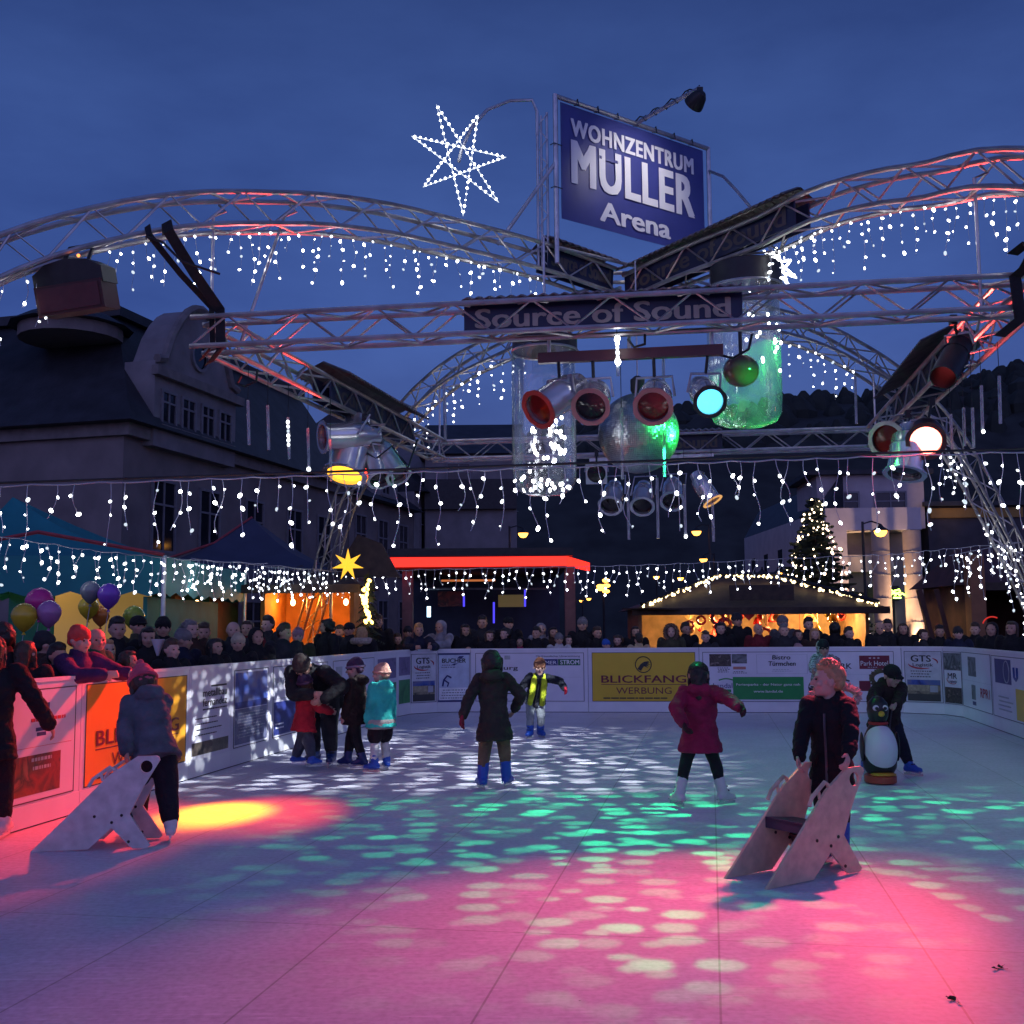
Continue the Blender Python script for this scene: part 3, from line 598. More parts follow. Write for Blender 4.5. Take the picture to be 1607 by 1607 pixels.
# ================================================================ lettered canopies on the trusses
SIGNBLUE = M('sign_dark_blue', (.012, .018, .06), .5); CREAM = M('sign_cream', (.46, .38, .29), .5); ROOFM = M('corrugated_sheet', (.16, .13, .13), .5, .3, .3, 6)
DIMLET = M('sign_letter_shaded', (.10, .085, .075), .6)  # lettering darkened in its colour to imitate the dimness of unlit boards
def canopy(p, q, label, n_in, zt, rise=.16, ov=.36, off=.10):
    """small corrugated roof over a lettered board hung inside a truss; p,q = bottom centre line ends"""
    p, q = V(p), V(q); u = (q-p).normalized(); Lg = (q-p).length; n = V(n_in).normalized(); up = u.cross(n)
    if up.z < 0: up = -up
    r = thing('sign_canopy', label, 'sign', (p+q)/2, 'lettered canopies on the rig')
    for sgn, nm in ((1, 'roof_panel'), (-1, 'roof_panel')):
        m = MB(); ns = int(Lg/.05); vs = []; 
        for i in range(ns+1):
            x_ = p+u*(Lg*i/ns); w_ = .012*(1 if i % 2 else -1)
            for a, b in ((0, rise), (ov, 0)):
                for th in (0, .012): vs.append(x_+n*(sgn*a)+up*(zt+b+w_+th))
        fs = []
        for i in range(ns):
            o = i*4; fs += [(o, o+4, o+6, o+2), (o+1, o+3, o+7, o+5), (o, o+1, o+5, o+4), (o+2, o+6, o+7, o+3)]
        m.add(vs, fs); part(nm, m, ROOFM, r, smooth=False)
    for s2 in (1, -1):
        m = MB(); a = p+n*(off*s2)+up*.03; b = q+n*(off*s2)+up*.03
        m.add([a, b, b+up*(zt-.06), a+up*(zt-.06), a+n*.02*s2, b+n*.02*s2, b+n*.02*s2+up*(zt-.06), a+n*.02*s2+up*(zt-.06)], [(0, 1, 2, 3), (4, 5, 6, 7), (0, 1, 5, 4), (2, 3, 7, 6), (0, 3, 7, 4), (1, 2, 6, 5)])
        bd = part('board', m, SIGNBLUE, r, smooth=False)
        m = MB(); ux = u if (u.cross(up)).dot(n*s2) > 0 else -u
        put_text(m, 'Source of Sound', (p+q)/2+n*((off+.026)*s2)+up*(zt*.5), ux, up, Lg*.92, zt*.60, .045); part('lettering', m, CREAM if 'front beam' in label else DIMLET, bd, smooth=False)
    return r
def along(a, b, t0, t1, z=ZB): return zz(a.lerp(b, t0), z), zz(a.lerp(b, t1), z)
canopy(*along(FL, FRB, .338, .682), 'dark canopy reading Source of Sound on the front beam, above the row of lamps', (fu.y, -fu.x, 0), TH+.03, rise=.05, ov=.16, off=.02)
canopy(*along(FL, BL, .36, .78), 'dark canopy with sheet roof on the left beam above the amber lamp', (-su.y, su.x, 0), TH+.06)
canopy(*along(FRB, BR, .30, .72), 'ribbed canopy on the right beam, behind the glowing red lamp', (-su.y, su.x, 0), TH+.06)
canopy(*along(BL, BR, .38, .66), 'canopy on the back beam, half hidden by the mirror ball', (fu.y, -fu.x, 0), TH+.03, rise=.05, ov=.16, off=.02)
for k, t0, t1, lab in (('FL', .05, .24, 'short dark canopy on the left arch, below the blue sign'), ('FR', .04, .60, 'long dark canopy on the right arch, right of the blue sign')):
    c, pr = ARCH[k]; a = arch_pt(c, t0, pr); b = arch_pt(c, t1, pr); d = (b-a).normalized()
    canopy(a, b, lab, (d.y, -d.x, 0), TH+.06, rise=.12, ov=.26)

# ================================================================ big blue sign on top
SA, SB = V((.565, 13.0, 6.50)), V((2.70, 14.55, 6.50)); sh = 1.55
su_ = (SB-SA).normalized(); sn = V((su_.y, -su_.x, 0)); SW = (SB-SA).length
sg = thing('banner_sign', 'large blue tarpaulin sign with white lettering standing above the truss hub', 'sign', (SA+SB)/2)
VINYL = M('blue_tarpaulin', (.045, .055, .25), .42, 0, .12, 3, .35, bscale=2.2); SWHITE = M('sign_white', (.80, .80, .84), .45, 0, .05, 3)
m = MB(); nn, mmn = 24, 14; vs = []
for th in (0, .006):
    for j in range(mmn+1):
        for i in range(nn+1):
            a, b = i/nn, j/mmn; w_ = .005*sin(a*9+b*3)*sin(pi*a)+.004*NZ.noise(V((a*5, b*4, 2)))
            vs.append(SA+su_*(SW*(.035+.93*a))+V((0, 0, sh*(.02+.95*b)))+sn*(w_-.012-th))
o_ = (nn+1)*(mmn+1); fs = []
for j in range(mmn):
    for i in range(nn):
        q = j*(nn+1)+i; fs += [(q, q+1, q+nn+2, q+nn+1), (o_+q+nn+1, o_+q+nn+2, o_+q+1, o_+q)]
m.add(vs, fs); tarp = part('tarpaulin', m, VINYL, sg)
cc = (SA+SB)/2
def sgt(body, uc, zc, w_, h_, bold): part('lettering', put_text(MB(), body, SA+su_*(SW*uc)+V((0, 0, sh*zc)), su_, (0, 0, 1), w_, h_, bold, sn*.0015), SWHITE, tarp, smooth=False)
sgt('WOHNZENTRUM', .49, .79, SW*.80, sh*.145, .060); sgt('MULLER', .49, .505, SW*.80, sh*.36, .058); sgt('Arena', .49, .165, SW*.46, sh*.17, .05)
um = MB(); a_ = SA+su_*(SW*.262)+V((0, 0, sh*.600))+sn*.0035; um.add([a_, a_+su_*(SW*.148), a_+su_*(SW*.148)+V((0, 0, sh*.026)), a_+V((0, 0, sh*.026))], [(0, 1, 2, 3)]); part('umlaut_gap', um, VINYL, tarp, smooth=False)
for p_ in (SA, SB): part('upright', MB().tube([p_-V((0, 0, .55)), p_+V((0, 0, sh+.02))], .030, 8), STEEL, sg)
part('top_bar', MB().tube([SA+V((0, 0, sh)), SB+V((0, 0, sh))], .03, 8), STEEL, sg); part('bottom_bar', MB().tube([SA+V((0, 0, -.35)), SB+V((0, 0, -.35))], .022, 8), STEEL, sg)
for k in range(1, 8):
    a = SA+su_*(SW*k/8)+V((0, 0, sh)); part('lashing', MB().tube([a+V((0, 0, .04))+sn*.03, a+sn*.045-V((0, 0, .05)), a-sn*.04-V((0, 0, .02)), a+V((0, 0, .04))+sn*.03], .007, 5), STRAP, sg)
for k in (.25, .6):
    a = SA+V((0, 0, sh*k)); part('lashing', MB().tube([a+su_*.08+sn*.02, a-su_*.05+sn*.03, a-su_*.05-sn*.04], .007, 5), STRAP, sg)
# raking stay and lattice post left of it
q = arch_pt(FL, .36, PROF, .30); pq = SA+V((0, 0, sh*.46))
part('stay', MB().tube([q, pq], .022, 8), STEEL, sg)
pst = thing('lattice_post', 'slim lattice post left of the blue sign, carrying the star lamp', 'post', (SA.x-.26, SA.y+.12, 6.0)); pb = V((SA.x-.22, SA.y+.1, 5.95))
for dx, dy in ((0, 0), (.12, .03), (.05, .12)): part('leg', MB().tube([pb+V((dx, dy, 0)), pb+V((dx, dy, 1.95))], .016, 6), STEEL, pst)
zzp = [pb+V(((0 if i % 2 else .12), .03*(i % 2), i*.16)) for i in range(13)]; part('lacing', MB().tube(zzp, .007, 5), STEEL, pst)
top = pb+V((.0, 0, 1.95)); LEDW = E('led_white', (.90, .93, 1.0), 13.0)
starc = D(720, 252, 12.6)
part('curved_arm', MB().tube([top+V((0, 0, -.3)), top, D(835, 157, 13.1), D(800, 158, 13.0), D(765, 172, 12.9), D(740, 200, 12.8), D(724, 235, 12.7), starc+V((0, .03, 0))], .02, 8), STEEL, pst)
def star(name, label, c, pts3, group='light stars on the rig'):
    r = thing(name, label, 'star lamp', c, group)
    n = len(pts3); seq = [pts3[(i*3) % n] for i in range(n)]
    part('light_hose', MB().tube(seq, .013, 6, True), E('light_hose', (.78, .88, 1), 1.1), r)
    rg = random.Random(5); bm_ = BULB_STAR.mesh('bulb'); smooth_auto(bm_); bm_.materials.append(LEDW)
    for a, b in zip(seq, seq[1:]+seq[:1]):
        k = 17
        for i in range(k):
            p = a.lerp(b, (i+.5)/k)+V((0, -.018, 0)); o = bpy.data.objects.new('bulb', bm_); COL.objects.link(o); o.parent = r; o.location = p-V(c); s = rg.uniform(.65, 1.25); o.scale = (s, s, s)
    return r
BULB_STAR = MB().ell((0, 0, 0), (.0125, .0125, .0125), n=8, m=5)
spx = [(685, 165), (750, 181), (793, 247), (782, 317), (727, 338), (665, 293), (647, 214)]
star('star_lamp', 'seven pointed star of white lights hanging from a bent arm', starc, [D(x_, y_, 12.6) for x_, y_ in spx])
# right hand arm with a second star seen edge on
arm2 = thing('bent_arm', 'bent pipe arm curving down right of the blue sign', 'pipe', SB+V((0, 0, .9)))
part('pipe', MB().tube([SB+V((0, 0, sh*.8)), D(1135, 277, 14.2), D(1155, 298, 13.9), D(1180, 328, 13.5), D(1200, 366, 13.1), D(1212, 400, 12.9)], .02, 8), STEEL, arm2)
c2_ = D(1222, 420, 12.7); ev = V((.28, -.95, 0)).normalized(); ez = V((.55, .1, -.8)).normalized()
star('star_lamp', 'second star of white lights seen edge on, under the right arch', c2_, [c2_+(ev*cos(2*pi*k/7)+ez*sin(2*pi*k/7))*.27 for k in range(7)])
# lamp on an arm that lights the sign
al = thing('arm_lamp', 'small dark floodlight at the end of a pipe arm above the blue sign', 'lamp', cc+V((0, 0, sh)))
a0 = cc+V((0, 0, sh)); a1 = D(1098, 138, 12.75); part('arm', MB().tube([a0, a1], .026, 8), STEEL, al)
for k in range(1, 6):
    a = a0.lerp(a1, k/6); part('cable_tie', MB().tube([a+V((0, 0, .04)), a+V((.03, 0, 0)), a-V((0, 0, .04)), a-V((.03, 0, 0))], .007, 5, True), STRAP, al)
part('cable', MB().tube([a0.lerp(a1, t)+V((0, 0, .035+.03*sin(t*25))) for t in [i/14 for i in range(15)]], .009, 5), STRAP, al)
hd = a1+V((-.03, .0, -.14)); tg = (cc+V((0, 0, sh*.5))-hd).normalized()
part('clamp', MB().box(a1-V((0, 0, .06)), (.07, .06, .12)), BLACK, al); part('lamp_head', MB().lathe([(.05, -.10), (.09, -.05), (.12, .05), (.125, .09)], hd, tg, 14), BLACK, al)
part('lens', MB().lathe([(.11, .091), (.11, .096)], hd, tg, 14), E('lens_white', (1, .95, .9), 4), al)
spot('sign_light', hd+tg*.12, cc+V((0, 0, sh*.5)), (1, .93, .88), 50, 96, .8, .10, al)

# ================================================================ PAR lamps
def parcan(label, c, aim, size, lens, hang, group, body=CHROME, rim=None, long=1.5, rimname='gel_frame', cat='stage lamp', square=False):
    c, aim = V(c), V(aim); d = (aim-c).normalized(); R_ = size/2; Lc = size*long
    r = thing('stage_lamp', label, cat, c, group)
    # c is the centre of the lens rim; the can extends backwards
    part('can', MB().lathe([(R_*.30, -Lc), (R_*.55, -Lc*.97), (R_*.62, -Lc*.80), (R_*.80, -Lc*.74), (R_*.84, -Lc*.55), (R_*.90, -Lc*.5), (R_*.86, -Lc*.45), (R_*.86, -.03), (R_*.95, -.02), (R_*.95, 0), (R_*.82, .0), (R_*.80, -.05), (R_*.1, -.06)], c, d, 20, False), body, r)
    x_ = d.cross(V((0, 0, 1))).normalized(); y_ = d.cross(x_)
    ns = 4 if square else 8; a0_ = pi/4 if square else pi/8; ro = R_*(1.3 if square else 1.10)
    m = MB(); o_ = [x_*(ro*cos(a0_+2*pi*k/ns))+y_*(ro*sin(a0_+2*pi*k/ns)) for k in range(ns)]
    ni = 24
    outer = []
    for k in range(ni):
        t = 2*pi*k/ni; best = None
        # point on the polygon in direction t
        dirv = V((cos(t), sin(t))); apo = ro*cos(pi/ns); ang = ((t-a0_) % (2*pi/ns))-pi/ns; outer.append((x_*cos(t)+y_*sin(t))*(apo/cos(ang)))
    inner = [(x_*cos(2*pi*k/ni)+y_*sin(2*pi*k/ni))*R_*.80 for k in range(ni)]
    rings = [[c+d*.004+p for p in inner], [c+d*.004+p for p in outer], [c+d*.02+p for p in outer], [c+d*.02+p for p in inner]]
    m.loft(rings+[rings[0]], caps=False); part(rimname, m, rim or body, r, smooth=False)
    part('lens', MB().lathe([(R_*.05, -.012), (R_*.79, -.03), (R_*.79, -.04)], c, d, 20), lens, r)
    # yoke
    if hang is not None:
        h = V(hang); pc = c-d*(Lc*.5); sd = x_*(R_*1.02); tp = h-V((0, 0, .05)) if h.z > pc.z else h
        side = V((x_.x, x_.y, 0)).normalized()*(R_*1.02); base = pc.lerp(h, .45) if (h-pc).length > size else h
        m = MB(); m.tube([pc+sd, base+side*.9, base-side*.9, pc-sd], .014, 5); part('yoke', m, STEEL, r)
        m = MB(); m.tube([base, h], .016, 6); m.box(h, (.06, .06, .09)); part('clamp', m, BLACK, r)
    return r
OFFLENS = M('dead_lens', (.02, .012, .012), .08); REDGEL = M('red_gel', (.16, .008, .006), .12); RIMPINK = M('gel_frame_metal', (.42, .20, .20), .45, .4)
CYANL = E('lens_cyan', (.10, .62, 1.0), 2.2); REDL = E('lens_red', (1, .22, .16), 7); AMBL = E('lens_amber', (1, .42, .02), 3.2); WARM = E('lens_warm', (1, .6, .3), 1.5)
# red bar with four lamps under the front beam
yb = 10.4; bar0, bar1 = D(845, 563, 10.5), D(1135, 549, 10.15)
tb = thing('lamp_bar', 'red painted lamp bar hanging below the front beam', 'lamp bar', (bar0+bar1)/2)
part('bar', MB().bar(bar0, bar1, .07, .10), M('red_paint', (.09, .022, .024), .4, .1), tb)
for t in (.06, .5, .94):
    p = bar0.lerp(bar1, t); part('drop_pipe', MB().tube([p, V((p.x, p.y, ZB))], .018, 6), STEEL, tb)
def onbar(t): return bar0.lerp(bar1, t)
G4 = 'row of four lamps on the red bar'
parcan('stage lamp with red gel at the left end of the red bar', D(846, 642, 10.1), D(600, 800, 9.0), .37, REDGEL, onbar(.11), G4, rim=M('gel_frame_red', (.45, .06, .05), .45, .2), long=1.7)
parcan('unlit stage lamp second from left on the red bar, black lens', D(927, 638, 10.1), D(880, 760, 8.6), .35, OFFLENS, onbar(.30), G4, rim=RIMPINK, long=1.45)
parcan('unlit stage lamp third from left on the red bar, dark red lens', D(1025, 638, 10.1), D(1000, 760, 8.6), .36, REDGEL, onbar(.63), G4, rim=RIMPINK, long=1.45)
cy_ = D(1114, 630, 10.0); parcan('lit cyan stage lamp at the right end of the red bar', cy_, D(1175, 720, 8.6), .30, CYANL, onbar(.92), G4, rim=BLACK, long=2.0)
spot('cyan_beam', cy_+V((.03, -.1, -.05)), (1.9, 5.5, 0), (.15, .6, 1), 45, 60, .9, .08)
# back lamps under the back beam
GB = 'row of lamps under the back beam'
def under_back(x_, y_): p = D(x_, y_, 17.75); return p
hb = lambda x_: D(x_, 712, 17.6)
b0 = D(925, 722, 17.6); b1 = D(1120, 714, 17.4); hbx = thing('lamp_bar', 'short grey lamp bar under the back beam behind the mirror ball', 'lamp bar', (b0+b1)/2); part('bar', MB().bar(b0, b1, .05, .05), STEEL, hbx)
parcan('lamp with square white frame, leftmost under the back beam', D(936, 743, 17.2), D(936, 800, 14), .36, OFFLENS, hb(936), GB, rim=M('pale_frame', (.6, .66, .6), .5), square=True, long=1.2)
for x_, y_, ax_, ay_, lab in ((958, 793, 935, 900, 'tilted chrome stage lamp right of the square framed one'), (1008, 794, 1000, 900, 'upright chrome stage lamp straight below the mirror ball'), (1055, 786, 1052, 880, 'short chrome stage lamp, second from right under the back beam')):
    parcan(lab, D(x_, y_, 17.3), D(ax_, ay_, 16.2), .38, OFFLENS, hb(x_+10), GB, long=1.45)
tl = D(1118, 786, 17.2); parcan('chrome stage lamp with amber glowing rim, rightmost under the back beam', tl, D(1160, 850, 17.0), .32, M('amber_lens', (.5, .25, .05), .2), hb(1095), GB, long=1.7, rim=E('amber_rim', (1, .5, .15), .8))
# left cluster
GL = 'lamps clustered under the left beam'
lh = lambda x_, y_, Y=14.0: D(x_, y_, Y)
al_ = D(541, 744, 13.9); parcan('lit amber stage lamp pointing down, left of the lamp cluster', al_, al_+V((-.16, -.42, -1)), .56, AMBL, lh(575, 668), GL, long=1.55)
spot('amber_beam', al_+(V((-2.62, 10.0, 0))-al_).normalized()*.05, (-2.62, 10.0, 0), (1, .25, .0), 14000, 12.5, 1.0, .10)
spot('amber_halo', D(548, 750, 13.7), (-2.25, 10.05, 0), (1, .035, .02), 1900, 20, 1.0, .12)
h0 = D(508, 686, 13.7); parcan('chrome stage lamp lying level, topmost of the left cluster', h0, D(380, 690, 13.2), .40, REDGEL, lh(572, 655), GL, long=1.9, rim=CHROME)
for x_, y_, ax_, ay_, s_, lab in ((597, 752, 620, 850, .34, 'slim chrome stage lamp in the middle of the left cluster'), (625, 745, 680, 830, .34, 'slim chrome stage lamp on the right of the left cluster')):
    parcan(lab, D(x_, y_, 13.9), D(ax_, ay_, 13.4), s_, OFFLENS, lh(590, 675), GL, long=2.0)
rl = D(520, 742, 14.2); rp = parcan('chrome stage lamp behind the amber one, tilted to the left boards', D(572, 738, 14.3), D(330, 1060, 11.0), .42, E('lens_deep_red', (1, .06, .03), 3), lh(580, 672), GL, long=1.5)
spot('red_wash', D(545, 746, 13.6), (-3.75, 9.5, .6), (1, .035, .026), 3300, 34, 1.0, .12, None)
spot('red_uplight', D(540, 690, 13.4), (-1.6, 10.4, 4.7), (1, .05, .04), 420, 75, 1, .1, None)
# right cluster
GR = 'lamps clustered under the right beam'
rx = D(1453, 692, 12.2)
parcan('glowing red stage lamp aimed at the camera side, on the right beam', rx, (1.8, 5.2, 0), .42, REDL, D(1462, 630, 12.6), GR, long=1.2, body=M('dark_can', (.10, .07, .07), .35, .6), rim=M('dark_rim', (.14, .05, .05), .4, .4))
spot('red_beam', rx+V((-.05, -.12, -.06)), (2.1, 7.3, 1.1), (1, .05, .04), 700, 34, 1, .1)
spot('red_spill', rx+V((-.1, -.3, .1)), (3.9, 10.1, 5.7), (1, .06, .05), 480, 80, 1, .1, None)
parcan('dark stage lamp seen from the side, left of the glowing red one', D(1392, 690, 12.6), D(1330, 700, 11.8), .42, REDGEL, D(1425, 650, 12.7), GR, body=M('dark_can', (.1, .07, .07), .35, .6), rim=STEEL, long=1.2)
parcan('chrome stage lamp under the glowing red one, pointing down', D(1420, 742, 12.4), D(1405, 860, 12.2), .46, OFFLENS, D(1440, 690, 12.7), GR, long=1.3)
# the snooted red lamp at the front right corner that throws the pink pool
sx = V((4.05, 9.95, 4.05)); tgt = V((.80, 6.45, 0)); sdv = (tgt-sx).normalized()
SNOOT = parcan('black snooted stage lamp clamped under the right end of the front beam', sx, tgt, .24, E('lens_pink', (1, .1, .12), 2), V((4.02, 9.9, ZB)), GR, body=BLACK, rim=BLACK, long=1.3)
part('snoot', MB().lathe([(.118, -.02), (.118, .42), (.110, .42), (.110, -.02)], sx, sdv, 20, False), BLACK, bpy.data.objects[SNOOT.name])
spot('pink_beam', sx+sdv*.40, tgt, (1, .075, .15), 2550, 38, 1.0, .08)
# teal lamp at the back
tealc = D(1095, 752, 17.4); spot('teal_beam', tealc, (6.7, 18.9, 0), (.12, .85, .75), 260, 40, 1, .1)
# ================================================================ floodlight on the left arch
fp = D(118, 448, 9.85); fl = thing('floodlight', 'black box floodlight with reddish glass, hung under the left arch', 'floodlight', fp)
Rf = Matrix.Rotation(RD(-8), 3, 'Z') @ Matrix.Rotation(RD(-6), 3, 'Y') @ Matrix.Rotation(RD(12), 3, 'X')
def frb(c, sz): return MB().box(fp+Rf @ V(c), sz, Rf)
m = MB(); prof = [(-.33, -.02), (-.33, .12), (-.2, .2), (0, .23), (.2, .2), (.33, .12), (.33, -.02)]
m.prism(prof, -.12, .16, lambda a, b, h: fp+Rf @ V((a, h, b))); part('housing', m, BLACK, fl, smooth=False)
part('front_box', frb((0, -.0, -.12), (.64, .3, .26)), M('dark_red_case', (.07, .022, .022), .6), fl, smooth=False)
part('glass', frb((.0, -.155, -.12), (.58, .012, .21)), M('dull_red_glass', (.12, .045, .045), .12), fl, smooth=False)
part('bracket', MB().tube([fp+V((-.12, 0, .2)), fp+V((-.1, .1, .38)), fp+V((.12, .1, .42)), fp+V((.1, 0, .2))], .02, 6), BLACK, fl)
for xk in (-.12, .06): part('indicator', MB().ell(fp+V((xk, -.1, .245)), (.016, .016, .016), n=8, m=5), E('indicator_orange', (1, .25, .05), 3), fl)
# ================================================================ jars and mirror ball
def jar(label, cx, Y, x0, x1, yt, yb_, tint, tilt=0):
    tp = D(cx, yt, Y); bt = D(cx, yb_, Y); R_ = (D(x1, yt, Y)-D(x0, yt, Y)).length/2; H_ = tp.z-bt.z
    r = thing('acrylic_jar', label, 'jar', tp, 'clear acrylic jars hanging from the rig')
    part('glass', MB().lathe([(.02, .0), (R_*.55, .012), (R_*.85, .06), (R_*.97, .15), (R_, .28), (R_, H_)], bt, (0, 0, 1), 40, False), tint, r)
    return r, tp, bt, R_, H_
GJ = glass_mat('clear_acrylic', (.93, .95, .97), .05, .13); GG = glass_mat('green_lit_acrylic', (.90, .95, .93), .17, .12)
j1, tp, bt, R_, H_ = jar('clear jar left of the mirror ball, white glints put in as glowing beads', 855, 11.4, 805, 905, 548, 778, GJ)
part('lid', MB().lathe([(R_*1.02, 0), (R_*1.02, .12), (R_*.9, .14)], tp-V((0, 0, .02)), (0, 0, 1), 32), BLACK, j1); part('rim', MB().tube([tp+V((R_*1.03*cos(2*pi*k/32), R_*1.03*sin(2*pi*k/32), -.03)) for k in range(32)], .012, 6, True), STEEL, j1)
part('hanger', MB().tube([tp+V((0, 0, .1)), V((tp.x, tp.y, 5.7))], .014, 6), STEEL, j1)
jar_bead = MB().ell((0, 0, 0), (.017, .017, .023), n=6, m=4).mesh('bulb'); jar_bead.materials.append(LEDW); rg = random.Random(11)  # glowing beads; in the left jar they stand in for reflections of the strings
for k in range(60):
    a = rg.choice((.2, .45, -.35)); o = bpy.data.objects.new('bulb', jar_bead); COL.objects.link(o); o.parent = j1
    o.location = V((R_*a+rg.gauss(0, .035), rg.uniform(-.25, .25)*R_, -H_*rg.uniform(.3, .97)))
for k in range(6):
    o = bpy.data.objects.new('bulb', jar_bead); COL.objects.link(o); o.parent = j1; a = rg.uniform(0, 6.28); o.location = V((R_*.8*cos(a), R_*.8*sin(a), -H_*rg.uniform(.85, .96)))
gl1 = bpy.data.lights.new('added_jar_glow', 'SPOT'); gl1.energy = 12; gl1.color = (.9, .95, 1); gl1.spot_size = RD(60); gl1.shadow_soft_size = .03  # lamp added inside the jar top to brighten its glitter
go1 = bpy.data.objects.new('added_jar_glow', gl1); COL.objects.link(go1); go1.parent = j1; go1.location = V((.1, 0, -.35))
j2, tp, bt, R2, H2 = jar('clear jar right of the mirror ball, glowing green inside', 1171, 12.2, 1115, 1228, 452, 670, GG)
part('lid', MB().lathe([(R2*.98, 0), (R2*.98, .24), (R2*.9, .26)], tp, (0, 0, 1), 36), BLACK, j2); part('rim', MB().tube([tp+V((R2*1.0*cos(2*pi*k/36), R2*1.0*sin(2*pi*k/36), -.01)) for k in range(36)], .014, 6, True), STEEL, j2)
part('hanger', MB().tube([tp+V((0, 0, .2)), V((tp.x, tp.y, 6.0))], .014, 6), STEEL, j2)
part('projector', MB().ell(D(1163, 582, 11.35), (.19, .18, .17)), M('brown_glass', (.12, .05, .04), .1), j2); part('projector_rod', MB().tube([D(1163, 582, 11.35), V((D(1163, 582, 11.35).x, 11.35, ZB+.6))], .02, 8), BLACK, j2)
gl = bpy.data.lights.new('green_glow', 'SPOT'); gl.energy = 90; gl.color = (.02, 1, .12); gl.spot_size = RD(100); gl.shadow_soft_size = .05
go = bpy.data.objects.new('green_glow', gl); COL.objects.link(go); go.parent = j2; go.location = V((.06, -.05, -.45)); go.rotation_euler = (0, RD(-8), 0)
for k in range(20):
    o = bpy.data.objects.new('bulb', jar_bead); COL.objects.link(o); o.parent = j2; a = rg.uniform(-.2, 1.4); o.location = V((R2*.9*sin(a), -R2*.6*cos(a), -rg.uniform(.35, 1.0)))
BC = D(1002, 680, 12.2); BRad = .445
mbm = bpy.data.materials.new('mirror_tiles'); mbm.use_nodes = True; b_ = mbm.node_tree.nodes['Principled BSDF']; b_.inputs['Base Color'].default_value = (.40, .41, .43, 1); b_.inputs['Metallic'].default_value = 1; b_.inputs['Roughness'].default_value = .33
ball = thing('mirror_ball', 'large mirror ball hanging in the middle, its right half lit green', 'mirror ball', BC)
m = MB(); rg = random.Random(2); na, nb = 116, 62
for j in range(nb):
    for i in range(na):
        q = []
        for a, b in ((i, j), (i+1, j), (i+1, j+1), (i, j+1)):
            th = -pi/2+pi*b/nb; ph = 2*pi*a/na; q.append(V((cos(th)*cos(ph), cos(th)*sin(ph), sin(th))))
        c_ = sum(q, V())/4; jit = V((rg.gauss(0, .07), rg.gauss(0, .07), rg.gauss(0, .07))); nrm = (c_.normalized()+jit).normalized()
        q2 = []
        for p in q:
            p2 = c_+(p-c_)*.93; p2 = p2-nrm*((p2-c_).dot(nrm)); q2.append(BC+p2*BRad)
        m.add(q2, [(0, 1, 2, 3)])
tiles = part('tiles', m, mbm, ball, smooth=False); part('core', MB().ell(BC, (BRad*.975,)*3, n=32, m=20), M('ball_core', (.03, .03, .03), .5), ball)
part('motor', MB().lathe([(.06, 0), (.08, .04), (.08, .16), (.03, .2)], BC+V((0, 0, BRad)), (0, 0, 1), 14), BLACK, ball); part('chain', MB().tube([BC+V((0, 0, BRad+.2)), V((BC.x, BC.y, 5.7))], .009, 5), STEEL, ball)
# beams bouncing off the ball: green forward and right, white to the back left
gp_ = BC+V((.1, -.62, -.2)); spot('green_facets', gp_, gp_-V((0, 0, 1)), (.02, 1, .36), 1350, 170, .1, .016, None, (3.1, .21, .37, .85, gp_.z, (-2.8, 5.6, -5.2, -.75, 1.8, 2.9), .6))
wp_ = BC+V((-.40, .45, -.35)); spot('white_facets', wp_, wp_-V((0, 0, 1)), (.88, .94, 1), 1050, 170, .1, .012, None, (2.9, .20, .38, .75, wp_.z, (-6.0, 1.0, -1.4, 5.5, 1.2, .6), 2.0))
spot('green_key', D(1372, 690, 12.3), BC, (.02, 1, .12), 1500, 22, .5, .12)
spot('green_key', (3.7, 9.85, 4.2), BC, (.02, 1, .12), 900, 20, .5, .12)  # extra green light added without a fixture to make the ball glow
# ================================================================ icicle light strings
WIRE = M('clear_wire', (.45, .45, .5), .4); CABLE = M('black_cable', (.015, .015, .018), .6); CABLEW = M('pale_cable', (.35, .35, .38), .5)
WARMB = E('bulb_warm', (1, .62, .26), 9.0); GOLDB = E('bulb_gold', (1, .58, .12), 8.0)
bulb_me = {}
def bulbmesh(r, mat, lon=1.45):
    k = (round(r, 4), mat.name, lon)
    if k not in bulb_me:
        me = MB().ell((0, 0, 0), (r, r, r*lon), n=7, m=5).mesh('bulb'); smooth_auto(me, 80); me.materials.append(mat); bulb_me[k] = me
    return bulb_me[k]
LEDM = E('led_white_dimmer', (.85, .92, 1), 3.5); LEDD = E('led_white_weak', (.75, .88, 1), 1.0)
def add_bulb(par, p, r, mat, rg, lon=1.45, tilt=1.2):
    if mat is LEDW: mat = rg.choice((LEDW, LEDW, LEDW, LEDW, LEDW, LEDM, LEDM, LEDD))
    o = bpy.data.objects.new('bulb', bulbmesh(r, mat, lon)); COL.objects.link(o); o.parent = par; o.location = V(p)-rootloc(par)
    o.rotation_euler = (rg.uniform(-tilt, tilt), rg.uniform(-tilt, tilt), 0); s = rg.choice((.55, .75, .9, 1, 1.15, 1.3)); o.scale = (s, s, s); return o
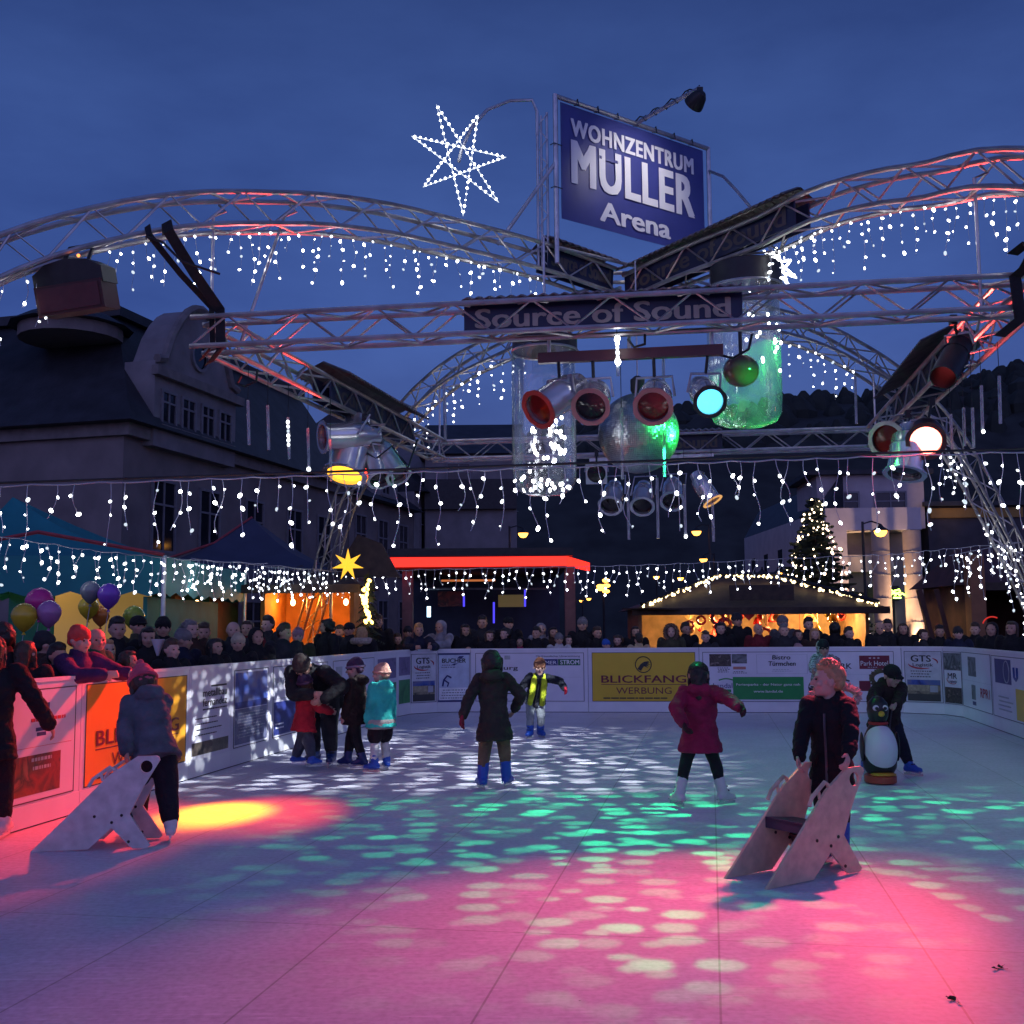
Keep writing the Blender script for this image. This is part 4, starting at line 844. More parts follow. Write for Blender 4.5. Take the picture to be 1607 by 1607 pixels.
def icicle(label, path, ndrops, dl, per, br, seed, group, wire_r=.0035, curl=.04, cab=True, cable_r=.007, cmat=None, mat=None, sag=.0, tilt=1.2):
    rg = random.Random(seed); P = [V(p) for p in path]; mat = mat or LEDW
    d = [0]
    for a, b in zip(P, P[1:]): d.append(d[-1]+(b-a).length)
    def at(t):
        x_ = t*d[-1]; j = 0
        while j < len(d)-2 and d[j+1] < x_: j += 1
        q = P[j].lerp(P[j+1], (x_-d[j])/max(1e-6, d[j+1]-d[j])); return q-V((0, 0, sag*sin(pi*((t*4) % 1))))
    r = thing('icicle_light_string', label, 'light string', at(.5), group)
    if cab: part('cable', MB().tube([at(i/40) for i in range(41)], cable_r, 5), cmat or CABLEW, r)
    pat = [.35, 1.0, .55, .8, .3, .7, .95, .45]
    nb = 0
    for k in range(ndrops):
        t = (k+.5+rg.uniform(-.3, .3))/ndrops; p = at(t); L_ = dl[0]+(dl[1]-dl[0])*min(1, max(0, pat[(k+seed) % 8]*rg.uniform(.8, 1.15)))
        n = max(2, round(L_/dl[1]*per)); ph = rg.uniform(0, 6.28); fr = rg.uniform(5, 9); am = curl*rg.uniform(.3, 1)
        ns = 9; dirx = V((rg.uniform(-1, 1), rg.uniform(-.5, .5), 0)).normalized()
        wp = [p+dirx*(am*(sin(ph+fr*L_*(i/ns)*1.6)-sin(ph)))*(.4+i/ns)-V((0, 0, L_*i/ns)) for i in range(ns+1)]
        dr = part('drop', MB().tube(wp, wire_r, 4), WIRE, r)
        for j in range(n):
            u_ = (j+rg.uniform(.5, 1.0))/n*ns; i = min(ns-1, int(u_)); q = wp[i].lerp(wp[i+1], min(1, u_-i)); sd = V((rg.choice((-1, 1))*rg.uniform(.4, 1)*br*1.2, rg.uniform(-.02, .02), 0))
            add_bulb(dr, q+sd, br, mat, rg, tilt=tilt); nb += 1
    return r
GA = 'front icicle light strings across the picture'
def frontp(x_): 
    y_ = lerp(762, 735, x_/800) if x_ < 800 else lerp(735, 708, (x_-800)/807)
    return D(x_, y_, lerp(9.7, 9.2, x_/1607))
for a, b, n, sd_, lab in ((-160, 262, 12, 1, 'front icicle lights at far left, in front of the dark house wall'), (262, 530, 11, 2, 'front icicle lights above the blue tent, left of the amber lamp'), (530, 800, 12, 3, 'front icicle lights between the amber lamp and the left jar'),
                          (800, 1080, 12, 4, 'front icicle lights below the jars and mirror ball'), (1080, 1350, 12, 5, 'front icicle lights in front of the lit Christmas tree'), (1350, 1760, 15, 6, 'front icicle lights at the right edge below the red lamp')):
    icicle(lab, [frontp(a+(b-a)*i/8) for i in range(9)], max(9, n-1), (.10, .64), 4, .0128, sd_, GA, curl=.05, cmat=CABLEW, sag=.012)
m = MB(); m.tube([frontp(x_)+V((0, .25, .06-.0*x_)) for x_ in range(-160, 1800, 80)], .012, 6); solo('power_cable', m, CABLE, 'thin black cable stretched across the picture above the front lights', 'cable', loc=frontp(800))
GF = 'far icicle light strings over the back crowd'
def farp(x_):
    pts = [(540, 896), (800, 890), (930, 888), (1060, 884), (1200, 877), (1400, 869), (1607, 849), (1700, 840)]
    for (a, ya), (b, yb_) in zip(pts, pts[1:]):
        if x_ <= b: break
    return D(x_, lerp(ya, yb_, (x_-a)/(b-a)), lerp(22.6, 19.6, max(0, (x_-540)/1060)))
for a, b, n, sd_, lab in ((535, 700, 15, 11, 'far icicle lights right of the yellow star'), (700, 930, 20, 12, 'far icicle lights under the red neon strip'), (930, 1110, 16, 13, 'far icicle lights left of the lit market hut'),
                          (1110, 1370, 22, 14, 'far icicle lights across the foot of the Christmas tree'), (1370, 1480, 11, 15, 'far icicle lights before the lit columns'), (1480, 1690, 17, 16, 'far icicle lights at the right edge, before the dark hut')):
    icicle(lab, [farp(a+(b-a)*i/6) for i in range(7)], int(n*.95), (.14, .62), 4, .0160, sd_, GF, wire_r=.005, curl=.05, sag=.02)
GLs = 'icicle light strings over the left crowd'
for k, (p, q, n, sd_, lab) in enumerate(((D(-90, 826, 13.0), D(140, 862, 14.2), 13, 21, 'side icicle lights at far left before the teal tent'), (D(140, 862, 14.2), D(300, 878, 16.5), 14, 22, 'side icicle lights over the yellow tent wall and balloons'),
                                      (D(300, 876, 16.5), D(545, 897, 22.0), 24, 23, 'side icicle lights over the orange stall'), (D(215, 872, 17.0), D(420, 884, 19.0), 16, 24, 'second row of side icicle lights before the blue tent'), (D(410, 888, 20.4), D(560, 897, 23.0), 22, 25, 'dense side icicle lights in front of the left lattice leg'))):
    icicle(lab, [p.lerp(q, i/5) for i in range(6)], int(n*.95), (.18, .62), 5, .0158, sd_, GLs, wire_r=.004, curl=.05, sag=.02)
GRs = 'icicle light strings at the right leg'
icicle('icicle lights bunched at the top of the right lattice leg', [arch_pt(BR, t, ARCH['BR'][1], -.05) for t in (1.28, 1.34, 1.4, 1.46)], 7, (.2, .7), 6, .017, 31, GRs, cab=True)
icicle('icicle lights bunched on the lower right lattice leg', [arch_pt(BR, t, ARCH['BR'][1], -.02) for t in (1.55, 1.65, 1.72, 1.8)], 10, (.25, .9), 5, .017, 32, GRs)
icicle('icicle lights strung from the right leg to the edge', [D(1490, 872, 19.0), D(1560, 858, 17.5), D(1690, 836, 16.0)], 15, (.2, .8), 5, .016, 33, GRs)
GAr = 'icicle light strings under the arches'
def archl(k, t0, t1, n=12): c, pr = ARCH[k]; return [arch_pt(c, lerp(t0, t1, i/n), pr, -.02) for i in range(n+1)]
icicle('icicle lights under the left arch nearest the straps', archl('FL', 1.19, .90), 15, (.14, .62), 5, .0115, 41, GAr, wire_r=.0018, cab=False, curl=.03)
icicle('icicle lights under the top of the left arch', archl('FL', .90, .52), 17, (.14, .62), 5, .012, 42, GAr, wire_r=.0018, cab=False, curl=.03)
icicle('icicle lights under the inner end of the left arch', archl('FL', .52, .22), 13, (.10, .5), 4, .0125, 43, GAr, wire_r=.0018, cab=False, curl=.03)
icicle('icicle lights under the left arch at the picture edge', archl('FL', 1.50, 1.26), 11, (.2, .7), 5, .0115, 44, GAr, wire_r=.003, cab=False, curl=.05)
icicle('icicle lights under the right arch near the jar lid', archl('FR', .42, .66), 14, (.1, .5), 5, .0125, 45, GAr, wire_r=.0018, cab=False, curl=.03)
icicle('icicle lights under the right arch at the picture edge', archl('FR', .66, 1.12), 19, (.12, .62), 5, .0115, 46, GAr, wire_r=.0018, cab=False, curl=.03)
icicle('icicle lights under the back left arch, against the sky', archl('BL', .45, 1.22), 13, (.14, .75), 6, .015, 47, GAr, wire_r=.0018, cab=False, curl=.03)
icicle('icicle lights under the back right arch, against the hill', archl('BR', .55, .92), 9, (.14, .7), 5, .015, 48, GAr, wire_r=.0018, cab=False, curl=.03)
# hanging snowfall tubes
TUBE = glass_mat('snow_tube', (.85, .85, .85), .35, .1)
GT = 'snowfall light tubes hanging from the beams'
TUBER = M('tube_amber_lit', (.45, .25, .2), .3); nt_ = 0
for x_, y0, y1, Y, lab, lit in ((389, 628, 698, 11.4, 'leftmost snowfall tube under the left beam', 0), (420, 636, 706, 11.8, 'snowfall tube second from left under the left beam', 0), (452, 655, 720, 12.2, 'snowfall tube with bright beads lit, left beam', 1), (483, 672, 737, 12.6, 'snowfall tube with one bright tip, left beam', 2), (518, 690, 755, 13.0, 'snowfall tube just left of the amber lamp', 0), (697, 600, 690, 15.6, 'long snowfall tube at the back left corner', 0),
                           (968, 525, 590, 10.1, 'snowfall tube with beads lit, hanging before the red bar', 1), (900, 640, 748, 11.9, 'green tinted snowfall tube right of the left jar', 0), (975, 640, 752, 11.6, 'snowfall tube in front of the mirror ball, left one', 0), (1041, 560, 748, 11.4, 'snowfall tube in front of the mirror ball, right one', 0),
                           (985, 755, 847, 17.0, 'snowfall tube below the back lamps, left of three', 0), (1031, 750, 845, 17.0, 'snowfall tube below the back lamps, middle of three', 0), (1074, 760, 842, 17.0, 'snowfall tube below the back lamps, right of three', 2), (1118, 790, 850, 17.0, 'snowfall tube below the amber rimmed lamp', 0),
                           (1342, 590, 665, 13.4, 'bent snowfall tube left of the right canopy', 0), (1492, 650, 705, 11.9, 'snowfall tube right of the glowing lamp, first', 0), (1512, 640, 700, 11.6, 'snowfall tube right of the glowing lamp, second', 0), (1526, 640, 703, 11.3, 'snowfall tube right of the glowing lamp, pink lit', 0), (1540, 605, 678, 11.0, 'snowfall tube with one bright tip, near right edge', 2), (1568, 590, 665, 10.7, 'rightmost snowfall tube under the right beam', 0)):
    a = D(x_, y0, Y); b = D(x_+2, y1, Y); r = thing('snowfall_tube', lab, 'light tube', a, GT)
    part('tube', MB().tube([a, b], .017 if Y < 14 else .024, 8), TUBE, r); part('wire', MB().tube([a, V((a.x, a.y, min(ZB, a.z+1.2)))], .004, 4), CABLE, r)
    rg = random.Random(int(x_))
    if lit == 1:
        for k in range(6): add_bulb(r, a.lerp(b, .12+.11*k)-V((0, .02, 0)), .022, LEDW, rg, 1.2, .3)
    if lit == 2: add_bulb(r, b-V((0, .02, 0)), .022, LEDW, rg, 1.2, .3)
# loose black cables looping on the rig
for k, (pts, lab) in enumerate((([D(378, 590, 11.0), D(372, 602, 11.0), D(384, 606, 10.95), D(402, 598, 10.9), D(404, 580, 10.95)], 'black cable loop with clamp under the left beam corner'), ([D(1115, 540, 10.2), D(1125, 556, 10.2), D(1150, 562, 10.2), D(1175, 548, 10.2), D(1180, 525, 10.3)], 'black cable loop under the right end of the canopy board'), ([D(985, 532, 10.2), D(995, 545, 10.2), D(1012, 540, 10.2), D(1012, 525, 10.25)], 'small black cable loop under the canopy board'),
                           ([D(560, 700, 14.0), D(590, 720, 13.9), D(615, 700, 13.9), D(640, 735, 13.8), D(655, 690, 14.2)], 'tangle of black cables in the left lamp cluster'), ([D(232, 372, 10.1), D(255, 380, 10.05), D(285, 410, 10.0), D(345, 430, 10.2)], 'black cable sagging from left arch beside the straps'))):
    solo('power_cable', MB().tube(pts, .013, 6), CABLE, lab, 'cable', 'loose cables on the rig', loc=pts[0])
# ================================================================ background: houses
PLASTER = M('grey_plaster', (.20, .17, .16), .85, 0, .2, 1.2, .2, bscale=18); PLASTER2 = M('pale_plaster', (.22, .205, .205), .85, 0, .2, 1.5, .2, bscale=18); SLATE = M('slate_roof', (.025, .027, .032), .6, 0, .4, 2, .4, bscale=12)
WINF = M('window_frame', (.20, .19, .2), .6); WING = M('window_glass', (.012, .014, .02), .08); TRIM = M('stone_trim', (.19, .17, .16), .8, 0, .2, 4)
def frame(O, ang):
    u = V((sin(ang), cos(ang), 0)); n = V((cos(ang), -sin(ang), 0)); O = V(O)
    return lambda a, b, z: O+u*a+n*b+V((0, 0, z))       # a along, b outward (towards the square), z up
def fbox(F, a0, a1, b0, b1, z0, z1, mb=None):
    mb = mb or MB(); P = [F(a, b, z) for a in (a0, a1) for b in (b0, b1) for z in (z0, z1)]
    mb.add(P, [(0, 1, 3, 2), (4, 6, 7, 5), (0, 4, 5, 1), (2, 3, 7, 6), (0, 2, 6, 4), (1, 5, 7, 3)]); return mb
def window(F, par, a, z, w, h, b=0., panes=2, frm=None, glass=None):
    m = MB(); t = .07
    for q in ((a-w/2-t, a+w/2+t, z-h/2-t, z-h/2), (a-w/2-t, a+w/2+t, z+h/2, z+h/2+t), (a-w/2-t, a-w/2, z-h/2, z+h/2), (a+w/2, a+w/2+t, z-h/2, z+h/2)): fbox(F, q[0], q[1], b+.003, b+.06, q[2], q[3], m)
    for k in range(1, panes): x_ = a-w/2+w*k/panes; fbox(F, x_-.025, x_+.025, b+.02, b+.05, z-h/2, z+h/2, m)
    fbox(F, a-w/2, a+w/2, b+.02, b+.048, z+h*.15, z+h*.15+.05, m)
    f = part('window', m, frm or WINF, par, smooth=False)
    part('pane', fbox(F, a-w/2, a+w/2, b+.004, b+.018, z-h/2, z+h/2), glass or WING, f, smooth=False)
    part('sill', fbox(F, a-w/2-.15, a+w/2+.15, b+.003, b+.12, z-h/2-.16, z-h/2-.07), TRIM, f, smooth=False); return f
HA = RD(15.0); HO = D(186, 985, 26.0); HO.z = 0; F1 = frame(HO, HA)
ze = D(186, 684, 26.0).z
hs = thing('town_house', 'large dark townhouse on the left with a curved gable and round window', 'house', HO)
part('wall', fbox(F1, 0, 13, -12, 0, 0, ze), PLASTER, hs, smooth=False)
part('cornice', fbox(F1, -.15, 13, -12, .22, ze+.002, ze+.30), TRIM, hs, smooth=False)
zr = ze+3.6
m = MB(); eo = .5
P = [F1(-eo, eo, ze+.3), F1(13, eo, ze+.3), F1(13, -12.5, ze+.3), F1(-eo, -12.5, ze+.3), F1(2.2, -1.8, zr), F1(13, -1.8, zr), F1(13, -9, zr), F1(2.2, -9, zr)]
m.add(P, [(0, 1, 5, 4), (1, 2, 6, 5), (2, 3, 7, 6), (3, 0, 4, 7), (4, 5, 6, 7), (3, 2, 1, 0)]); roof = part('roof', m, SLATE, hs, smooth=False)
part('roof_cap', fbox(F1, 2.0, 13, -9.2, -1.6, zr+.002, zr+.25), SLATE, hs, smooth=False)
# turret with pale band on the roof corner
tpt = D(112, 520, 27.5); part('turret_band', MB().lathe([(1.25, .2), (1.25, .5)], tpt-V((0, 0, .45)), (0, 0, 1), 20), PLASTER, hs, smooth=False); part('turret_roof', MB().lathe([(1.5, 0), (1.0, .3), (.4, .5), (.05, .6)], tpt+V((0, 0, .06)), (0, 0, 1), 12), SLATE, hs, smooth=False)
# curved gable dormer
g0, g1 = .75, 4.7; zg = ze-.12; gp = [(g0, zg), (g1, zg), (g1, zg+2.05)]
for k in range(13):
    t = k/12; a = g1-(g1-g0)*t; base = zg+2.05; hump = 1.75*(max(0, sin(pi*min(1, max(0, (t-.08)/.84)))))**.75; gp.append((a, base+.05+hump))
gp.append((g0, zg+2.05))
m = MB(); m.prism(gp, -.55, .30, lambda a, z, h: F1(a, h, z)); gab = part('gable', m, PLASTER2, hs, smooth=False)
part('gable_cornice', fbox(F1, g0-.15, g1+.15, -.549+.85, .49, zg+1.72, zg+1.95), TRIM, hs, smooth=False)
m = MB(); m.tube([F1(a, .35, z+.05) for a, z in gp[3:-1]], .11, 6); part('gable_coping', m, TRIM, hs)
for a in (1.35, 2.25, 3.2, 4.1): window(F1, hs, a, zg+1.0, .55, .75, .30)
m = MB(); m.lathe([(.34, .0), (.42, .0), (.42, .08), (.34, .08)], F1(2.72, .302, zg+2.65), F1(0, 1, 0)-F1(0, 0, 0), 20, False); rw = part('round_window', m, WINF, hs); part('pane', MB().lathe([(.02, .0), (.34, .0), (.34, .02)], F1(2.72, .304, zg+2.65), F1(0, 1, 0)-F1(0, 0, 0), 20), WING, rw)
for a in (1.7, 3.9, 6.4, 9.0, 11.2):
    window(F1, hs, a, ze-1.75, .95, 1.7); window(F1, hs, a, ze-4.6, .95, 1.6)
part('chimney', fbox(F1, 7.6, 8.5, -3, -2.2, zr-.3, zr+1.1), M('chimney_brick', (.06, .04, .035), .9), roof, smooth=False); part('chimney', fbox(F1, -.2, .5, -5, -4.2, zr-1.0, zr+1.0), MATS['chimney_brick'], roof, smooth=False)
for i, (a0, a1, zew, dz, lab) in enumerate(((13.1, 19.8, ze+.1, 2.9, 'second dark house in the left row, steep roof behind the snowfall tubes'), (19.9, 27, ze+1.0, 3.6, 'third dark house in the left row, gable above the amber lamp'), (27.1, 35, ze+1.6, 3.2, 'fourth dark house in the left row, tall narrow windows beside the red neon'))):
    h = thing('town_house', lab, 'house', F1((a0+a1)/2, -4, 0), 'row of old houses on the left')
    part('wall', fbox(F1, a0, a1, -9, 0, 0, zew), PLASTER if i != 1 else PLASTER2, h, smooth=False)
    m = MB(); P = [F1(a0, .5, zew), F1(a1, .5, zew), F1(a1, -9.4, zew), F1(a0, -9.4, zew), F1(a0, -3.5, zew+dz), F1(a1, -3.5, zew+dz)]
    m.add(P, [(0, 1, 5, 4), (2, 3, 4, 5), (0, 4, 3), (1, 2, 5), (0, 3, 2, 1)]); rf = part('roof', m, SLATE, h, smooth=False)
    mid = (a0+a1)/2; m = MB(); m.prism([(mid-1.3, zew), (mid+1.3, zew), (mid+1.3, zew+1.3), (mid, zew+2.5), (mid-1.3, zew+1.3)], -2.5, .1, lambda a, z, hh: F1(a, hh, z)); part('dormer', m, PLASTER2, h, smooth=False); window(F1, h, mid, zew+.85, .7, .9, .1)
    for a in (a0+1.2, mid, a1-1.2):
        window(F1, h, a, zew-1.6, .9, 1.9); window(F1, h, a, zew-4.6, .9, 1.9)
    part('chimney', fbox(F1, a0+.5, a0+1.3, -4, -3.2, zew+dz-.6, zew+dz+.9), MATS['chimney_brick'], rf, smooth=False)
# low pale house end right of the row (behind the neon bar)
Fp = frame(D(690, 985, 46), RD(90)); z1 = D(720, 775, 46).z
h = thing('town_house', 'low pale house with dark shop band behind the red neon bar', 'house', D(710, 985, 46)*1.0)
part('wall', fbox(Fp, -.6, 3.2, -8, 0, 0, z1), PLASTER2, h, smooth=False); part('shop_band', fbox(Fp, -.6, 3.2, .003, .3, D(700, 862, 46).z, D(700, 815, 46).z), BLACK, h, smooth=False)
m = MB(); m.add([Fp(-.9, .4, z1), Fp(3.5, .4, z1), Fp(3.5, -8.3, z1), Fp(-.9, -8.3, z1), Fp(-.9, -4, z1+2.0), Fp(3.5, -4, z1+2.0)], [(0, 1, 5, 4), (2, 3, 4, 5), (0, 4, 3), (1, 2, 5), (0, 3, 2, 1)]); part('roof', m, SLATE, h, smooth=False)
window(Fp, h, .8, z1-.9, .9, 1.0)
# ---- modern building on the right
MY = 41.0; mo = D(1302, 985, MY); mo.z = 0; Fm = frame(mo, RD(93)); mw = (D(1450, 900, MY)-D(1302, 900, MY)).length
zt = D(1380, 797, MY).z; MW = M('modern_render', (.58, .52, .50), .8, 0, .1, 2, .1)
mb_ = thing('modern_building', 'pale modern building with lit round columns behind the Christmas tree', 'building', mo)
zs = D(1400, 890, MY).z
part('wall', fbox(Fm, 0, mw-.3, -7, -1.3, 0, zt-.6), M('modern_wall_back', (.26, .24, .25), .8, 0, .15, 2), mb_, smooth=False)
part('frame_beam', fbox(Fm, 0, mw, -1.2, 0, D(1400, 832, MY).z, zt), MW, mb_, smooth=False)
part('side_frame', fbox(Fm, 0, .75, -1.2, -.003, 0, D(1400, 832, MY).z-.002), MW, mb_, smooth=False)
part('floor_band', fbox(Fm, .76, mw-.8, -1.28, -.9, D(1400, 895, MY).z, D(1400, 868, MY).z), MW, mb_, smooth=False)
part('blind', fbox(Fm, 2.0, mw-.9, -1.298, -1.20, D(1400, 862, MY).z, D(1400, 824, MY).z), M('blue_shutter', (.10, .11, .15), .6, 0, .1, 6), mb_, smooth=False)
for x_ in (1387, 1437):
    p = D(x_, 985, MY-.6); p.z = 0; part('column', MB().lathe([(.32, 0), (.32, D(x_, 833, MY-.6).z)], p, (0, 0, 1), 20), M('lit_column', (.42, .34, .28), .75, 0, .1, 3, .1), mb_)
    for k in range(1, 6): part('column_joint', MB().tube([p+V((.322*cos(2*pi*i/20), .322*sin(2*pi*i/20), k*.85)) for i in range(20)], .008, 4, True), SEAM, mb_)
    q = p+V((0, -.55, .25)); part('uplight', MB().lathe([(.06, 0), (.09, .12)], q, (0, 0, 1), 10), BLACK, mb_)
    spot('column_uplight', q+V((0, 0, .15)), p+V((0, 0, 4)), (1, .62, .36), 1700, 75, .8, .05, mb_)
part('door_glazing', fbox(Fm, 2.0, mw-.75, -1.295, -1.25, .1, D(1400, 956, MY).z), E('lit_shop_glass', (1, .86, .42), 1.1), mb_, smooth=False)
for k in range(4): part('mullion', fbox(Fm, 2.0+k*.62, 2.09+k*.62, -1.249, -1.17, .1, D(1400, 942, MY).z), BLACK, mb_, smooth=False)
part('transom', fbox(Fm, 2.0, mw-.75, -1.249, -1.18, D(1400, 961, MY).z, D(1400, 956, MY).z), BLACK, mb_, smooth=False)
part('fanlight', fbox(Fm, 2.0, mw-.75, -1.295, -1.25, D(1400, 955, MY).z, D(1400, 944, MY).z), M('dim_lit_glass', (.2, .17, .09), .3, emit=(1, .8, .4), es=.16), mb_, smooth=False)
part('sign_board', fbox(Fm, 1.7, mw-.6, -1.25, -1.1, D(1400, 942, MY).z, D(1400, 918, MY).z), BLACK, mb_, smooth=False)
neo = E('neon_green', (.55, 1, .12), 5.0); ms = MB(); sb = MY-1.0
sc = lambda pts: [D(x_, y_, MY-.55) for x_, y_ in pts]
ms.tube(sc([(1399, 930), (1392, 934), (1391, 928), (1397, 925), (1402, 928), (1398, 934), (1395, 937)]), .035, 6)
ms.tube(sc([(1401, 932), (1404, 927), (1411, 925), (1413, 929), (1407, 931), (1401, 930)]), .035, 6)
ms.tube(sc([(1404, 935), (1408, 931), (1412, 934), (1416, 931), (1420, 934), (1424, 931), (1430, 932)]), .035, 6)
ms.tube(sc([(1402, 938), (1408, 938), (1414, 938)]), .035, 6); part('neon_script', ms, neo, mb_)
# recessed upper storey and receding side wing
part('upper_storey', fbox(Fm, .2, 4.3, -6, -2.2, zt-.6, D(1340, 745, MY+2).z), M('upper_render', (.45, .4, .4), .8, 0, .1, 2), mb_, smooth=False); part('upper_roof', fbox(Fm, -.2, 4.6, -6.2, -1.9, D(1340, 745, MY+2).z+.002, D(1340, 738, MY+2).z), SLATE, mb_, smooth=False)
window(Fm, mb_, 1.2, zt+.3, 1.1, 1.0, -2.2); window(Fm, mb_, 3.0, zt+.3, 1.1, 1.0, -2.2)
WA, WB = D(1302, 985, MY), D(1172, 985, 58.0); WA.z = WB.z = 0; wu = (WB-WA).normalized(); Fw = frame(WA, atan2(wu.x, wu.y)); wl = (WB-WA).length
sgn = 1
m = MB(); P = [WA, WB, WB+V((0, 0, D(1172, 845, 58).z)), WA+V((0, 0, D(1302, 800, MY).z))]; off = V((2.5, 4, 0)); m.add([V(p) for p in P]+[V(p)+off for p in P], [(0, 1, 2, 3), (7, 6, 5, 4), (0, 4, 5, 1), (3, 2, 6, 7), (0, 3, 7, 4), (1, 5, 6, 2)]); part('side_wing', m, MW, mb_, smooth=False)
wn = V((wu.y, -wu.x, 0)); wn = wn if wn.y < 0 else -wn
for k in range(5):
    for zc in (2.0, 4.2):
        c = WA+wu*(1.8+k*3.2)+V((0, 0, zc)); part('window', MB().box(c+wn*.02, (.9, .06, 1.5), Matrix((wu, wn, V((0, 0, 1)))).transposed()), WING, mb_, smooth=False)
m = MB(); m.add([P[2]+V((0, 0, 0)), P[3], P[3]+V((2.5, 4, 0)), P[2]+V((2.5, 4, 0)), (P[2]+P[2]+off)/2+V((0, 0, 1.6)), (P[3]+P[3]+off)/2+V((0, 0, 1.6))], [(0, 1, 5, 4), (2, 3, 4, 5), (0, 4, 3), (1, 2, 5)]); part('wing_roof', m, SLATE, mb_, smooth=False)
# far-right house with yellow sign band
fr_ = thing('town_house', 'dark building at the right edge with a dull yellow sign band', 'house', D(1540, 985, 43)); Fr = frame(D(1464, 985, 43), RD(92))
part('wall', fbox(Fr, 0, 6, -2, 0, 0, D(1500, 855, 43).z), M('dark_wall', (.06, .055, .06), .85, 0, .2, 2), fr_, smooth=False); part('sign_band', fbox(Fr, .1, 3.6, .003, .12, D(1500, 873, 43).z, D(1500, 858, 43).z), M('dull_yellow', (.30, .17, .03), .6, 0, .1, 4), fr_, smooth=False)
part('flat_roof', fbox(Fr, -.2, 6.2, -2.2, .3, D(1500, 855, 43).z+.002, D(1500, 848, 43).z), SLATE, fr_, smooth=False)
for k in range(3): window(Fr, fr_, .9+k*1.5, 1.5, .9, 1.4)
# ================================================================ stalls and tents
def gable_stall(label, x0, x1, Y, ye, yr, cat='market stall', wall=DARKWOOD, roofm=DARKWOOD, depth=3.0, over=.35, open_front=True, name='market_hut', counter=True, inner=None, ridge=None):
    a, b = D(x0, ye, Y), D(x1, ye, Y); zv, zrr = a.z, D((x0+x1)/2, yr, Y).z; c = (a+b)/2; c.z = 0
    r = thing(name, label, cat, c); u0, u1 = a.x, b.x
    inner = inner or wall
    part('back_wall', MB().box(((u0+u1)/2, Y+depth, zv/2), (u1-u0-.5, .08, zv)), inner, r, smooth=False)
    for x_ in (u0+.25, u1-.25): part('side_wall', MB().box((x_, Y+depth/2, zv/2), (.08, depth-.1, zv)), wall, r, smooth=False)
    if counter: part('counter', MB().box(((u0+u1)/2, Y+.15, .5), (u1-u0-.62, .5, 1.0)), wall, r, smooth=False)
    m = MB(); w_ = over; rx = ridge if ridge is not None else (u0+u1)/2; yf, yb_ = Y-.75, Y+depth+.3
    m.add([(u0, yf, zv), (u1, yf, zv), (u1, yb_, zv), (u0, yb_, zv), (rx-(u1-u0)*.12, Y+depth*.5, zrr), (rx+(u1-u0)*.12, Y+depth*.5, zrr)], [(0, 1, 5, 4), (1, 2, 5), (2, 3, 4, 5), (3, 0, 4), (3, 2, 1, 0)])
    part('roof', m, roofm, r, smooth=False); part('fascia', MB().box(((u0+u1)/2, yf-.02, zv-.06), (u1-u0+.04, .04, .16)), DARKWOOD, r, smooth=False)
    return r, u0, u1, zv, zrr
lamp_n = 0
def hutlight(par, p, col, w, rad=.12, deg=None):
    l_ = bpy.data.lights.new('hut_lamp', 'POINT'); l_.energy = w; l_.color = col; l_.shadow_soft_size = rad
    o = bpy.data.objects.new('hut_lamp', l_); COL.objects.link(o); o.parent = par; o.location = V(p)-rootloc(par)
    b = part('lamp_bulb', MB().ell(p, (.05, .05, .07), n=8, m=6), E('bulb_hut', (1, .6, .25), 12), par); return b
# lit Christmas decoration hut, centre right
HYM = 26.5
hut, u0, u1, zv, zrr = gable_stall('lit market hut with red baubles and a garland of warm lights on its roof', 988, 1378, HYM, 957, 903, wall=M('hut_timber', (.30, .17, .08), .7, 0, .25, 5, .1), depth=2.6, inner=M('hut_inner_boards', (.62, .42, .22), .7, 0, .2, 5))
for t in (.36, .62, .85): hutlight(hut, V((lerp(u0, u1, t), HYM+.9, zv-.22)), (1, .56, .20), 150)
part('flap', MB().bar(D(1000, 955, HYM-1.0), D(1062, 958, HYM-.2), 1.0, .03), DARKWOOD, hut, smooth=False)
part('name_board', MB().box(D(1195, 930, HYM-.55), (1.5, .04, .36)), DARKWOOD, hut, smooth=False)
rg = random.Random(9)
BAUB = [M('bauble_red', (.5, .02, .02), .15), M('bauble_gold', (.6, .35, .06), .2, .6), M('heart_red', (.45, .03, .02), .5), M('straw', (.55, .36, .14), .7)]
for k in range(34):
    t = rg.uniform(.22, .93); x_ = lerp(u0, u1, t); y_ = HYM+rg.uniform(.1, 1.6); z_ = zv-rg.uniform(.12, .62); mt = rg.choice(BAUB); s = rg.uniform(.05, .13)
    m = MB()
    kd = k % 4
    if kd == 0: m.ell((x_, y_, z_), (s, s, s), n=10, m=7); nm, lab = 'bauble', None
    elif kd == 1: m.lathe([(s*1.0, 0), (s*.9, s*.4), (s*.5, s*1.3), (s*.15, s*1.5)], (x_, y_, z_-s*.7), n=10); nm = 'bell'
    elif kd == 2: m.prism([(x_+s*1.2*(16*sin(a)**3)/16, z_+s*1.1*(13*cos(a)-5*cos(2*a)-2*cos(3*a)-cos(4*a))/16) for a in [2*pi*i/20 for i in range(20)]], y_-.02, y_+.02, lambda a, b, h: V((a, h, b))); nm = 'heart'
    else: m.tube([(x_+s*1.3*cos(2*pi*i/14), y_, z_+s*1.3*sin(2*pi*i/14)) for i in range(14)], s*.4, 6, True); nm = 'wreath'
    m.tube([(x_, y_, z_+s), (x_, y_, zv-.01)], .006, 4)
    o = solo(nm+'_ornament', m, mt, {'bauble': 'shiny round bauble', 'bell': 'small bell shaped ornament', 'heart': 'flat heart ornament', 'wreath': 'small ring wreath'}[nm]+' hanging in the lit market hut', 'ornament', 'ornaments hanging in the lit market hut', loc=(x_, y_, z_))
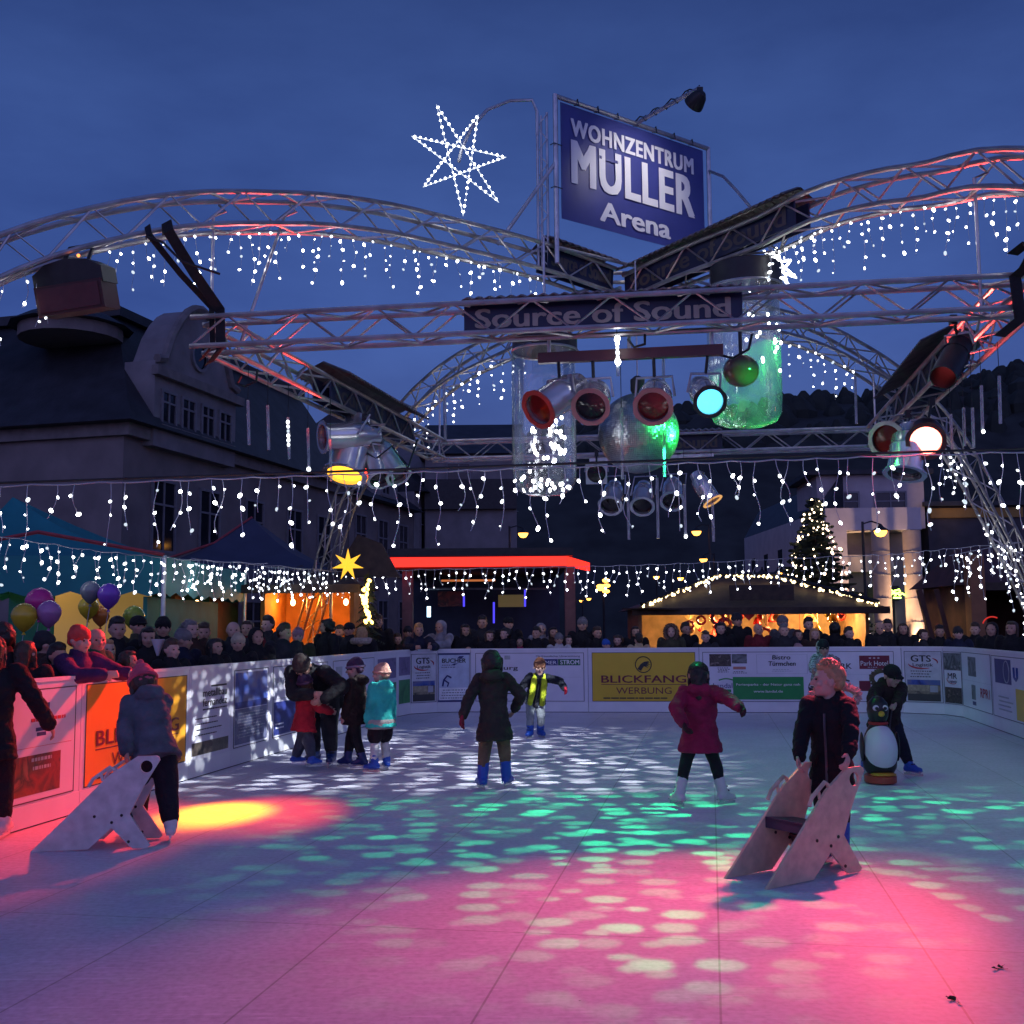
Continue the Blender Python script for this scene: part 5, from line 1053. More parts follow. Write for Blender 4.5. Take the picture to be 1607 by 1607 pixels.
icicle('warm white garland along the left roof slope of the lit hut', [V((u0+.2, HYM-.7, zv+.12)), V((lerp(u0, u1, .38), HYM+.8, zrr+.08))], 28, (.03, .10), 2, .03, 51, 'garlands on the lit hut roof', wire_r=.006, curl=.02, cmat=CABLE, mat=E('bulb_garland', (1, .74, .36), 5), cable_r=.05)
icicle('warm white garland along the right roof slope of the lit hut', [V((lerp(u0, u1, .38), HYM+.8, zrr+.08)), V((lerp(u0, u1, .62), HYM+.8, zrr+.06)), V((u1-.2, HYM-.7, zv+.12))], 34, (.03, .10), 2, .03, 52, 'garlands on the lit hut roof', wire_r=.006, curl=.02, cmat=CABLE, mat=MATS['bulb_garland'], cable_r=.05)
# Christmas tree
TY = 34.0; tb_ = D(1284, 985, TY); tb_.z = 0; th_ = D(1280, 778, TY).z
ct = thing('christmas_tree', 'tall dark Christmas tree with warm lights behind the market hut', 'tree', tb_)
part('trunk', MB().lathe([(.14, 0), (.1, th_*.5), (.02, th_*.97)], tb_, n=8), M('bark', (.05, .035, .025), .9, 0, .3, 9, .3), ct)
m = MB(); rg = random.Random(4); tipl = []
for k in range(150):
    t = (k/150)**.8; z_ = .7+t*(th_-.8); R_ = (1-t)*1.98*rg.uniform(.75, 1.12)+.10; a = k*2.4+rg.uniform(-.3, .3); drop = -.12*R_+rg.uniform(-.05, .12)
    p = tb_+V((0, 0, z_)); q = p+V((cos(a)*R_, sin(a)*R_, drop+.10*R_)); tipl.append((p.lerp(q, rg.uniform(.75, 1.0)), t))
    m.tube([p, p.lerp(q, .5)+V((0, 0, -.04)), q], [.03, .02, .006], 4)
    nb = int(7+R_*9); side = (q-p).cross(V((0, 0, 1))).normalized(); dd = (q-p).normalized()
    for j in range(nb):
        s = rg.uniform(.2, 1.0); c = p.lerp(q, s); l_ = (.12+.24*(1-s)*R_)*rg.uniform(.8, 1.4)
        for sg_ in (-1, 1):
            e_ = c+(dd*.6+side*sg_+V((0, 0, rg.uniform(-.5, .12)))).normalized()*l_
            w_ = V((0, 0, .035))+dd*.02
            m.add([c-w_, c+w_, e_+w_*.4, e_-w_*.9], [(0, 1, 2, 3)])
part('crown', m, M('fir_needles', (.020, .035, .022), .8, 0, .4, 4), ct, smooth=False)
tl_ = thing('tree_lights', 'warm white fairy lights wound round the dark Christmas tree', 'light string', tb_+V((0, 0, 1)))
wp = []
for k in range(101):
    t = k/101; R_ = (1-t)*1.86+.08; a = t*46+rg.uniform(-.25, .25); z_ = .6+t*(th_-.65)-.06*R_; p = tb_+V((cos(a)*R_*.98, sin(a)*R_*.98, z_)); wp.append(p)
part('wire', MB().tube(wp, .006, 4), CABLE, tl_)
WB_ = E('bulb_tree', (1, .74, .48), 8)
for p in wp: add_bulb(tl_, p+V((rg.uniform(-.12, .12), -.05, rg.uniform(-.08, .08))), .034, WB_, rg, 1.1, .5)
m = MB()
for k in range(110):
    t = rg.uniform(.02, .93); R_ = (1-t)*1.88+.06; a = rg.uniform(0, 6.28); m.ell(tb_+V((cos(a)*R_, sin(a)*R_, .55+t*(th_-.7)-.05*R_)), (.026, .026, .028), n=6, m=4)
mo_ = part('bulbs', m, WB_, tl_); mo_['kind'] = 'stuff'
# red neon bar pavilion
PY = 28.0; pa, pb, pc = D(618, 880, PY), D(890, 880, PY), D(930, 893, PY+3.5)
pv = thing('bar_pavilion', 'flat roofed bar pavilion with a glowing red neon edge', 'bar', D(760, 985, PY+2))
zt_, zb_ = D(750, 874, PY).z, D(750, 889, PY).z
red = E('neon_red', (1, .028, .012), 1.9)
part('neon_fascia', MB().box(((pa.x+pb.x)/2, PY, (zt_+zb_)/2), (pb.x-pa.x, .06, zt_-zb_)), red, pv, smooth=False)
m = MB(); e1 = V((pb.x+.75, PY+2.6, 0)); P = [V((pb.x, PY-.03, zb_)), V((e1.x, e1.y, zb_)), V((e1.x, e1.y, zt_-.02)), V((pb.x, PY-.03, zt_))]; m.add(P+[p+V((-.06, .05, 0)) for p in P], [(0, 1, 2, 3), (7, 6, 5, 4), (0, 4, 5, 1), (3, 2, 6, 7), (1, 5, 6, 2)]); part('neon_fascia', m, red, pv, smooth=False)
part('neon_corner', MB().box((pa.x-.04, PY+.02, (zt_+zb_)/2-.10), (.14, .06, (zt_-zb_)+.2)), red, pv, smooth=False)
part('roof_slab', MB().box(((pa.x+pb.x)/2, PY+2.6, zt_+.12), (pb.x-pa.x+.3, 5.3, .2)), BLACK, pv, smooth=False)
part('soffit', MB().box(((pa.x+pb.x)/2, PY+2.65, zb_-.02), (pb.x-pa.x, 5.0, .05)), M('soffit_brown', (.10, .05, .03), .7), pv, smooth=False)
for x_ in (895, 640): p = D(x_, 985, PY+.4); part('post', MB().box((p.x, PY+.4, zb_/2), (.26, .26, zb_)), M('red_lit_post', (.24, .12, .09), .7, 0, .2, 5), pv, smooth=False)
part('back_wall', MB().box(((pa.x+pb.x)/2, PY+5, zb_/2), (pb.x-pa.x, .1, zb_)), M('blue_back_panel', (.03, .05, .09), .6, 0, .3, 2), pv, smooth=False)
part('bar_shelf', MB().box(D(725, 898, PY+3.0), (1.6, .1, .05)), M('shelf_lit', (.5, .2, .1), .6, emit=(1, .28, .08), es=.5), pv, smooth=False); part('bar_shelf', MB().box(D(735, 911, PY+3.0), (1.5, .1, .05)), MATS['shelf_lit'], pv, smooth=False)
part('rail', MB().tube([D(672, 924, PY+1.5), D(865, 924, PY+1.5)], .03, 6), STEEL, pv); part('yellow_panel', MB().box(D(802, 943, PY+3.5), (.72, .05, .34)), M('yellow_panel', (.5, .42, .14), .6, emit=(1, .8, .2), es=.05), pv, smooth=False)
part('poster', MB().box(D(708, 940, PY+3.6), (.75, .04, .42)), PH_RED, pv, smooth=False)
for x_, y0, y1 in ((728, 935, 952), (775, 945, 978), (824, 925, 952)): part('blue_light', MB().tube([D(x_, y0, PY+2.8), D(x_, y1, PY+2.8)], .03, 6), E('led_blue', (.08, .06, 1), 1.3), pv)
part('light_tube', MB().box(D(673, 960, PY+.8), (.09, .05, .27)), E('led_pale_blue', (.45, .75, 1), 5), pv, smooth=False)
# orange lit stalls at the left
os_, u0, u1, zv, zrr = gable_stall('orange lit wooden stall behind the left lattice leg', 392, 572, 22.0, 922, 880, wall=M('stall_orange_boards', (.50, .20, .05), .7, 0, .2, 4), roofm=DARKWOOD, depth=2.2)
hutlight(os_, V((lerp(u0, u1, .30), 22.9, zv-.28)), (1, .38, .06), 58); hutlight(os_, V((lerp(u0, u1, .78), 22.9, zv-.28)), (1, .38, .06), 40)
os2, u0, u1, zv, zrr = gable_stall('brown lit stall between the teal tent and orange stall', 250, 352, 21.0, 925, 895, wall=M('stall_brown_boards', (.34, .15, .05), .7, 0, .2, 4), roofm=DARKWOOD, depth=2.0)
hutlight(os2, V((lerp(u0, u1, .4), 21.8, zv-.25)), (1, .42, .10), 20)
part('strip_lamp', MB().box(D(278, 953, 21.6), (.35, .06, .05)), E('strip_warm', (1, .6, .25), 4), os2, smooth=False)
# tents
def tent(label, x0, x1, ye, xr, yr, Y, mat, depth, group, hang=.35):
    a, b, t_ = D(x0, ye, Y), D(x1, ye, Y), D(xr, yr, Y+depth/2); zv = a.z; r = thing('market_tent', label, 'tent', V(((a.x+b.x)/2, Y, 0)), group)
    m = MB(); ap = V((t_.x, Y+depth/2, t_.z)); cs = [V((a.x, Y, zv)), V((b.x, Y, b.z)), V((b.x, Y+depth, b.z)), V((a.x, Y+depth, zv))]; nsg = 8; vs = []; fs = []
    for k in range(4):
        p, q = cs[k], cs[(k+1) % 4]; o = len(vs)
        for i in range(nsg+1):
            for j in range(nsg+1):
                s, t = i/nsg, j/nsg; e = p.lerp(q, s); w = e.lerp(ap, t)-V((0, 0, .35*sin(pi*t)*(.6+.4*sin(pi*s)))); vs.append(w)
        for i in range(nsg):
            for j in range(nsg): k2 = o+i*(nsg+1)+j; fs.append((k2, k2+nsg+1, k2+nsg+2, k2+1))
    m.add(vs, fs); part('canopy', m, mat, r)
    m = MB(); vs = []; fs = []
    for k in range(4):
        p, q = cs[k], cs[(k+1) % 4]; o = len(vs)
        for i in range(17):
            e = p.lerp(q, i/16); vs += [e, e-V((0, 0, hang+(.05 if i % 2 else -.02)))]
        fs += [(o+2*i, o+2*i+2, o+2*i+3, o+2*i+1) for i in range(16)]
    m.add(vs, fs); part('valance', m, mat, r, smooth=False)
    for c in cs: part('pole', MB().tube([V((c.x, c.y, 0)), c], .035, 8), STEEL, r)
    return r, cs, ap
TEAL = M('teal_canvas', (.015, .21, .22), .7, 0, .12, 2, .2, bscale=3); BLUEC = M('blue_grey_canvas', (.045, .052, .09), .7, 0, .12, 2, .2, bscale=3)
t1, cs, ap = tent('teal green market tent at the left edge with a yellow back wall', -130, 258, 872, 20, 780, 16.5, TEAL, 5.0, 'market tents on the left', .55)
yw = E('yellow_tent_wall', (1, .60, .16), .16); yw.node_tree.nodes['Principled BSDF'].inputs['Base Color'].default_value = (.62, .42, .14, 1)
w0, w1 = D(88, 900, 19.0), D(238, 900, 19.0); m = MB(); m.add([V((w0.x, 19, .3)), V((w1.x, 19, .3)), V((w1.x, 19, w0.z)), V((w0.x, 19, w0.z)), V((w0.x, 19.04, .3)), V((w1.x, 19.04, .3)), V((w1.x, 19.04, w0.z)), V((w0.x, 19.04, w0.z))], [(0, 1, 2, 3), (4, 7, 6, 5), (0, 4, 5, 1), (1, 5, 6, 2), (2, 6, 7, 3), (3, 7, 4, 0)]); part('yellow_wall', m, yw, t1, smooth=False)
part('side_curtain', MB().box((cs[1].x-.3, 18.6, cs[1].z/2-.3), (.06, 4.0, cs[1].z-.6)), M('teal_curtain', (.01, .16, .14), .75, 0, .2, 3), t1, smooth=False)
part('back_curtain', MB().box(((cs[0].x+w0.x)/2, 19.6, cs[0].z/2), (w0.x-cs[0].x, .05, cs[0].z)), MATS['teal_curtain'], t1, smooth=False)
part('piping', MB().tube([cs[0]+V((0, -.02, .01)), D(60, 835, 16.4), cs[1]+V((0, -.02, .01))], .03, 5), M('red_piping', (.35, .05, .06), .7), t1)
hutlight(t1, V((-8.0, 18.2, 2.5)), (1, .62, .25), 14)
t2, cs, ap = tent('dark blue tent roof behind the balloons and side lights', 212, 520, 893, 395, 812, 22.5, BLUEC, 6.0, 'market tents on the left', .25)
part('piping', MB().tube([cs[0], ap.lerp(cs[0], .35)-V((0, 0, .2)), ap], .03, 5), MATS['red_piping'], t2)
# dark hut at the right edge
dh, u0, u1, zv, zrr = gable_stall('dark reddish market hut at the right edge behind the crowd', 1503, 1720, 23.5, 918, 852, wall=M('hut_dark_red', (.07, .03, .025), .8, 0, .3, 4), roofm=M('hut_roof_red', (.085, .035, .033), .8, 0, .3, 3), depth=2.6, ridge=D(1570, 900, 23.5).x)
part('post', MB().box(D(1530, 925, 22.7)-V((0, 0, .6)), (.3, .3, 2.6)), M('lit_post', (.25, .11, .05), .7, 0, .2, 4), dh, smooth=False)
for x_ in (1450, 1476): p = D(x_, 990, 23.0); part('brace', MB().bar(D(x_-8, 925, 23.1), D(x_+14, 1010, 23.1), .10, .10), MATS['hut_dark_red'], dh, smooth=False)
# parked cars glimpsed right
# yellow paper star and little lit tree
ys = thing('paper_star', 'glowing yellow paper star hanging over the orange stall', 'star lamp', D(546, 885, 20.5)); m = MB(); c = D(546, 886, 20.5); pts = []
for k in range(14):
    a = pi/2+2*pi*k/14; r_ = .30 if k % 2 == 0 else .11; pts.append(c+V((cos(a)*r_, 0, sin(a)*r_)))
vs = pts+[c+V((0, -.11, 0)), c+V((0, .11, 0))]; m.add(vs, [(i, (i+1) % 14, 14) for i in range(14)]+[((i+1) % 14, i, 15) for i in range(14)]); part('star_body', m, E('star_yellow', (1, .50, .03), 1.5), ys, smooth=False); part('cord', MB().tube([c+V((0, 0, .3)), c+V((0, 0, .8))], .008, 4), CABLE, ys)
sp_ = thing('star_canopy', 'dark pointed stall gable above the yellow paper star', 'stall roof', D(560, 850, 22.0)); part('gable_board', MB().prism([(D(520, 905, 22.2).x, D(520, 905, 22.2).z), (D(626, 905, 22.2).x, D(626, 905, 22.2).z), (D(598, 852, 22.2).x, D(598, 852, 22.2).z), (D(560, 838, 22.2).x, D(560, 838, 22.2).z)], 22.3, 22.5, lambda a, b, h: V((a, h, b))), DARKWOOD, sp_, smooth=False)
icicle('string of golden lights on a small tree right of the orange stall', [D(577, 905, 21.0), D(572, 935, 21.0), D(580, 972, 21.0)], 14, (.05, .16), 3, .032, 61, 'golden tree lights', wire_r=.005, mat=GOLDB, cmat=CABLE)
p = D(578, 985, 21.3); p.z = 0; t3 = thing('small_fir', 'small dark fir tree with golden lights beside the orange stall', 'tree', p); m = MB(); rg = random.Random(8); hh = D(578, 895, 21.3).z
for k in range(70):
    t = k/70; R_ = (1-t)*.55+.05; a = k*2.4; q0 = p+V((0, 0, .3+t*(hh-.3))); q1 = q0+V((cos(a)*R_, sin(a)*R_, -.15)); m.tube([q0, q1], [.012, .004], 3); sd = (q1-q0).cross(V((0, 0, 1))).normalized()
    for j in range(5):
        c = q0.lerp(q1, .3+.15*j)
        for s in (-1, 1): e = c+sd*s*.12+V((0, 0, -.04)); m.add([c-V((0, 0, .02)), c+V((0, 0, .02)), e], [(0, 1, 2)])
part('crown', m, MATS['fir_needles'], t3, smooth=False); part('trunk', MB().lathe([(.05, 0), (.01, hh)], p, n=6), MATS['bark'], t3)
# ---- street lamps
SLG = 'old fashioned street lamps with orange bulbs'; LMAT = E('lamp_orange', (1, .42, .06), 6.0)
def street_lamp(label, x_, y_, Y, arm=-1, hs_=1.0):
    hd = D(x_, y_, Y); base = V((hd.x+arm*.55*hs_, Y, 0)); r = thing('street_lamp', label, 'street lamp', base, SLG)
    part('post', MB().tube([base, base+V((0, 0, hd.z*.3)), V((base.x, Y, hd.z+.35*hs_))], [.07*hs_, .05*hs_, .04*hs_], 8), BLACK, r); part('arm', MB().tube([V((base.x, Y, hd.z+.28*hs_)), V((lerp(base.x, hd.x, .5), Y, hd.z+.36*hs_)), V((hd.x, Y, hd.z+.26*hs_))], .025*hs_, 6), BLACK, r)
    part('shade', MB().lathe([(.26*hs_, .05*hs_), (.22*hs_, .10*hs_), (.09*hs_, .19*hs_), (.04*hs_, .27*hs_)], hd, n=16, caps=False), BLACK, r); part('globe', MB().lathe([(.02, -.13*hs_), (.12*hs_, -.10*hs_), (.19*hs_, 0), (.2*hs_, .06*hs_)], hd, n=14), LMAT, r); return r
street_lamp('street lamp glowing orange above the red neon bar', 821, 839, 36, -1, .8); street_lamp('street lamp glowing orange between the hut and the back lamps, higher one', 1093, 836, 38, 1, .8)
street_lamp('street lamp glowing orange just above the hut roof, lower one', 1104, 879, 52, 1, .9); street_lamp('street lamp on a tall post before the modern building', 1382, 836, 31, -1, .9)
street_lamp('distant street lamp left of the hut roof, on a plain pole', 1030, 906, 60, -.01, .8); street_lamp('distant street lamp touching the hut garland', 1068, 908, 58, -1, .8)
street_lamp('tiny far street lamp near the neon bar corner, left of two', 912, 943, 70, -1, .6); street_lamp('tiny far street lamp near the neon bar corner, right of two', 924, 940, 66, -1, .7)
street_lamp('left of two lamps on the hut ridge before the tree', 1196, 901, 44, .01, .8); street_lamp('right of two lamps on the hut ridge before the tree', 1221, 901, 44, .01, .8)
p = D(948, 985, 50); p.z = 0; r = thing('street_lamp', 'street lamp pole with a cluster of five orange lamps', 'street lamp', p, SLG); part('post', MB().tube([p, V((p.x, 50, D(948, 910, 50).z))], .05, 8), BLACK, r)
for x_, y_ in ((951, 911), (942, 920), (952, 919), (942, 924), (951, 928)): q = D(x_, y_, 49.9); part('globe', MB().ell(q, (.17, .15, .09), n=10, m=6), LMAT, r); part('arm', MB().tube([V((p.x, 50, q.z)), q], .02, 5), BLACK, r)
# ---- balloons
BALG = 'balloons bobbing over the left crowd'
for x_, y_, rr, Y, nm, col, lab in ((62, 945, 22, 13.4, 'magenta', (.55, .03, .24), 'magenta balloon, highest of the left bunch'), (38, 967, 20, 12.9, 'yellow', (.62, .42, .03), 'yellow balloon over the woman with long brown hair'), (77, 962, 19, 13.0, 'lilac', (.42, .17, .38), 'lilac balloon right of the yellow one'), (142, 928, 16, 14.2, 'grey', (.20, .22, .24), 'grey balloon in front of the yellow tent wall'),
                                 (171, 934, 18, 14.2, 'violet', (.22, .08, .50), 'violet balloon in front of the yellow tent wall'), (139, 953, 16, 14.4, 'gold', (.60, .45, .03), 'golden yellow balloon below the grey one'), (158, 966, 14, 14.6, 'orange', (.6, .2, .04), 'orange balloon below the violet one'), (210, 968, 17, 14.8, 'green', (.25, .35, .04), 'olive green balloon right of the violet one')):
    c = D(x_, y_, Y); R_ = rr*Y/FPX; r = thing('balloon', lab, 'balloon', c, BALG); part('bag', MB().lathe([(.012, -R_*1.25), (R_*.35, -R_*1.05), (R_*.75, -R_*.62), (R_*.97, -R_*.1), (R_*.98, R_*.2), (R_*.8, R_*.62), (R_*.45, R_*.92), (.01, R_*1.04)], c, n=20), M('balloon_'+nm, col, .2), r); part('knot', MB().lathe([(.01, 0), (.025, -.03)], c-V((0, 0, R_*1.25)), n=8), MATS['balloon_'+nm], r); part('string', MB().tube([c-V((0, 0, R_*1.25)), c-V((.04, 0, R_*1.25+.3)), c-V((0, 0, R_*1.25+.6))], .004, 4), WIRE, r)
# ================================================================ people
SKIN = M('skin', (.46, .26, .19), .55, 0, .08, 12); SKIN2 = M('skin_fair', (.55, .34, .27), .55, 0, .08, 12); EYEM = M('eye_dark', (.015, .012, .012), .2); LIPS = M('lips', (.30, .10, .09), .5)
BLADE = M('skate_blade', (.6, .6, .62), .25, .9)
def blob(mb, vox, sm=2, amp=0., nsc=9., seed=0., fold=(1, 1, 1)):
    me = bpy.data.meshes.new('tmp'); me.from_pydata([tuple(v) for v in mb.v], [], mb.f); me.update()
    o = bpy.data.objects.new('tmp', me)
    r = o.modifiers.new('r', 'REMESH'); r.mode = 'VOXEL'; r.voxel_size = vox
    if sm: s = o.modifiers.new('s', 'SMOOTH'); s.factor = .5; s.iterations = sm
    nm = evaluated_mesh(o)
    if amp:
        n_ = len(nm.vertices); co = [0.]*(3*n_); no = [0.]*(3*n_); nm.vertices.foreach_get('co', co); nm.vertex_normals.foreach_get('vector', no)
        for i in range(0, 3*n_, 3):
            k = V((co[i]*nsc*fold[0]+seed, co[i+1]*nsc*fold[1], co[i+2]*nsc*fold[2])); q = amp*(NZ.noise(k)+.5*NZ.noise(k*2.3))
            co[i] += no[i]*q; co[i+1] += no[i+1]*q; co[i+2] += no[i+2]*q
        nm.vertices.foreach_set('co', co); nm.update()
    nm.polygons.foreach_set('use_smooth', [True]*len(nm.polygons)); return nm
def ik(a, t, l1, l2, pole):
    a, t = V(a), V(t); d = t-a; L_ = min(d.length, (l1+l2)*.995); dn = d.normalized(); t = a+dn*L_
    x_ = (l1*l1-l2*l2+L_*L_)/(2*L_); hh = sqrt(max(0, l1*l1-x_*x_)); p = V(pole); p = p-dn*p.dot(dn); p = p.normalized() if p.length > 1e-4 else dn.orthogonal().normalized()
    return a+dn*x_+p*hh, t
PCACHE = {}
def skel(h, P, adult):
    k = dict(hz=.48, to=.315, hd=.138, nk=.05, ua=.168, fa=.145, th=.21, sh=.195, sw=.112, hw=.05) if adult else dict(hz=.465, to=.295, hd=.165, nk=.045, ua=.16, fa=.135, th=.2, sh=.19, sw=.092, hw=.048)
    k = {a: b*h for a, b in k.items()}; an = .075*h
    ln, sd, tw = RD(P.get('lean', 0)), RD(P.get('side', 0)), RD(P.get('tw', 0))
    J = dict(k=k, an=an)
    fl, fr_ = P.get('feet', (V((-.06*h, 0, 0)), V((.06*h, 0, 0))))
    fl, fr_ = V(fl), V(fr_)
    hip = V(P['hip']) if 'hip' in P else V(((fl.x+fr_.x)/2, (fl.y+fr_.y)/2, k['hz']*P.get('crouch', 1)))
    r0 = V((cos(tw*.3), -sin(tw*.3), 0)); J['hip'] = hip
    u = V((sin(sd), sin(ln)*cos(sd), cos(ln)*cos(sd))).normalized(); rr = V((cos(tw), -sin(tw), 0)); rr = (rr-u*rr.dot(u)).normalized(); f = u.cross(rr)
    J.update(u=u, r=rr, f=f)
    for s, nm, ft in ((-1, 'L', fl), (1, 'R', fr_)):
        hj = hip+r0*(s*k['hw']); ank = V((ft.x, ft.y, an+ft.z)); kn, ank = ik(hj, ank, k['th'], k['sh'], P.get('knee'+nm, (s*.12, 1, 0)))
        J['hip'+nm], J['kn'+nm], J['an'+nm] = hj, kn, ank
        yaw = RD(P.get('foot'+nm, s*12)); J['fd'+nm] = V((sin(yaw), cos(yaw), 0))
        sj = hip+u*k['to']+rr*(s*k['sw']); J['sh'+nm] = sj
        if 'hand'+nm in P: el, wr = ik(sj, P['hand'+nm], k['ua'], k['fa'], P.get('elbow'+nm, (s*.7, -.4, -.6)))
        else:
            d1, d2 = P.get('arm'+nm, ((s*.16, .0, -1), (s*.05, .22, -1))); el = sj+V(d1).normalized()*k['ua']; wr = el+V(d2).normalized()*k['fa']
        J['el'+nm], J['wr'+nm] = el, wr
    nb = hip+u*(k['to']+.015*h)+f*(.0*h); J['nb'] = nb
    tu, ti, ro = RD(P.get('turn', 0)), RD(P.get('tilt', 0)), RD(P.get('roll', 0))
    base_u = (u*.55+V((0, 0, 1))*.45).normalized(); bf = (f-base_u*f.dot(base_u)).normalized(); br = bf.cross(base_u)
    f1 = (bf*cos(tu)+br*sin(tu)); r1 = f1.cross(base_u).normalized()
    u2 = (base_u*cos(ti)+f1*sin(ti)).normalized(); u2 = (u2*cos(ro)+r1*sin(ro)).normalized(); f2 = (f1-u2*f1.dot(u2)).normalized(); r2 = f2.cross(u2)
    J['hu'], J['hf'], J['hr'] = u2, f2, r2
    J['hc'] = nb+(u+u2).normalized()*k['nk']*.55+u2*(k['hd']*.46)
    return J
def hands_mb(m, J, s, grow=1., only=None, h=1.4):
    for nm, sg_ in (('L', -1), ('R', 1)):
        if only and nm not in only: continue
        w = J['wr'+nm]; d = (w-J['el'+nm]).normalized(); pn = V((-sg_, 0, 0)); pn = (pn-d*pn.dot(d))
        pn = pn.normalized() if pn.length > .2 else d.orthogonal().normalized(); wa = d.cross(pn)
        if wa.dot(J['f']) < 0: wa = -wa
        R_ = Matrix((wa, pn, d)).transposed(); g = grow
        m.ell(w+d*.046*s, (.038*s*g, .017*s*g, .052*s*g), R_, 12, 8)
        for i, l_ in ((-1.5, .058), (-.5, .072), (.5, .078), (1.5, .070)):
            b = w+d*.082*s+wa*(i*.0195*s); d1 = (d+pn*.45).normalized(); d2 = (d*.45+pn).normalized(); mid = b+d1*(l_*.5*s)
            m.cap(b-d*.02*s, .0098*s*g, mid, .0092*s*g, 8); m.cap(mid, .0092*s*g, mid+d2*(l_*.5*s), .0078*s*g, 8)
        tb0 = w+d*.028*s+wa*.030*s; td = (wa*.75+d*.75+pn*.25).normalized(); tm = tb0+td*.038*s; m.cap(tb0-td*.012*s, .0125*s*g, tm, .0115*s*g, 8); m.cap(tm, .0115*s*g, tm+(td*.5+d*.7+pn*.4).normalized()*.030*s, .009*s*g, 8)
def body_mb(J, h, adult):
    m = MB(); k = J['k']; s = h/1.7*(1.0 if adult else 1.08); u, r, f = J['u'], J['r'], J['f']
    def ring(c, rx, ry): return [c+r*(rx*h*cos(2*pi*i/16))+f*(ry*h*sin(2*pi*i/16)) for i in range(16)]
    H0 = J['hip']; m.loft([ring(H0-u*.04*h, .05, .045), ring(H0, .075, .06), ring(H0+u*.1*h, .066, .05), ring(H0+u*.2*h, .08, .056), ring(H0+u*.28*h, .08, .05), ring(H0+u*k['to']+u*.012*h, .035, .033)])
    hl = k['hd']; c, hu, hf, hr = J['hc'], J['hu'], J['hf'], J['hr']
    m.cap(J['nb']-u*.02*h, .030*h, c-hu*.25*hl-hf*.06*hl, .027*h, 12)
    Rh = Matrix((hr, hf, hu)).transposed()
    def pt(a, b, z): return c+hr*(a*hl)+hf*(b*hl)+hu*(z*hl)
    m.ell(pt(0, -.05, .12), (.37*hl, .43*hl, .39*hl), Rh, 18, 12); m.ell(pt(0, .10, -.18), (.29*hl, .31*hl, .31*hl), Rh, 16, 10); m.ell(pt(0, .27, -.38), (.13*hl, .12*hl, .10*hl), Rh, 10, 7)
    m.cap(pt(0, .37, .06), .045*hl, pt(0, .47, -.10), .07*hl, 8); m.ell(pt(0, .33, .13), (.26*hl, .08*hl, .06*hl), Rh, 12, 7)
    m.ell(pt(0, .36, -.235), (.12*hl, .06*hl, .045*hl), Rh, 10, 6)
    for sg_ in (-1, 1): m.ell(pt(sg_*.20, .27, -.09), (.12*hl, .11*hl, .11*hl), Rh, 10, 6); m.ell(pt(sg_*.375, -.03, -.02), (.045*hl, .10*hl, .14*hl), Rh, 8, 6)
    for nm in 'LR':
        m.cap(J['sh'+nm], .036*h, J['el'+nm], .027*h, 10); m.cap(J['el'+nm], .027*h, J['wr'+nm], .018*s/1*.6+.008*h, 10)
        m.cap(J['hip'+nm], .054*h, J['kn'+nm], .036*h, 10); m.cap(J['kn'+nm], .036*h, J['an'+nm], .023*h, 10); fd = J['fd'+nm]; m.cap(J['an'+nm]-fd*.015*h-V((0, 0, .02*h)), .022*h, J['an'+nm]+fd*.075*h-V((0, 0, .026*h)), .018*h, 8)
    hands_mb(m, J, s, 1.0, None, h); return m
def jacket_mb(J, h, hem=.08, puff=1.15, hood=None, flare=1.05, sleeve=1.):
    m = MB(); k = J['k']; u, r, f = J['u'], J['r'], J['f']; H0 = J['hip']; dn = (V((0, 0, 1))*.75+u*.25).normalized()
    def ring(c, rx, ry, uu=None):
        return [c+r*(rx*h*puff*cos(2*pi*i/22))+f*(ry*h*puff*sin(2*pi*i/22)) for i in range(22)]
    R_ = []
    if hem > 0: R_ += [ring(H0-dn*hem*h, .112*flare, .096*flare), ring(H0-dn*hem*.5*h, .107*flare, .090*flare)]
    R_ += [ring(H0, .100, .083), ring(H0+u*.10*h, .088, .073), ring(H0+u*.19*h, .096, .075), ring(H0+u*.26*h, .097, .068), ring(H0+u*(k['to']-.005*h), .072, .056), ring(H0+u*(k['to']+.03*h), .046/puff*1.1, .046/puff*1.1)]
    m.loft(R_)
    for nm in 'LR':
        sh, el, wr = J['sh'+nm], J['el'+nm], J['wr'+nm]; d = (wr-el).normalized(); m.cap(sh, .043*h*puff, el, .038*h*puff*sleeve, 14); m.cap(el, .038*h*puff*sleeve, wr-d*.005*h, .033*h*puff*sleeve, 14)
    hl = k['hd']; c = J['hc']
    if hood == 'down':
        b = J['nb']-f*.035*h; m.ell(b-f*.025*h+u*.005*h, (.085*h, .058*h, .050*h), Matrix((r, f, u)).transposed(), 16, 10); m.ell(b+u*.03*h, (.075*h, .04*h, .03*h), Matrix((r, f, u)).transposed(), 14, 8)
        for sg_ in (-1, 1): m.cap(J['nb']+r*(sg_*.045*h)-f*.02*h+u*.018*h, .022*h, J['nb']+r*(sg_*.035*h)+f*.035*h+u*.006*h, .018*h, 8)
    else: m.lathe([(.048*h, -.03*h), (.052*h, .0), (.050*h, .035*h)], J['nb']+u*.012*h, u, 14)
    return m
def hood_mb(J, h):
    m = MB(); hl = J['k']['hd']; c, hu, hf, hr = J['hc'], J['hu'], J['hf'], J['hr']; Rh = Matrix((hr, hf, hu)).transposed()
    m.ell(c-hf*.12*hl+hu*.10*hl, (.47*hl, .50*hl, .52*hl), Rh, 18, 12); m.cap(c-hf*.15*hl-hu*.2*hl, .42*hl, J['nb']-hf*.02*h, .060*h, 14)
    return m
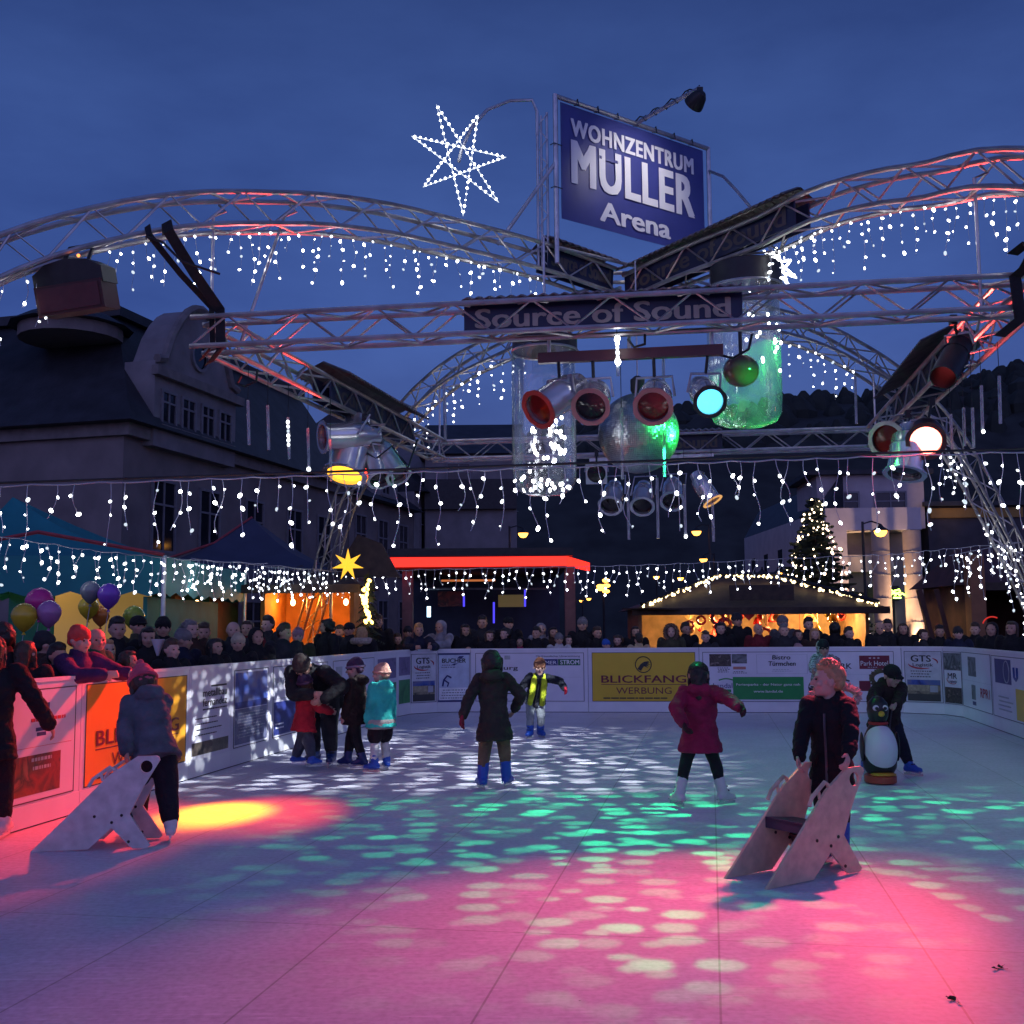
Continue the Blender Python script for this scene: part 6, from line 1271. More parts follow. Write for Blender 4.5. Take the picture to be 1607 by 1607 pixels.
def fur_ring(J, h, s=1., back=False):
    m = MB(); hl = J['k']['hd']; c, hu, hf, hr = J['hc'], J['hu'], J['hf'], J['hr']; rg = random.Random(3)
    if back: cc_, e1, e2, r1, r2 = J['nb']-J['f']*.105*h+J['u']*.012*h, J['r'], (J['f']*.8-J['u']*.45).normalized(), .105*h, .075*h
    else: cc_, e1, e2, r1, r2 = c+hf*.22*hl-hu*.04*hl, hr, hu, .46*hl, .56*hl
    for k in range(64):
        a = 2*pi*k/64; p = cc_+e1*(r1*cos(a))+e2*(r2*sin(a)); o = (e1*cos(a)+e2*sin(a)).normalized()
        for j in range(3):
            d = (o+V((rg.uniform(-1, 1), rg.uniform(-1, 1), rg.uniform(-1, 1)))*.9).normalized(); m.cap(p, .013*h*s, p+d*.030*h*s, .004*h, 5)
    return m
def trouser_mb(J, h, bag=1.15, top=.05, cut=.0):
    m = MB(); u, r, f = J['u'], J['r'], J['f']; H0 = J['hip']
    def ring(c, rx, ry): return [c+r*(rx*h*cos(2*pi*i/18))+f*(ry*h*sin(2*pi*i/18)) for i in range(18)]
    m.loft([ring(H0-V((0, 0, .055*h)), .07*min(bag, 1.2), .058*min(bag, 1.2)), ring(H0-V((0, 0, .02*h)), .083, .068), ring(H0+u*top*h, .074, .060)])
    for nm in 'LR':
        k_, a = J['kn'+nm], J['an'+nm]; e = a+(k_-a).normalized()*.045*h
        if cut: e = k_.lerp(a, cut) if cut > 0 else J['hip'+nm].lerp(k_, -cut)
        if cut < 0: m.cap(J['hip'+nm], .062*h*bag, e, .056*h*bag, 14); continue
        m.cap(J['hip'+nm], .058*h*min(bag, 1.2), k_, .046*h*bag, 14); m.cap(k_, .046*h*bag, e, .036*h*bag, 14)
    return m
def head_shape(kind, J, h, hires):
    m = MB(); hl = J['k']['hd']; c, hu, hf, hr = J['hc'], J['hu'], J['hf'], J['hr']; Rh = Matrix((hr, hf, hu)).transposed(); rg = random.Random(int(h*977))
    def pt(a, b, z): return c+hr*(a*hl)+hf*(b*hl)+hu*(z*hl)
    amp = 0
    if kind in ('short', 'bob', 'long', 'curly'):
        m.ell(pt(0, -.10, .16), (.392*hl, .425*hl, .37*hl), Rh, 18, 12); m.ell(pt(0, -.25, -.03), (.33*hl, .24*hl, .28*hl), Rh, 14, 9); m.ell(pt(0, .15, .38), (.28*hl, .22*hl, .14*hl), Rh, 12, 8)
        for sg_ in (-1, 1): m.cap(pt(sg_*.36, -.02, .12), .06*hl, pt(sg_*.36, .0, .0), .04*hl, 7)
    if kind == 'short':
        for k in range(130):
            a = rg.uniform(0, 6.28); b = rg.uniform(.55, 1.5); d = hr*(cos(a)*cos(b))+hf*(sin(a)*cos(b))+hu*sin(b); q = pt(0, -.06, .18)+d*(.36*hl); m.cap(q, .042*hl, q+(d*.6+hf*.35+hu*.3)*(.15*hl), .014*hl, 5)
    if kind == 'bob':
        m.ell(pt(0, -.12, .0), (.44*hl, .40*hl, .48*hl), Rh, 16, 10)
        for sg_ in (-1, 1): m.cap(pt(sg_*.38, .02, .1), .10*hl, pt(sg_*.36, .08, -.42), .09*hl, 9)
    if kind == 'long':
        m.cap(pt(0, -.24, .05), .36*hl, pt(0, -.34, -.85), .24*hl, 12)
        for sg_ in (-1, 1): m.cap(pt(sg_*.36, .02, .1), .10*hl, pt(sg_*.34, .05, -.75), .09*hl, 9)
    if kind == 'curly':
        for k in range(46):
            a = rg.uniform(0, 6.28); b = rg.uniform(-.9, 1.4); d = hr*(cos(a)*cos(b))+hf*(sin(a)*cos(b)*.9-.25)+hu*sin(b); m.ell(pt(0, -.12, .08)+d*(.42*hl), (.13*hl,)*3, None, 8, 6)
    if kind in ('beanie', 'bobble'):
        m.ell(pt(0, -.05, .22), (.43*hl, .49*hl, .40*hl), Rh, 18, 12); m.ell(pt(0, -.12, .5), (.30*hl, .33*hl, .18*hl), Rh, 12, 8); m.ell(pt(0, -.26, -.02), (.36*hl, .26*hl, .24*hl), Rh, 12, 8)
        if kind == 'bobble': m.ell(pt(0, -.14, .74), (.14*hl,)*3, None, 10, 7)
    if kind == 'cap':
        m.ell(pt(0, -.04, .2), (.42*hl, .47*hl, .37*hl), Rh, 18, 12); m.ell(pt(0, .46, .16), (.30*hl, .26*hl, .05*hl), Rh, 14, 6)
    return m
def place(o, loc, a): o.location = loc; o.rotation_euler = (0, 0, -RD(a))
def person(label, loc, a, h, pose, fit, adult=False, hires=True, key=None, group=None, cat='person'):
    loc = V(loc); root = thing('person', label, cat, (0, 0, 0), group)
    ck = (key, adult) if key else None
    store = PCACHE.get(ck) if ck else None
    hb = 1.7 if key else h
    Rz = Matrix.Rotation(RD(a), 3, 'Z'); toL = lambda p: Rz @ (V(p)-loc)
    if store is None:
        P = dict(pose)
        if 'feet' in P: P['feet'] = [toL(p) for p in P['feet']]
        if 'hip' in P: P['hip'] = toL(P['hip'])
        for nm in 'LR':
            if 'hand'+nm in P: P['hand'+nm] = toL(P['hand'+nm])
        J = skel(hb, P, adult); store = {'J': J, 'm': {}}
        if ck: PCACHE[ck] = store
    J = store['J']
    vb = .0068 if hires else .016; vc = .0105 if hires else .021
    def get(nm, fn):
        if ck and nm in store['m']: return store['m'][nm]
        me = fn(); store['m'][nm] = me; return me
    def put(nm, pname, fn, mat, par=root, label_=None):
        me = get(nm, fn); o = bpy.data.objects.new(pname, me); COL.objects.link(o); o.parent = par
        if len(me.materials) == 0: me.materials.append(mat)
        o.material_slots[0].link = 'OBJECT'; o.material_slots[0].material = mat
        if label_: o['label'] = label_
        return o
    jk = fit['jacket']; hl = J['k']['hd']; sd_ = hash(label) % 50
    bo = put('body', 'body', lambda: blob(body_mb(J, hb, adult), vb, 1), fit.get('skin', SKIN))
    if hires or key:
        def pt(q, w_, z): return J['hc']+J['hr']*(q*hl)+J['hf']*(w_*hl)+J['hu']*(z*hl)
        for sg_ in (-1, 1): put('eye%d' % sg_, 'eye', lambda: MB().ell(pt(sg_*.155, .372, .035), (.05*hl, .035*hl, .034*hl), Matrix((J['hr'], J['hf'], J['hu'])).transposed(), 8, 6).mesh('eye'), EYEM, bo)
        put('mouth', 'mouth', lambda: MB().ell(pt(0, .405, -.235), (.095*hl, .022*hl, .022*hl), Matrix((J['hr'], J['hf'], J['hu'])).transposed(), 8, 6).mesh('mouth'), LIPS, bo)
    tr = fit['trousers']
    put('trousers', 'trousers', lambda: blob(trouser_mb(J, hb, tr.get('bag', 1.1), cut=tr.get('cut', 0)), vc, 2, .006 if hires else .004, 14, sd_, (1, 1, .7)), tr['mat'])
    jo = put('jacket%s%s' % (jk.get('hem'), jk.get('hood') == 'down'), 'jacket', lambda: blob(jacket_mb(J, hb, jk.get('hem', .08), jk.get('puff', 1.12), jk.get('hood'), jk.get('flare', 1.05)), vc, 2, jk.get('amp', .010) if hires else .006, 13, sd_, (1, 1, 1.6)), jk['mat'])
    if jk.get('hood') == 'up': put('hood', 'hood', lambda: hood_cut(J, hb, vc), jk.get('hoodmat', jk['mat']), jo)
    if jk.get('fur'): put('fur', 'fur_trim', lambda: fur_ring(J, hb, 1., jk.get('hood') != 'up').mesh('fur_trim'), jk['fur'], jo)
    if hires and not jk.get('nozip'):
        def zp():
            m = MB(); pf = jk.get('puff', 1.12)*hb; H0 = J['hip']; m.tube([H0-V((0, 0, jk.get('hem', .08)*hb*.9))+J['f']*(.086*pf), H0+J['f']*(.0835*pf), H0+J['u']*.10*hb+J['f']*(.0795*pf), H0+J['u']*.19*hb+J['f']*(.0815*pf), H0+J['u']*.26*hb+J['f']*(.074*pf)], .006*hb, 5); return m.mesh('zip')
        put('zip', 'zip', zp, M('zip_metal', (.12, .12, .13), .35, .6), jo)
        for sg_ in (-1, 1):
            def pk():
                m = MB(); pf = jk.get('puff', 1.12)*hb; c = J['hip']+J['u']*.035*hb; m.tube([c+J['r']*(sg_*.055*pf)+J['f']*(.067*pf)-J['u']*.03*hb, c+J['r']*(sg_*.040*pf)+J['f']*(.076*pf)+J['u']*.03*hb], .0055*hb, 5); return m.mesh('pocket_flap')
            put('pocket%d' % sg_, 'pocket_flap', pk, jk['mat'], jo)
    if jk.get('band'):
        z0, z1, bm = jk['band']
        put('band', 'lower_band', lambda: blob(band_mb(J, hb, jk, z0, z1), vc, 1, .004, 13, sd_), bm, jo)
    if fit.get('hair'): hk, hm = fit['hair']; put('hair'+hk, 'hair', lambda: blob(head_shape(hk, J, hb, hires), .0048 if hires and hk == 'short' else .0065 if hires else .014, 1, .0025 if hk == 'short' else .006, 34, sd_), hm)
    if fit.get('hat'):
        hk, hm = fit['hat'][:2]; ho = put('hat'+hk, 'hat', lambda: blob(head_shape(hk, J, hb, hires), .008 if hires else .014, 2, .003, 40, sd_), hm)
        if len(fit['hat']) > 2:
            def br():
                m = MB(); c = J['hc']; m.tube([c+J['hr']*(.43*hl*cos(t))+J['hf']*((.48*hl)*sin(t)-.05*hl)+J['hu']*(.13*hl) for t in [2*pi*i/26 for i in range(26)]], .075*hl, 8, True); me = m.mesh('brim', smooth=True); return me
            put('brim', 'brim', br, fit['hat'][2], ho)
    if fit.get('gloves'):
        for nm in 'LR':
            gm = fit['gloves'].get(nm)
            if gm:
                def gl_():
                    m = MB(); hands_mb(m, J, hb/1.7*(1 if adult else 1.08), 1.45, nm); m.cap(J['wr'+nm], .026*hb, J['wr'+nm]+(J['el'+nm]-J['wr'+nm]).normalized()*.03*hb, .03*hb, 10); return blob(m, .0075, 1)
                put('glove'+nm, 'glove', gl_, gm)
    if fit.get('warmers'):
        for nm in 'LR':
            def wm():
                m = MB(); k_, a_ = J['kn'+nm], J['an'+nm]; m.cap(k_.lerp(a_, .12), .040*hb, k_.lerp(a_, .72), .041*hb, 14); return blob(m, vc*.8, 1, .005, 26)
            put('warmer'+nm, 'leg_warmer', wm, fit['warmers'])
    bt = fit.get('boots')
    if bt:
        for nm in 'LR':
            A, fd, kn = J['an'+nm], J['fd'+nm], J['kn'+nm]; up = (kn-A).normalized(); hgt = fit.get('boot_h', .065)
            def bm_():
                m = MB(); g = fit.get('boot_w', 1.0); m.cap(A+up*hgt*hb, .039*hb*g, A, .036*hb*g, 14); m.cap(A-fd*.022*hb-V((0, 0, .022*hb)), .030*hb*g, A+fd*.088*hb-V((0, 0, .030*hb)), .024*hb*g, 12); m.cap(A, .036*hb*g, A+fd*.05*hb-V((0, 0, .018*hb)), .028*hb*g, 10)
                return blob(m, vc*.8, 1, .002, 30)
            b_o = put('boot'+nm, 'skate_boot' if fit.get('skates', True) else 'shoe', bm_, bt)
            if fit.get('skates', True):
                def bl():
                    m = MB(); z0 = A.z-.075*hb; c = A+fd*.033*hb; R_ = Matrix((fd, V((0, 0, 1)).cross(fd), V((0, 0, 1)))).transposed(); m.box(V((c.x, c.y, z0+.010*hb)), (.165*hb, .0045*hb, .018*hb), R_)
                    for q in (-.045, .045): m.box(V((c.x+fd.x*q*hb, c.y+fd.y*q*hb, z0+.0245*hb)), (.03*hb, .014*hb, .012*hb), R_)
                    m.box(V((c.x, c.y, z0+.0335*hb)), (.15*hb, .040*hb, .006*hb), R_); return m.mesh('blade')
                put('blade'+nm, 'blade', bl, fit.get('blade', BLADE), b_o)
                if hires:
                    def lc():
                        m = MB(); s_ = V((0, 0, 1)).cross(fd)
                        for q in range(3):
                            c = A+up*((.075-.03*q)*hb)+fd*((.036+.006*q)*hb); m.tube([c-s_*.026*hb-fd*.012*hb, c+fd*.004*hb, c+s_*.026*hb-fd*.012*hb], .005*hb, 5)
                        return m.mesh('strap')
                    put('strap'+nm, 'strap', lc, fit.get('straps', BLACK), b_o)
    place(root, loc, a)
    if key: s = h/1.7; root.scale = (s, s, s)
    return root, J, bo, (lambda p: loc+Rz.transposed() @ V(p))
def hood_cut(J, h, vc):
    """hood worn up: a shell with the face opening cut out"""
    me = blob(hood_mb(J, h), vc, 2, .006, 16); bm = bmesh.new(); bm.from_mesh(me); hl = J['k']['hd']; c, hu, hf, hr = J['hc'], J['hu'], J['hf'], J['hr']
    kill = []
    for v in bm.verts:
        d = v.co-c; y_ = d.dot(hf)/hl; x_ = d.dot(hr)/hl; z_ = d.dot(hu)/hl
        if y_ > .12 and (x_/.34)**2+((z_+.03)/.42)**2 < 1: kill.append(v)
    bmesh.ops.delete(bm, geom=kill, context='VERTS'); bm.to_mesh(me); bm.free(); return me
def band_mb(J, h, jk, z0, z1):
    m = MB(); u, r, f = J['u'], J['r'], J['f']; H0 = J['hip']; puff = jk.get('puff', 1.12)*1.13; dn = (V((0, 0, 1))*.75+u*.25).normalized()
    R_ = []
    for z in [z0+(z1-z0)*i/5 for i in range(6)]:
        rx = .100 if z < 0 else .094; ry = .082 if z < 0 else .077; R_.append([H0+dn*(z*h)+r*(rx*h*puff*cos(2*pi*i/22))+f*(ry*h*puff*sin(2*pi*i/22)) for i in range(22)])
    m.loft(R_); return m
K = lambda n, c: cloth(n, c)
CHAR = K('charcoal', (.028, .028, .034)); BLK = K('black', (.013, .013, .016)); NAV = K('navy', (.012, .016, .04)); BRN = K('dark_brown', (.045, .025, .02)); DJEAN = K('jeans', (.05, .06, .09)); LJEAN = K('pale_jeans', (.22, .24, .27))
BLUEB = M('blue_boot_plastic', (.015, .075, .42), .35, 0, .1, 8); WHITEBT = M('white_boot_leather', (.66, .63, .60), .4, 0, .08, 9); NAVB = M('navy_boot_plastic', (.012, .03, .14), .35, 0, .1, 8)
HAIRB = M('hair_black', (.010, .008, .007), .5, 0, .3, 30, .5); HAIRBR = M('hair_brown', (.045, .024, .013), .5, 0, .3, 30, .5); HAIRBL = M('hair_blond', (.42, .24, .11), .55, 0, .25, 34, .5); HAIRG = M('hair_grey', (.16, .15, .15), .6, 0, .25, 30, .5)
FURB = M('fur_brown', (.13, .085, .06), .9, 0, .3, 30); FURL = M('fur_pale', (.42, .33, .27), .95, 0, .3, 30)
# --- 1 skater pushing the left seat sled
person('person in blue grey hooded jacket and pink hat bending over the left seat sled', G(243, 1322), -38, 1.47, dict(lean=30, feet=(G(214, 1312), G(268, 1322)), footL=-10, footR=25, tilt=18, handL=D(196, 1212, 8.55), handR=D(226, 1206, 8.8), crouch=.96, kneeL=(0, 1, 0), kneeR=(.1, 1, 0)),
       dict(jacket=dict(mat=K('slate', (.105, .11, .13)), hem=.05, puff=1.2, hood='down'), trousers=dict(mat=K('dark_plum', (.020, .014, .020)), bag=1.32), boots=WHITEBT, hat=('bobble', K('pink_knit', (.55, .09, .14)), K('pink_rib', (.5, .08, .13))), hair=('bob', HAIRBR), straps=GREYP), adult=False)
# --- 2 dark figure leaving the frame on the left
person('person in long black coat half cut off by the left picture edge', G(-22, 1322), -20, 1.62, dict(feet=(G(-50, 1322), G(4, 1316)), armR=((.5, .15, -.85), (.42, .3, -.8)), armL=((-.4, 0, -.9), (-.3, .3, -.9)), turn=-10),
       dict(jacket=dict(mat=BLK, hem=.10, puff=1.12), trousers=dict(mat=BLK, bag=1.2), boots=WHITEBT, hair=('long', HAIRBR)), adult=True)
# --- 3 man bending down to a child
person('man in black jacket and dark grey cap bending down to the child in red', G(507, 1201), 192, 1.78, dict(lean=60, feet=(G(520, 1202), G(494, 1199)), tilt=34, handL=D(508, 1096, 12.75), handR=D(488, 1090, 12.75), elbowL=(-1, -.2, -.2), elbowR=(1, -.2, -.2), crouch=.97),
       dict(jacket=dict(mat=BLK, hem=.06, puff=1.22, hood=None), trousers=dict(mat=CHAR, bag=1.25), boots=NAVB, hat=('beanie', K('grey_knit_cap', (.045, .035, .032)))), adult=True)
# --- 4 child in red
person('child in red jacket and dark purple hat facing the bending man', G(474, 1213), 60, 1.14, dict(feet=(G(492, 1213), G(460, 1208)), turn=-30, tilt=-22, armR=((.3, .5, -.8), (-.2, .9, -.3)), armL=((-.2, .5, -.8), (.1, .9, -.1)), footL=-5, footR=20, lean=6),
       dict(jacket=dict(mat=K('red', (.36, .012, .025)), hem=.07, puff=1.3, amp=.012), trousers=dict(mat=DJEAN, bag=1.35), boots=BLUEB, boot_h=.07, hat=('bobble', K('plum_knit', (.03, .015, .05)), K('plum_rib', (.045, .02, .06))), hair=('bob', HAIRBR), skin=SKIN2))
# --- 5 child in black coat
person('child in dark coat and purple grey beanie looking left, second of the huddle', G(556, 1208), -75, 1.30, dict(feet=(G(570, 1208), G(545, 1206)), armR=((.12, .1, -1), (.0, .3, -1)), armL=((-.12, .1, -1), (0, .3, -1)), turn=-10, tilt=6),
       dict(jacket=dict(mat=K('black_brown', (.018, .010, .010)), hem=.07, puff=1.25, hood='down'), trousers=dict(mat=BLK, bag=1.05), boots=NAVB, hat=('beanie', K('aubergine_knit', (.05, .025, .06)), K('grey_lilac_rib', (.19, .15, .22))), skin=SKIN2))
# --- 6 child in teal
TEALC = K('teal', (.03, .42, .36))
person('child in bright teal hooded jacket and peach hat, right of the huddle', G(596, 1211), -48, 1.24, dict(feet=(G(588, 1213), G(607, 1209)), armL=((-.15, .05, -1), (-.05, .2, -1)), armR=((.2, -.05, -1), (.1, .1, -1)), turn=-25, footL=-25, footR=25),
       dict(jacket=dict(mat=TEALC, hem=.06, puff=1.32, hood='down', band=(-.075, .01, K('stone_grey', (.30, .28, .26)))), trousers=dict(mat=K('black_shorts', (.012, .006, .010)), bag=1.25, cut=-.75), boots=BLUEB, boot_h=.075, warmers=K('white_legwarmer', (.62, .58, .54)), hat=('beanie', K('peach_knit', (.50, .26, .20)), K('peach_rib', (.46, .24, .19))), skin=SKIN2))
# --- 7 skater seen from behind, centre left
person('person in long dark coat seen from behind, olive trousers and blue skates', G(771, 1238), 4, 1.44, dict(feet=(G(757, 1240), G(795, 1236)), handL=D(723, 1132, 11.2), handR=D(808, 1112, 11.5), elbowL=(-1, -.3, 0), elbowR=(1, -.4, -.1), footL=-25, footR=15, side=-2),
       dict(jacket=dict(mat=K('dark_parka', (.034, .026, .024)), hem=.13, puff=1.08, hood='down', flare=1.1, amp=.011, fur=None), trousers=dict(mat=K('olive', (.15, .10, .06)), bag=1.02), boots=BLUEB, boot_h=.10, boot_w=1.05, hair=('bob', HAIRB), gloves={'L': K('crimson_glove', (.30, .015, .04))}))
# --- 8 child with neon scarf
YSC = K('neon_yellow', (.50, .58, .03))
r8, J8, b8, w8 = person('child leaning forward with neon yellow scarf and red mitten stretched out', G(838, 1157), 176, 1.30, dict(lean=34, side=-6, feet=(G(848, 1157), G(832, 1158)), handL=D(886, 1080, 16.2), handR=D(812, 1095, 16.3), elbowL=(-.5, -.4, .3), crouch=.94, tilt=-6, footL=-20, footR=25),
       dict(jacket=dict(mat=K('blue_black', (.014, .016, .026)), hem=.04, puff=1.15), trousers=dict(mat=LJEAN, bag=1.05), boots=BLUEB, boot_w=1.15, hat=('beanie', K('rust_knit', (.20, .085, .05))), gloves={'L': K('red_mitten', (.5, .02, .05))}, skin=SKIN2))
m = MB()
for sg_ in (-1, 1):
    u_, f_, r_, n0 = J8['u'], J8['f'], J8['r'], J8['nb']; p = [n0-f_*.045*1.3, n0+r_*(sg_*.05*1.3)+u_*.01, n0+r_*(sg_*.058*1.3)+f_*.085*1.3-u_*.03*1.3, n0+r_*(sg_*.062*1.3)+f_*.118*1.3-u_*.15*1.3, n0+r_*(sg_*.07*1.3)+f_*.12*1.3-u_*.30*1.3]
    m.tube(p, [.03, .04, .045, .045, .04], 8)
sc8 = part('scarf', m.mesh('scarf', smooth=True), YSC, r8)
# --- 9 girl in magenta coat
person('person in magenta coat seen from behind with one arm out, white figure skates', G(1098, 1266), 6, 1.33, dict(feet=(G(1066, 1268), G(1136, 1266)), handL=D(1072, 1135, 9.9), handR=D(1172, 1116, 9.7), elbowL=(-1, -.2, 0), elbowR=(.2, -.3, .4), footL=-32, footR=48, kneeL=(-.3, 1, 0), kneeR=(.3, 1, 0)),
       dict(jacket=dict(mat=K('magenta', (.25, .012, .055)), hem=.10, puff=1.26, hood='down', flare=1.08, amp=.010), trousers=dict(mat=BLK, bag=.92), boots=WHITEBT, boot_h=.095, gloves={'L': K('plum_mitten', (.05, .01, .02)), 'R': K('plum_mitten', (.05, .01, .02))}, hair=('long', HAIRB), hat=('cap', K('dark_cap', (.03, .018, .02))), straps=BLACK))
# --- 10 camouflage figure
CAMO = print_mat('camouflage', [(.02, .025, .02), (.62, .62, .58), (.05, .06, .045), (.5, .5, .46)], 16)
person('person in black and white camouflage jacket behind the blond boy', G(1290, 1136), 175, 1.42, dict(lean=16, feet=(G(1282, 1136), G(1300, 1136)), handL=D(1300, 1085, 17.4), handR=D(1268, 1085, 17.4)),
       dict(jacket=dict(mat=CAMO, hem=.06, puff=1.3, hood='up'), trousers=dict(mat=CHAR, bag=1.1), boots=BLUEB, hat=('beanie', BLK)), adult=False)
# --- 11 blond boy in parka
BOY = G(1312, 1359)
person('blond boy in black parka with fur hood holding the right seat sled, head turned left', BOY, -148, 1.40, dict(feet=(G(1322, 1357), G(1300, 1354)), handR=D(1246, 1226, 7.5), handL=D(1332, 1208, 7.3), turn=68, footL=-15, footR=10, elbowL=(-1, -.5, -.2), elbowR=(1, -.3, -.3), lean=3, tilt=-3),
       dict(jacket=dict(mat=K('black_parka', (.010, .010, .012)), hem=.13, puff=1.06, flare=.95, hood='down', fur=FURL, amp=.010), trousers=dict(mat=BLK, bag=1.0), boots=BLUEB, boot_h=.13, boot_w=1.05, hair=('short', HAIRBL), skin=SKIN2))
# --- 12 boy with penguin
person('boy in black cap and dark fur hooded jacket leaning on the penguin skating aid', G(1392, 1218), 178, 1.32, dict(lean=26, feet=(G(1428, 1217), G(1358, 1211)), handL=D(1402, 1121, 11.6), handR=D(1362, 1120, 11.6), elbowL=(-1, -.1, .1), elbowR=(1, -.1, .1), footL=-40, footR=30, turn=-18, tilt=12, crouch=.93),
       dict(jacket=dict(mat=K('dark_olive_brown', (.030, .020, .018)), hem=.06, puff=1.3, hood='down', fur=FURB), trousers=dict(mat=K('night_navy', (.013, .013, .024)), bag=1.2), boots=BLUEB, hat=('cap', BLK), skin=SKIN2))
# ================================================================ skating aids
PLASTW = M('white_hdpe_sheet', (.60, .58, .55), .5, 0, .16, 13, .08); PLASTY = M('scuffed_cream_sheet', (.60, .48, .34), .5, 0, .18, 13, .08); BOLT = M('bolt_dark', (.04, .035, .03), .4, .6)
SLED = [(0, 0), (.41, .01), (.575, .16), (.715, .02), (.735, .008), (.83, .008), (.855, .03), (.70, .255), (.79, .44), (.912, .645), (.905, .668), (.885, .678), (.747, .675), (.55, .546), (.24, .235)]
def sled(label, tip, rear, gap, mat, side=1):
    tip, rear = V(tip), V(rear); ux = (rear-tip); ux.z = 0; ux.normalize(); n = V((-ux.y, ux.x, 0))*side; c = tip+ux*.45+n*gap*.5
    r = thing('seat_sled', label, 'skating aid', c, 'seat sleds used as skating aids'); fr = lambda off: (lambda a, b, h: tip+ux*a+V((0, 0, b))+n*(off+h))
    for k, off in enumerate((0, gap)):
        f = fr(off); m = MB(); hole = [(.815+.045*cos(2*pi*i/16), .60+.045*sin(2*pi*i/16)) for i in range(16)]
        # plate with a round grip hole (bridge polygon)
        ring = []
        bi = min(range(len(SLED)), key=lambda i: (SLED[i][0]-.912)**2+(SLED[i][1]-.645)**2); hs = [hole[(0-i) % 16] for i in range(17)]
        poly = SLED[:bi+1]+hs+SLED[bi:]
        m.prism(poly, -.010, .010, f); pl = part('side_plate', m, mat, r, smooth=False)
        for a, b in ((.45, .245), (.645, .25), (.575, .20), (.70, .06)): part('bolt', MB().lathe([(.011, -.014), (.011, .014)], f(a, b, 0), n, 8), BOLT, pl)
        g = MB(); g.tube([f(.40, .46, 0), f(.43, .515, 0), f(.55, .60, 0), f(.585, .575, 0)], .014, 6); g.tube([f(.485, .555, 0), f(.50, .50, 0)], .012, 6); part('grip', g, mat, r)
    f = fr(0); st = MB(); P = [f(.36, .355, .012), f(.62, .33, .012), f(.62, .33, gap-.012), f(.36, .355, gap-.012)]; st.add(P+[p-V((0, 0, .022)) for p in P], [(0, 1, 2, 3), (7, 6, 5, 4), (0, 4, 5, 1), (1, 5, 6, 2), (2, 6, 7, 3), (3, 7, 4, 0)]); part('seat', st, M('dark_blue_seat', (.03, .03, .06), .4), r, smooth=False)
    part('seat_front', MB().bar(f(.37, .315, .012), f(.37, .315, gap-.012), .02, .06), M('dark_blue_seat', (.03, .03, .06), .4), r, smooth=False); part('cross_bar', MB().bar(f(.60, .20, .012), f(.60, .20, gap-.012), .07, .03, (1, 0, .5)), BLACK, r, smooth=False)
    return r
sled('grey white seat sled pushed by the skater in the pink hat', G(48, 1337), G(224, 1333), .40, PLASTW)
sled('cream seat sled with dark seat in front of the blond boy', G(1201, 1396), G(1346, 1370), .36, PLASTY)
def penguin(label, p, a, h):
    r = thing('penguin_aid', label, 'penguin figure', (0, 0, 0), 'penguin skating aids'); s = h
    PB = M('penguin_black', (.012, .011, .013), .35); PW = M('penguin_white', (.70, .68, .70), .4, 0, .05, 5)
    part('body', MB().lathe([(.15*s, .12*s), (.185*s, .18*s), (.20*s, .30*s), (.192*s, .42*s), (.155*s, .56*s), (.105*s, .66*s), (.088*s, .70*s), (.112*s, .76*s), (.125*s, .84*s), (.11*s, .92*s), (.055*s, .985*s), (.005, 1.0*s)], n=44), PB, r)
    bl = MB(); bl.ell((0, .038*s, .385*s), (.192*s, .195*s, .295*s), n=44, m=30); part('belly', bl, PW, r)
    part('base', MB().loft([[V((x_*.17*s*k, y_*.20*s*k, z*s)) for x_, y_ in [(cos(t), sin(t)) for t in [2*pi*i/20 for i in range(20)]]] for k, z in ((1.0, .012), (1.05, .02), (1.05, .09), (.9, .11))]), M('penguin_base_red', (.38, .06, .03), .4), r); part('feet', MB().ell((0, .12*s, .115*s), (.15*s, .10*s, .025*s), n=14, m=7), M('penguin_feet_yellow', (.6, .3, .03), .4), r)
    part('collar', MB().tube([(.095*s*cos(2*pi*i/20), .095*s*sin(2*pi*i/20), .685*s) for i in range(20)], .018*s, 6, True), M('penguin_scarf_red', (.35, .02, .02), .6), r)
    for sg_ in (-1, 1):
        e = part('eye', MB().ell((sg_*.050*s, .102*s, .865*s), (.040*s, .022*s, .034*s), n=12, m=8), PW, r); part('pupil', MB().ell((sg_*.048*s, .124*s, .862*s), (.022*s, .008*s, .02*s), n=10, m=6), PB, e)
        part('flipper', MB().ell((sg_*.205*s, .02*s, .42*s), (.022*s, .07*s, .17*s), n=12, m=8), PB, r)
    part('beak', MB().ell((0, .130*s, .80*s), (.036*s, .042*s, .034*s), n=12, m=8), M('penguin_beak', (.62, .42, .03), .4), r); place(r, p, a); return r
penguin('penguin skating aid with red base, held by the boy in the black cap', G(1382, 1229), 180, .88)
penguin('second penguin skating aid, mostly hidden behind the blond boy', G(1289, 1146), -150, .86).scale = (1.65, 1.65, .9)
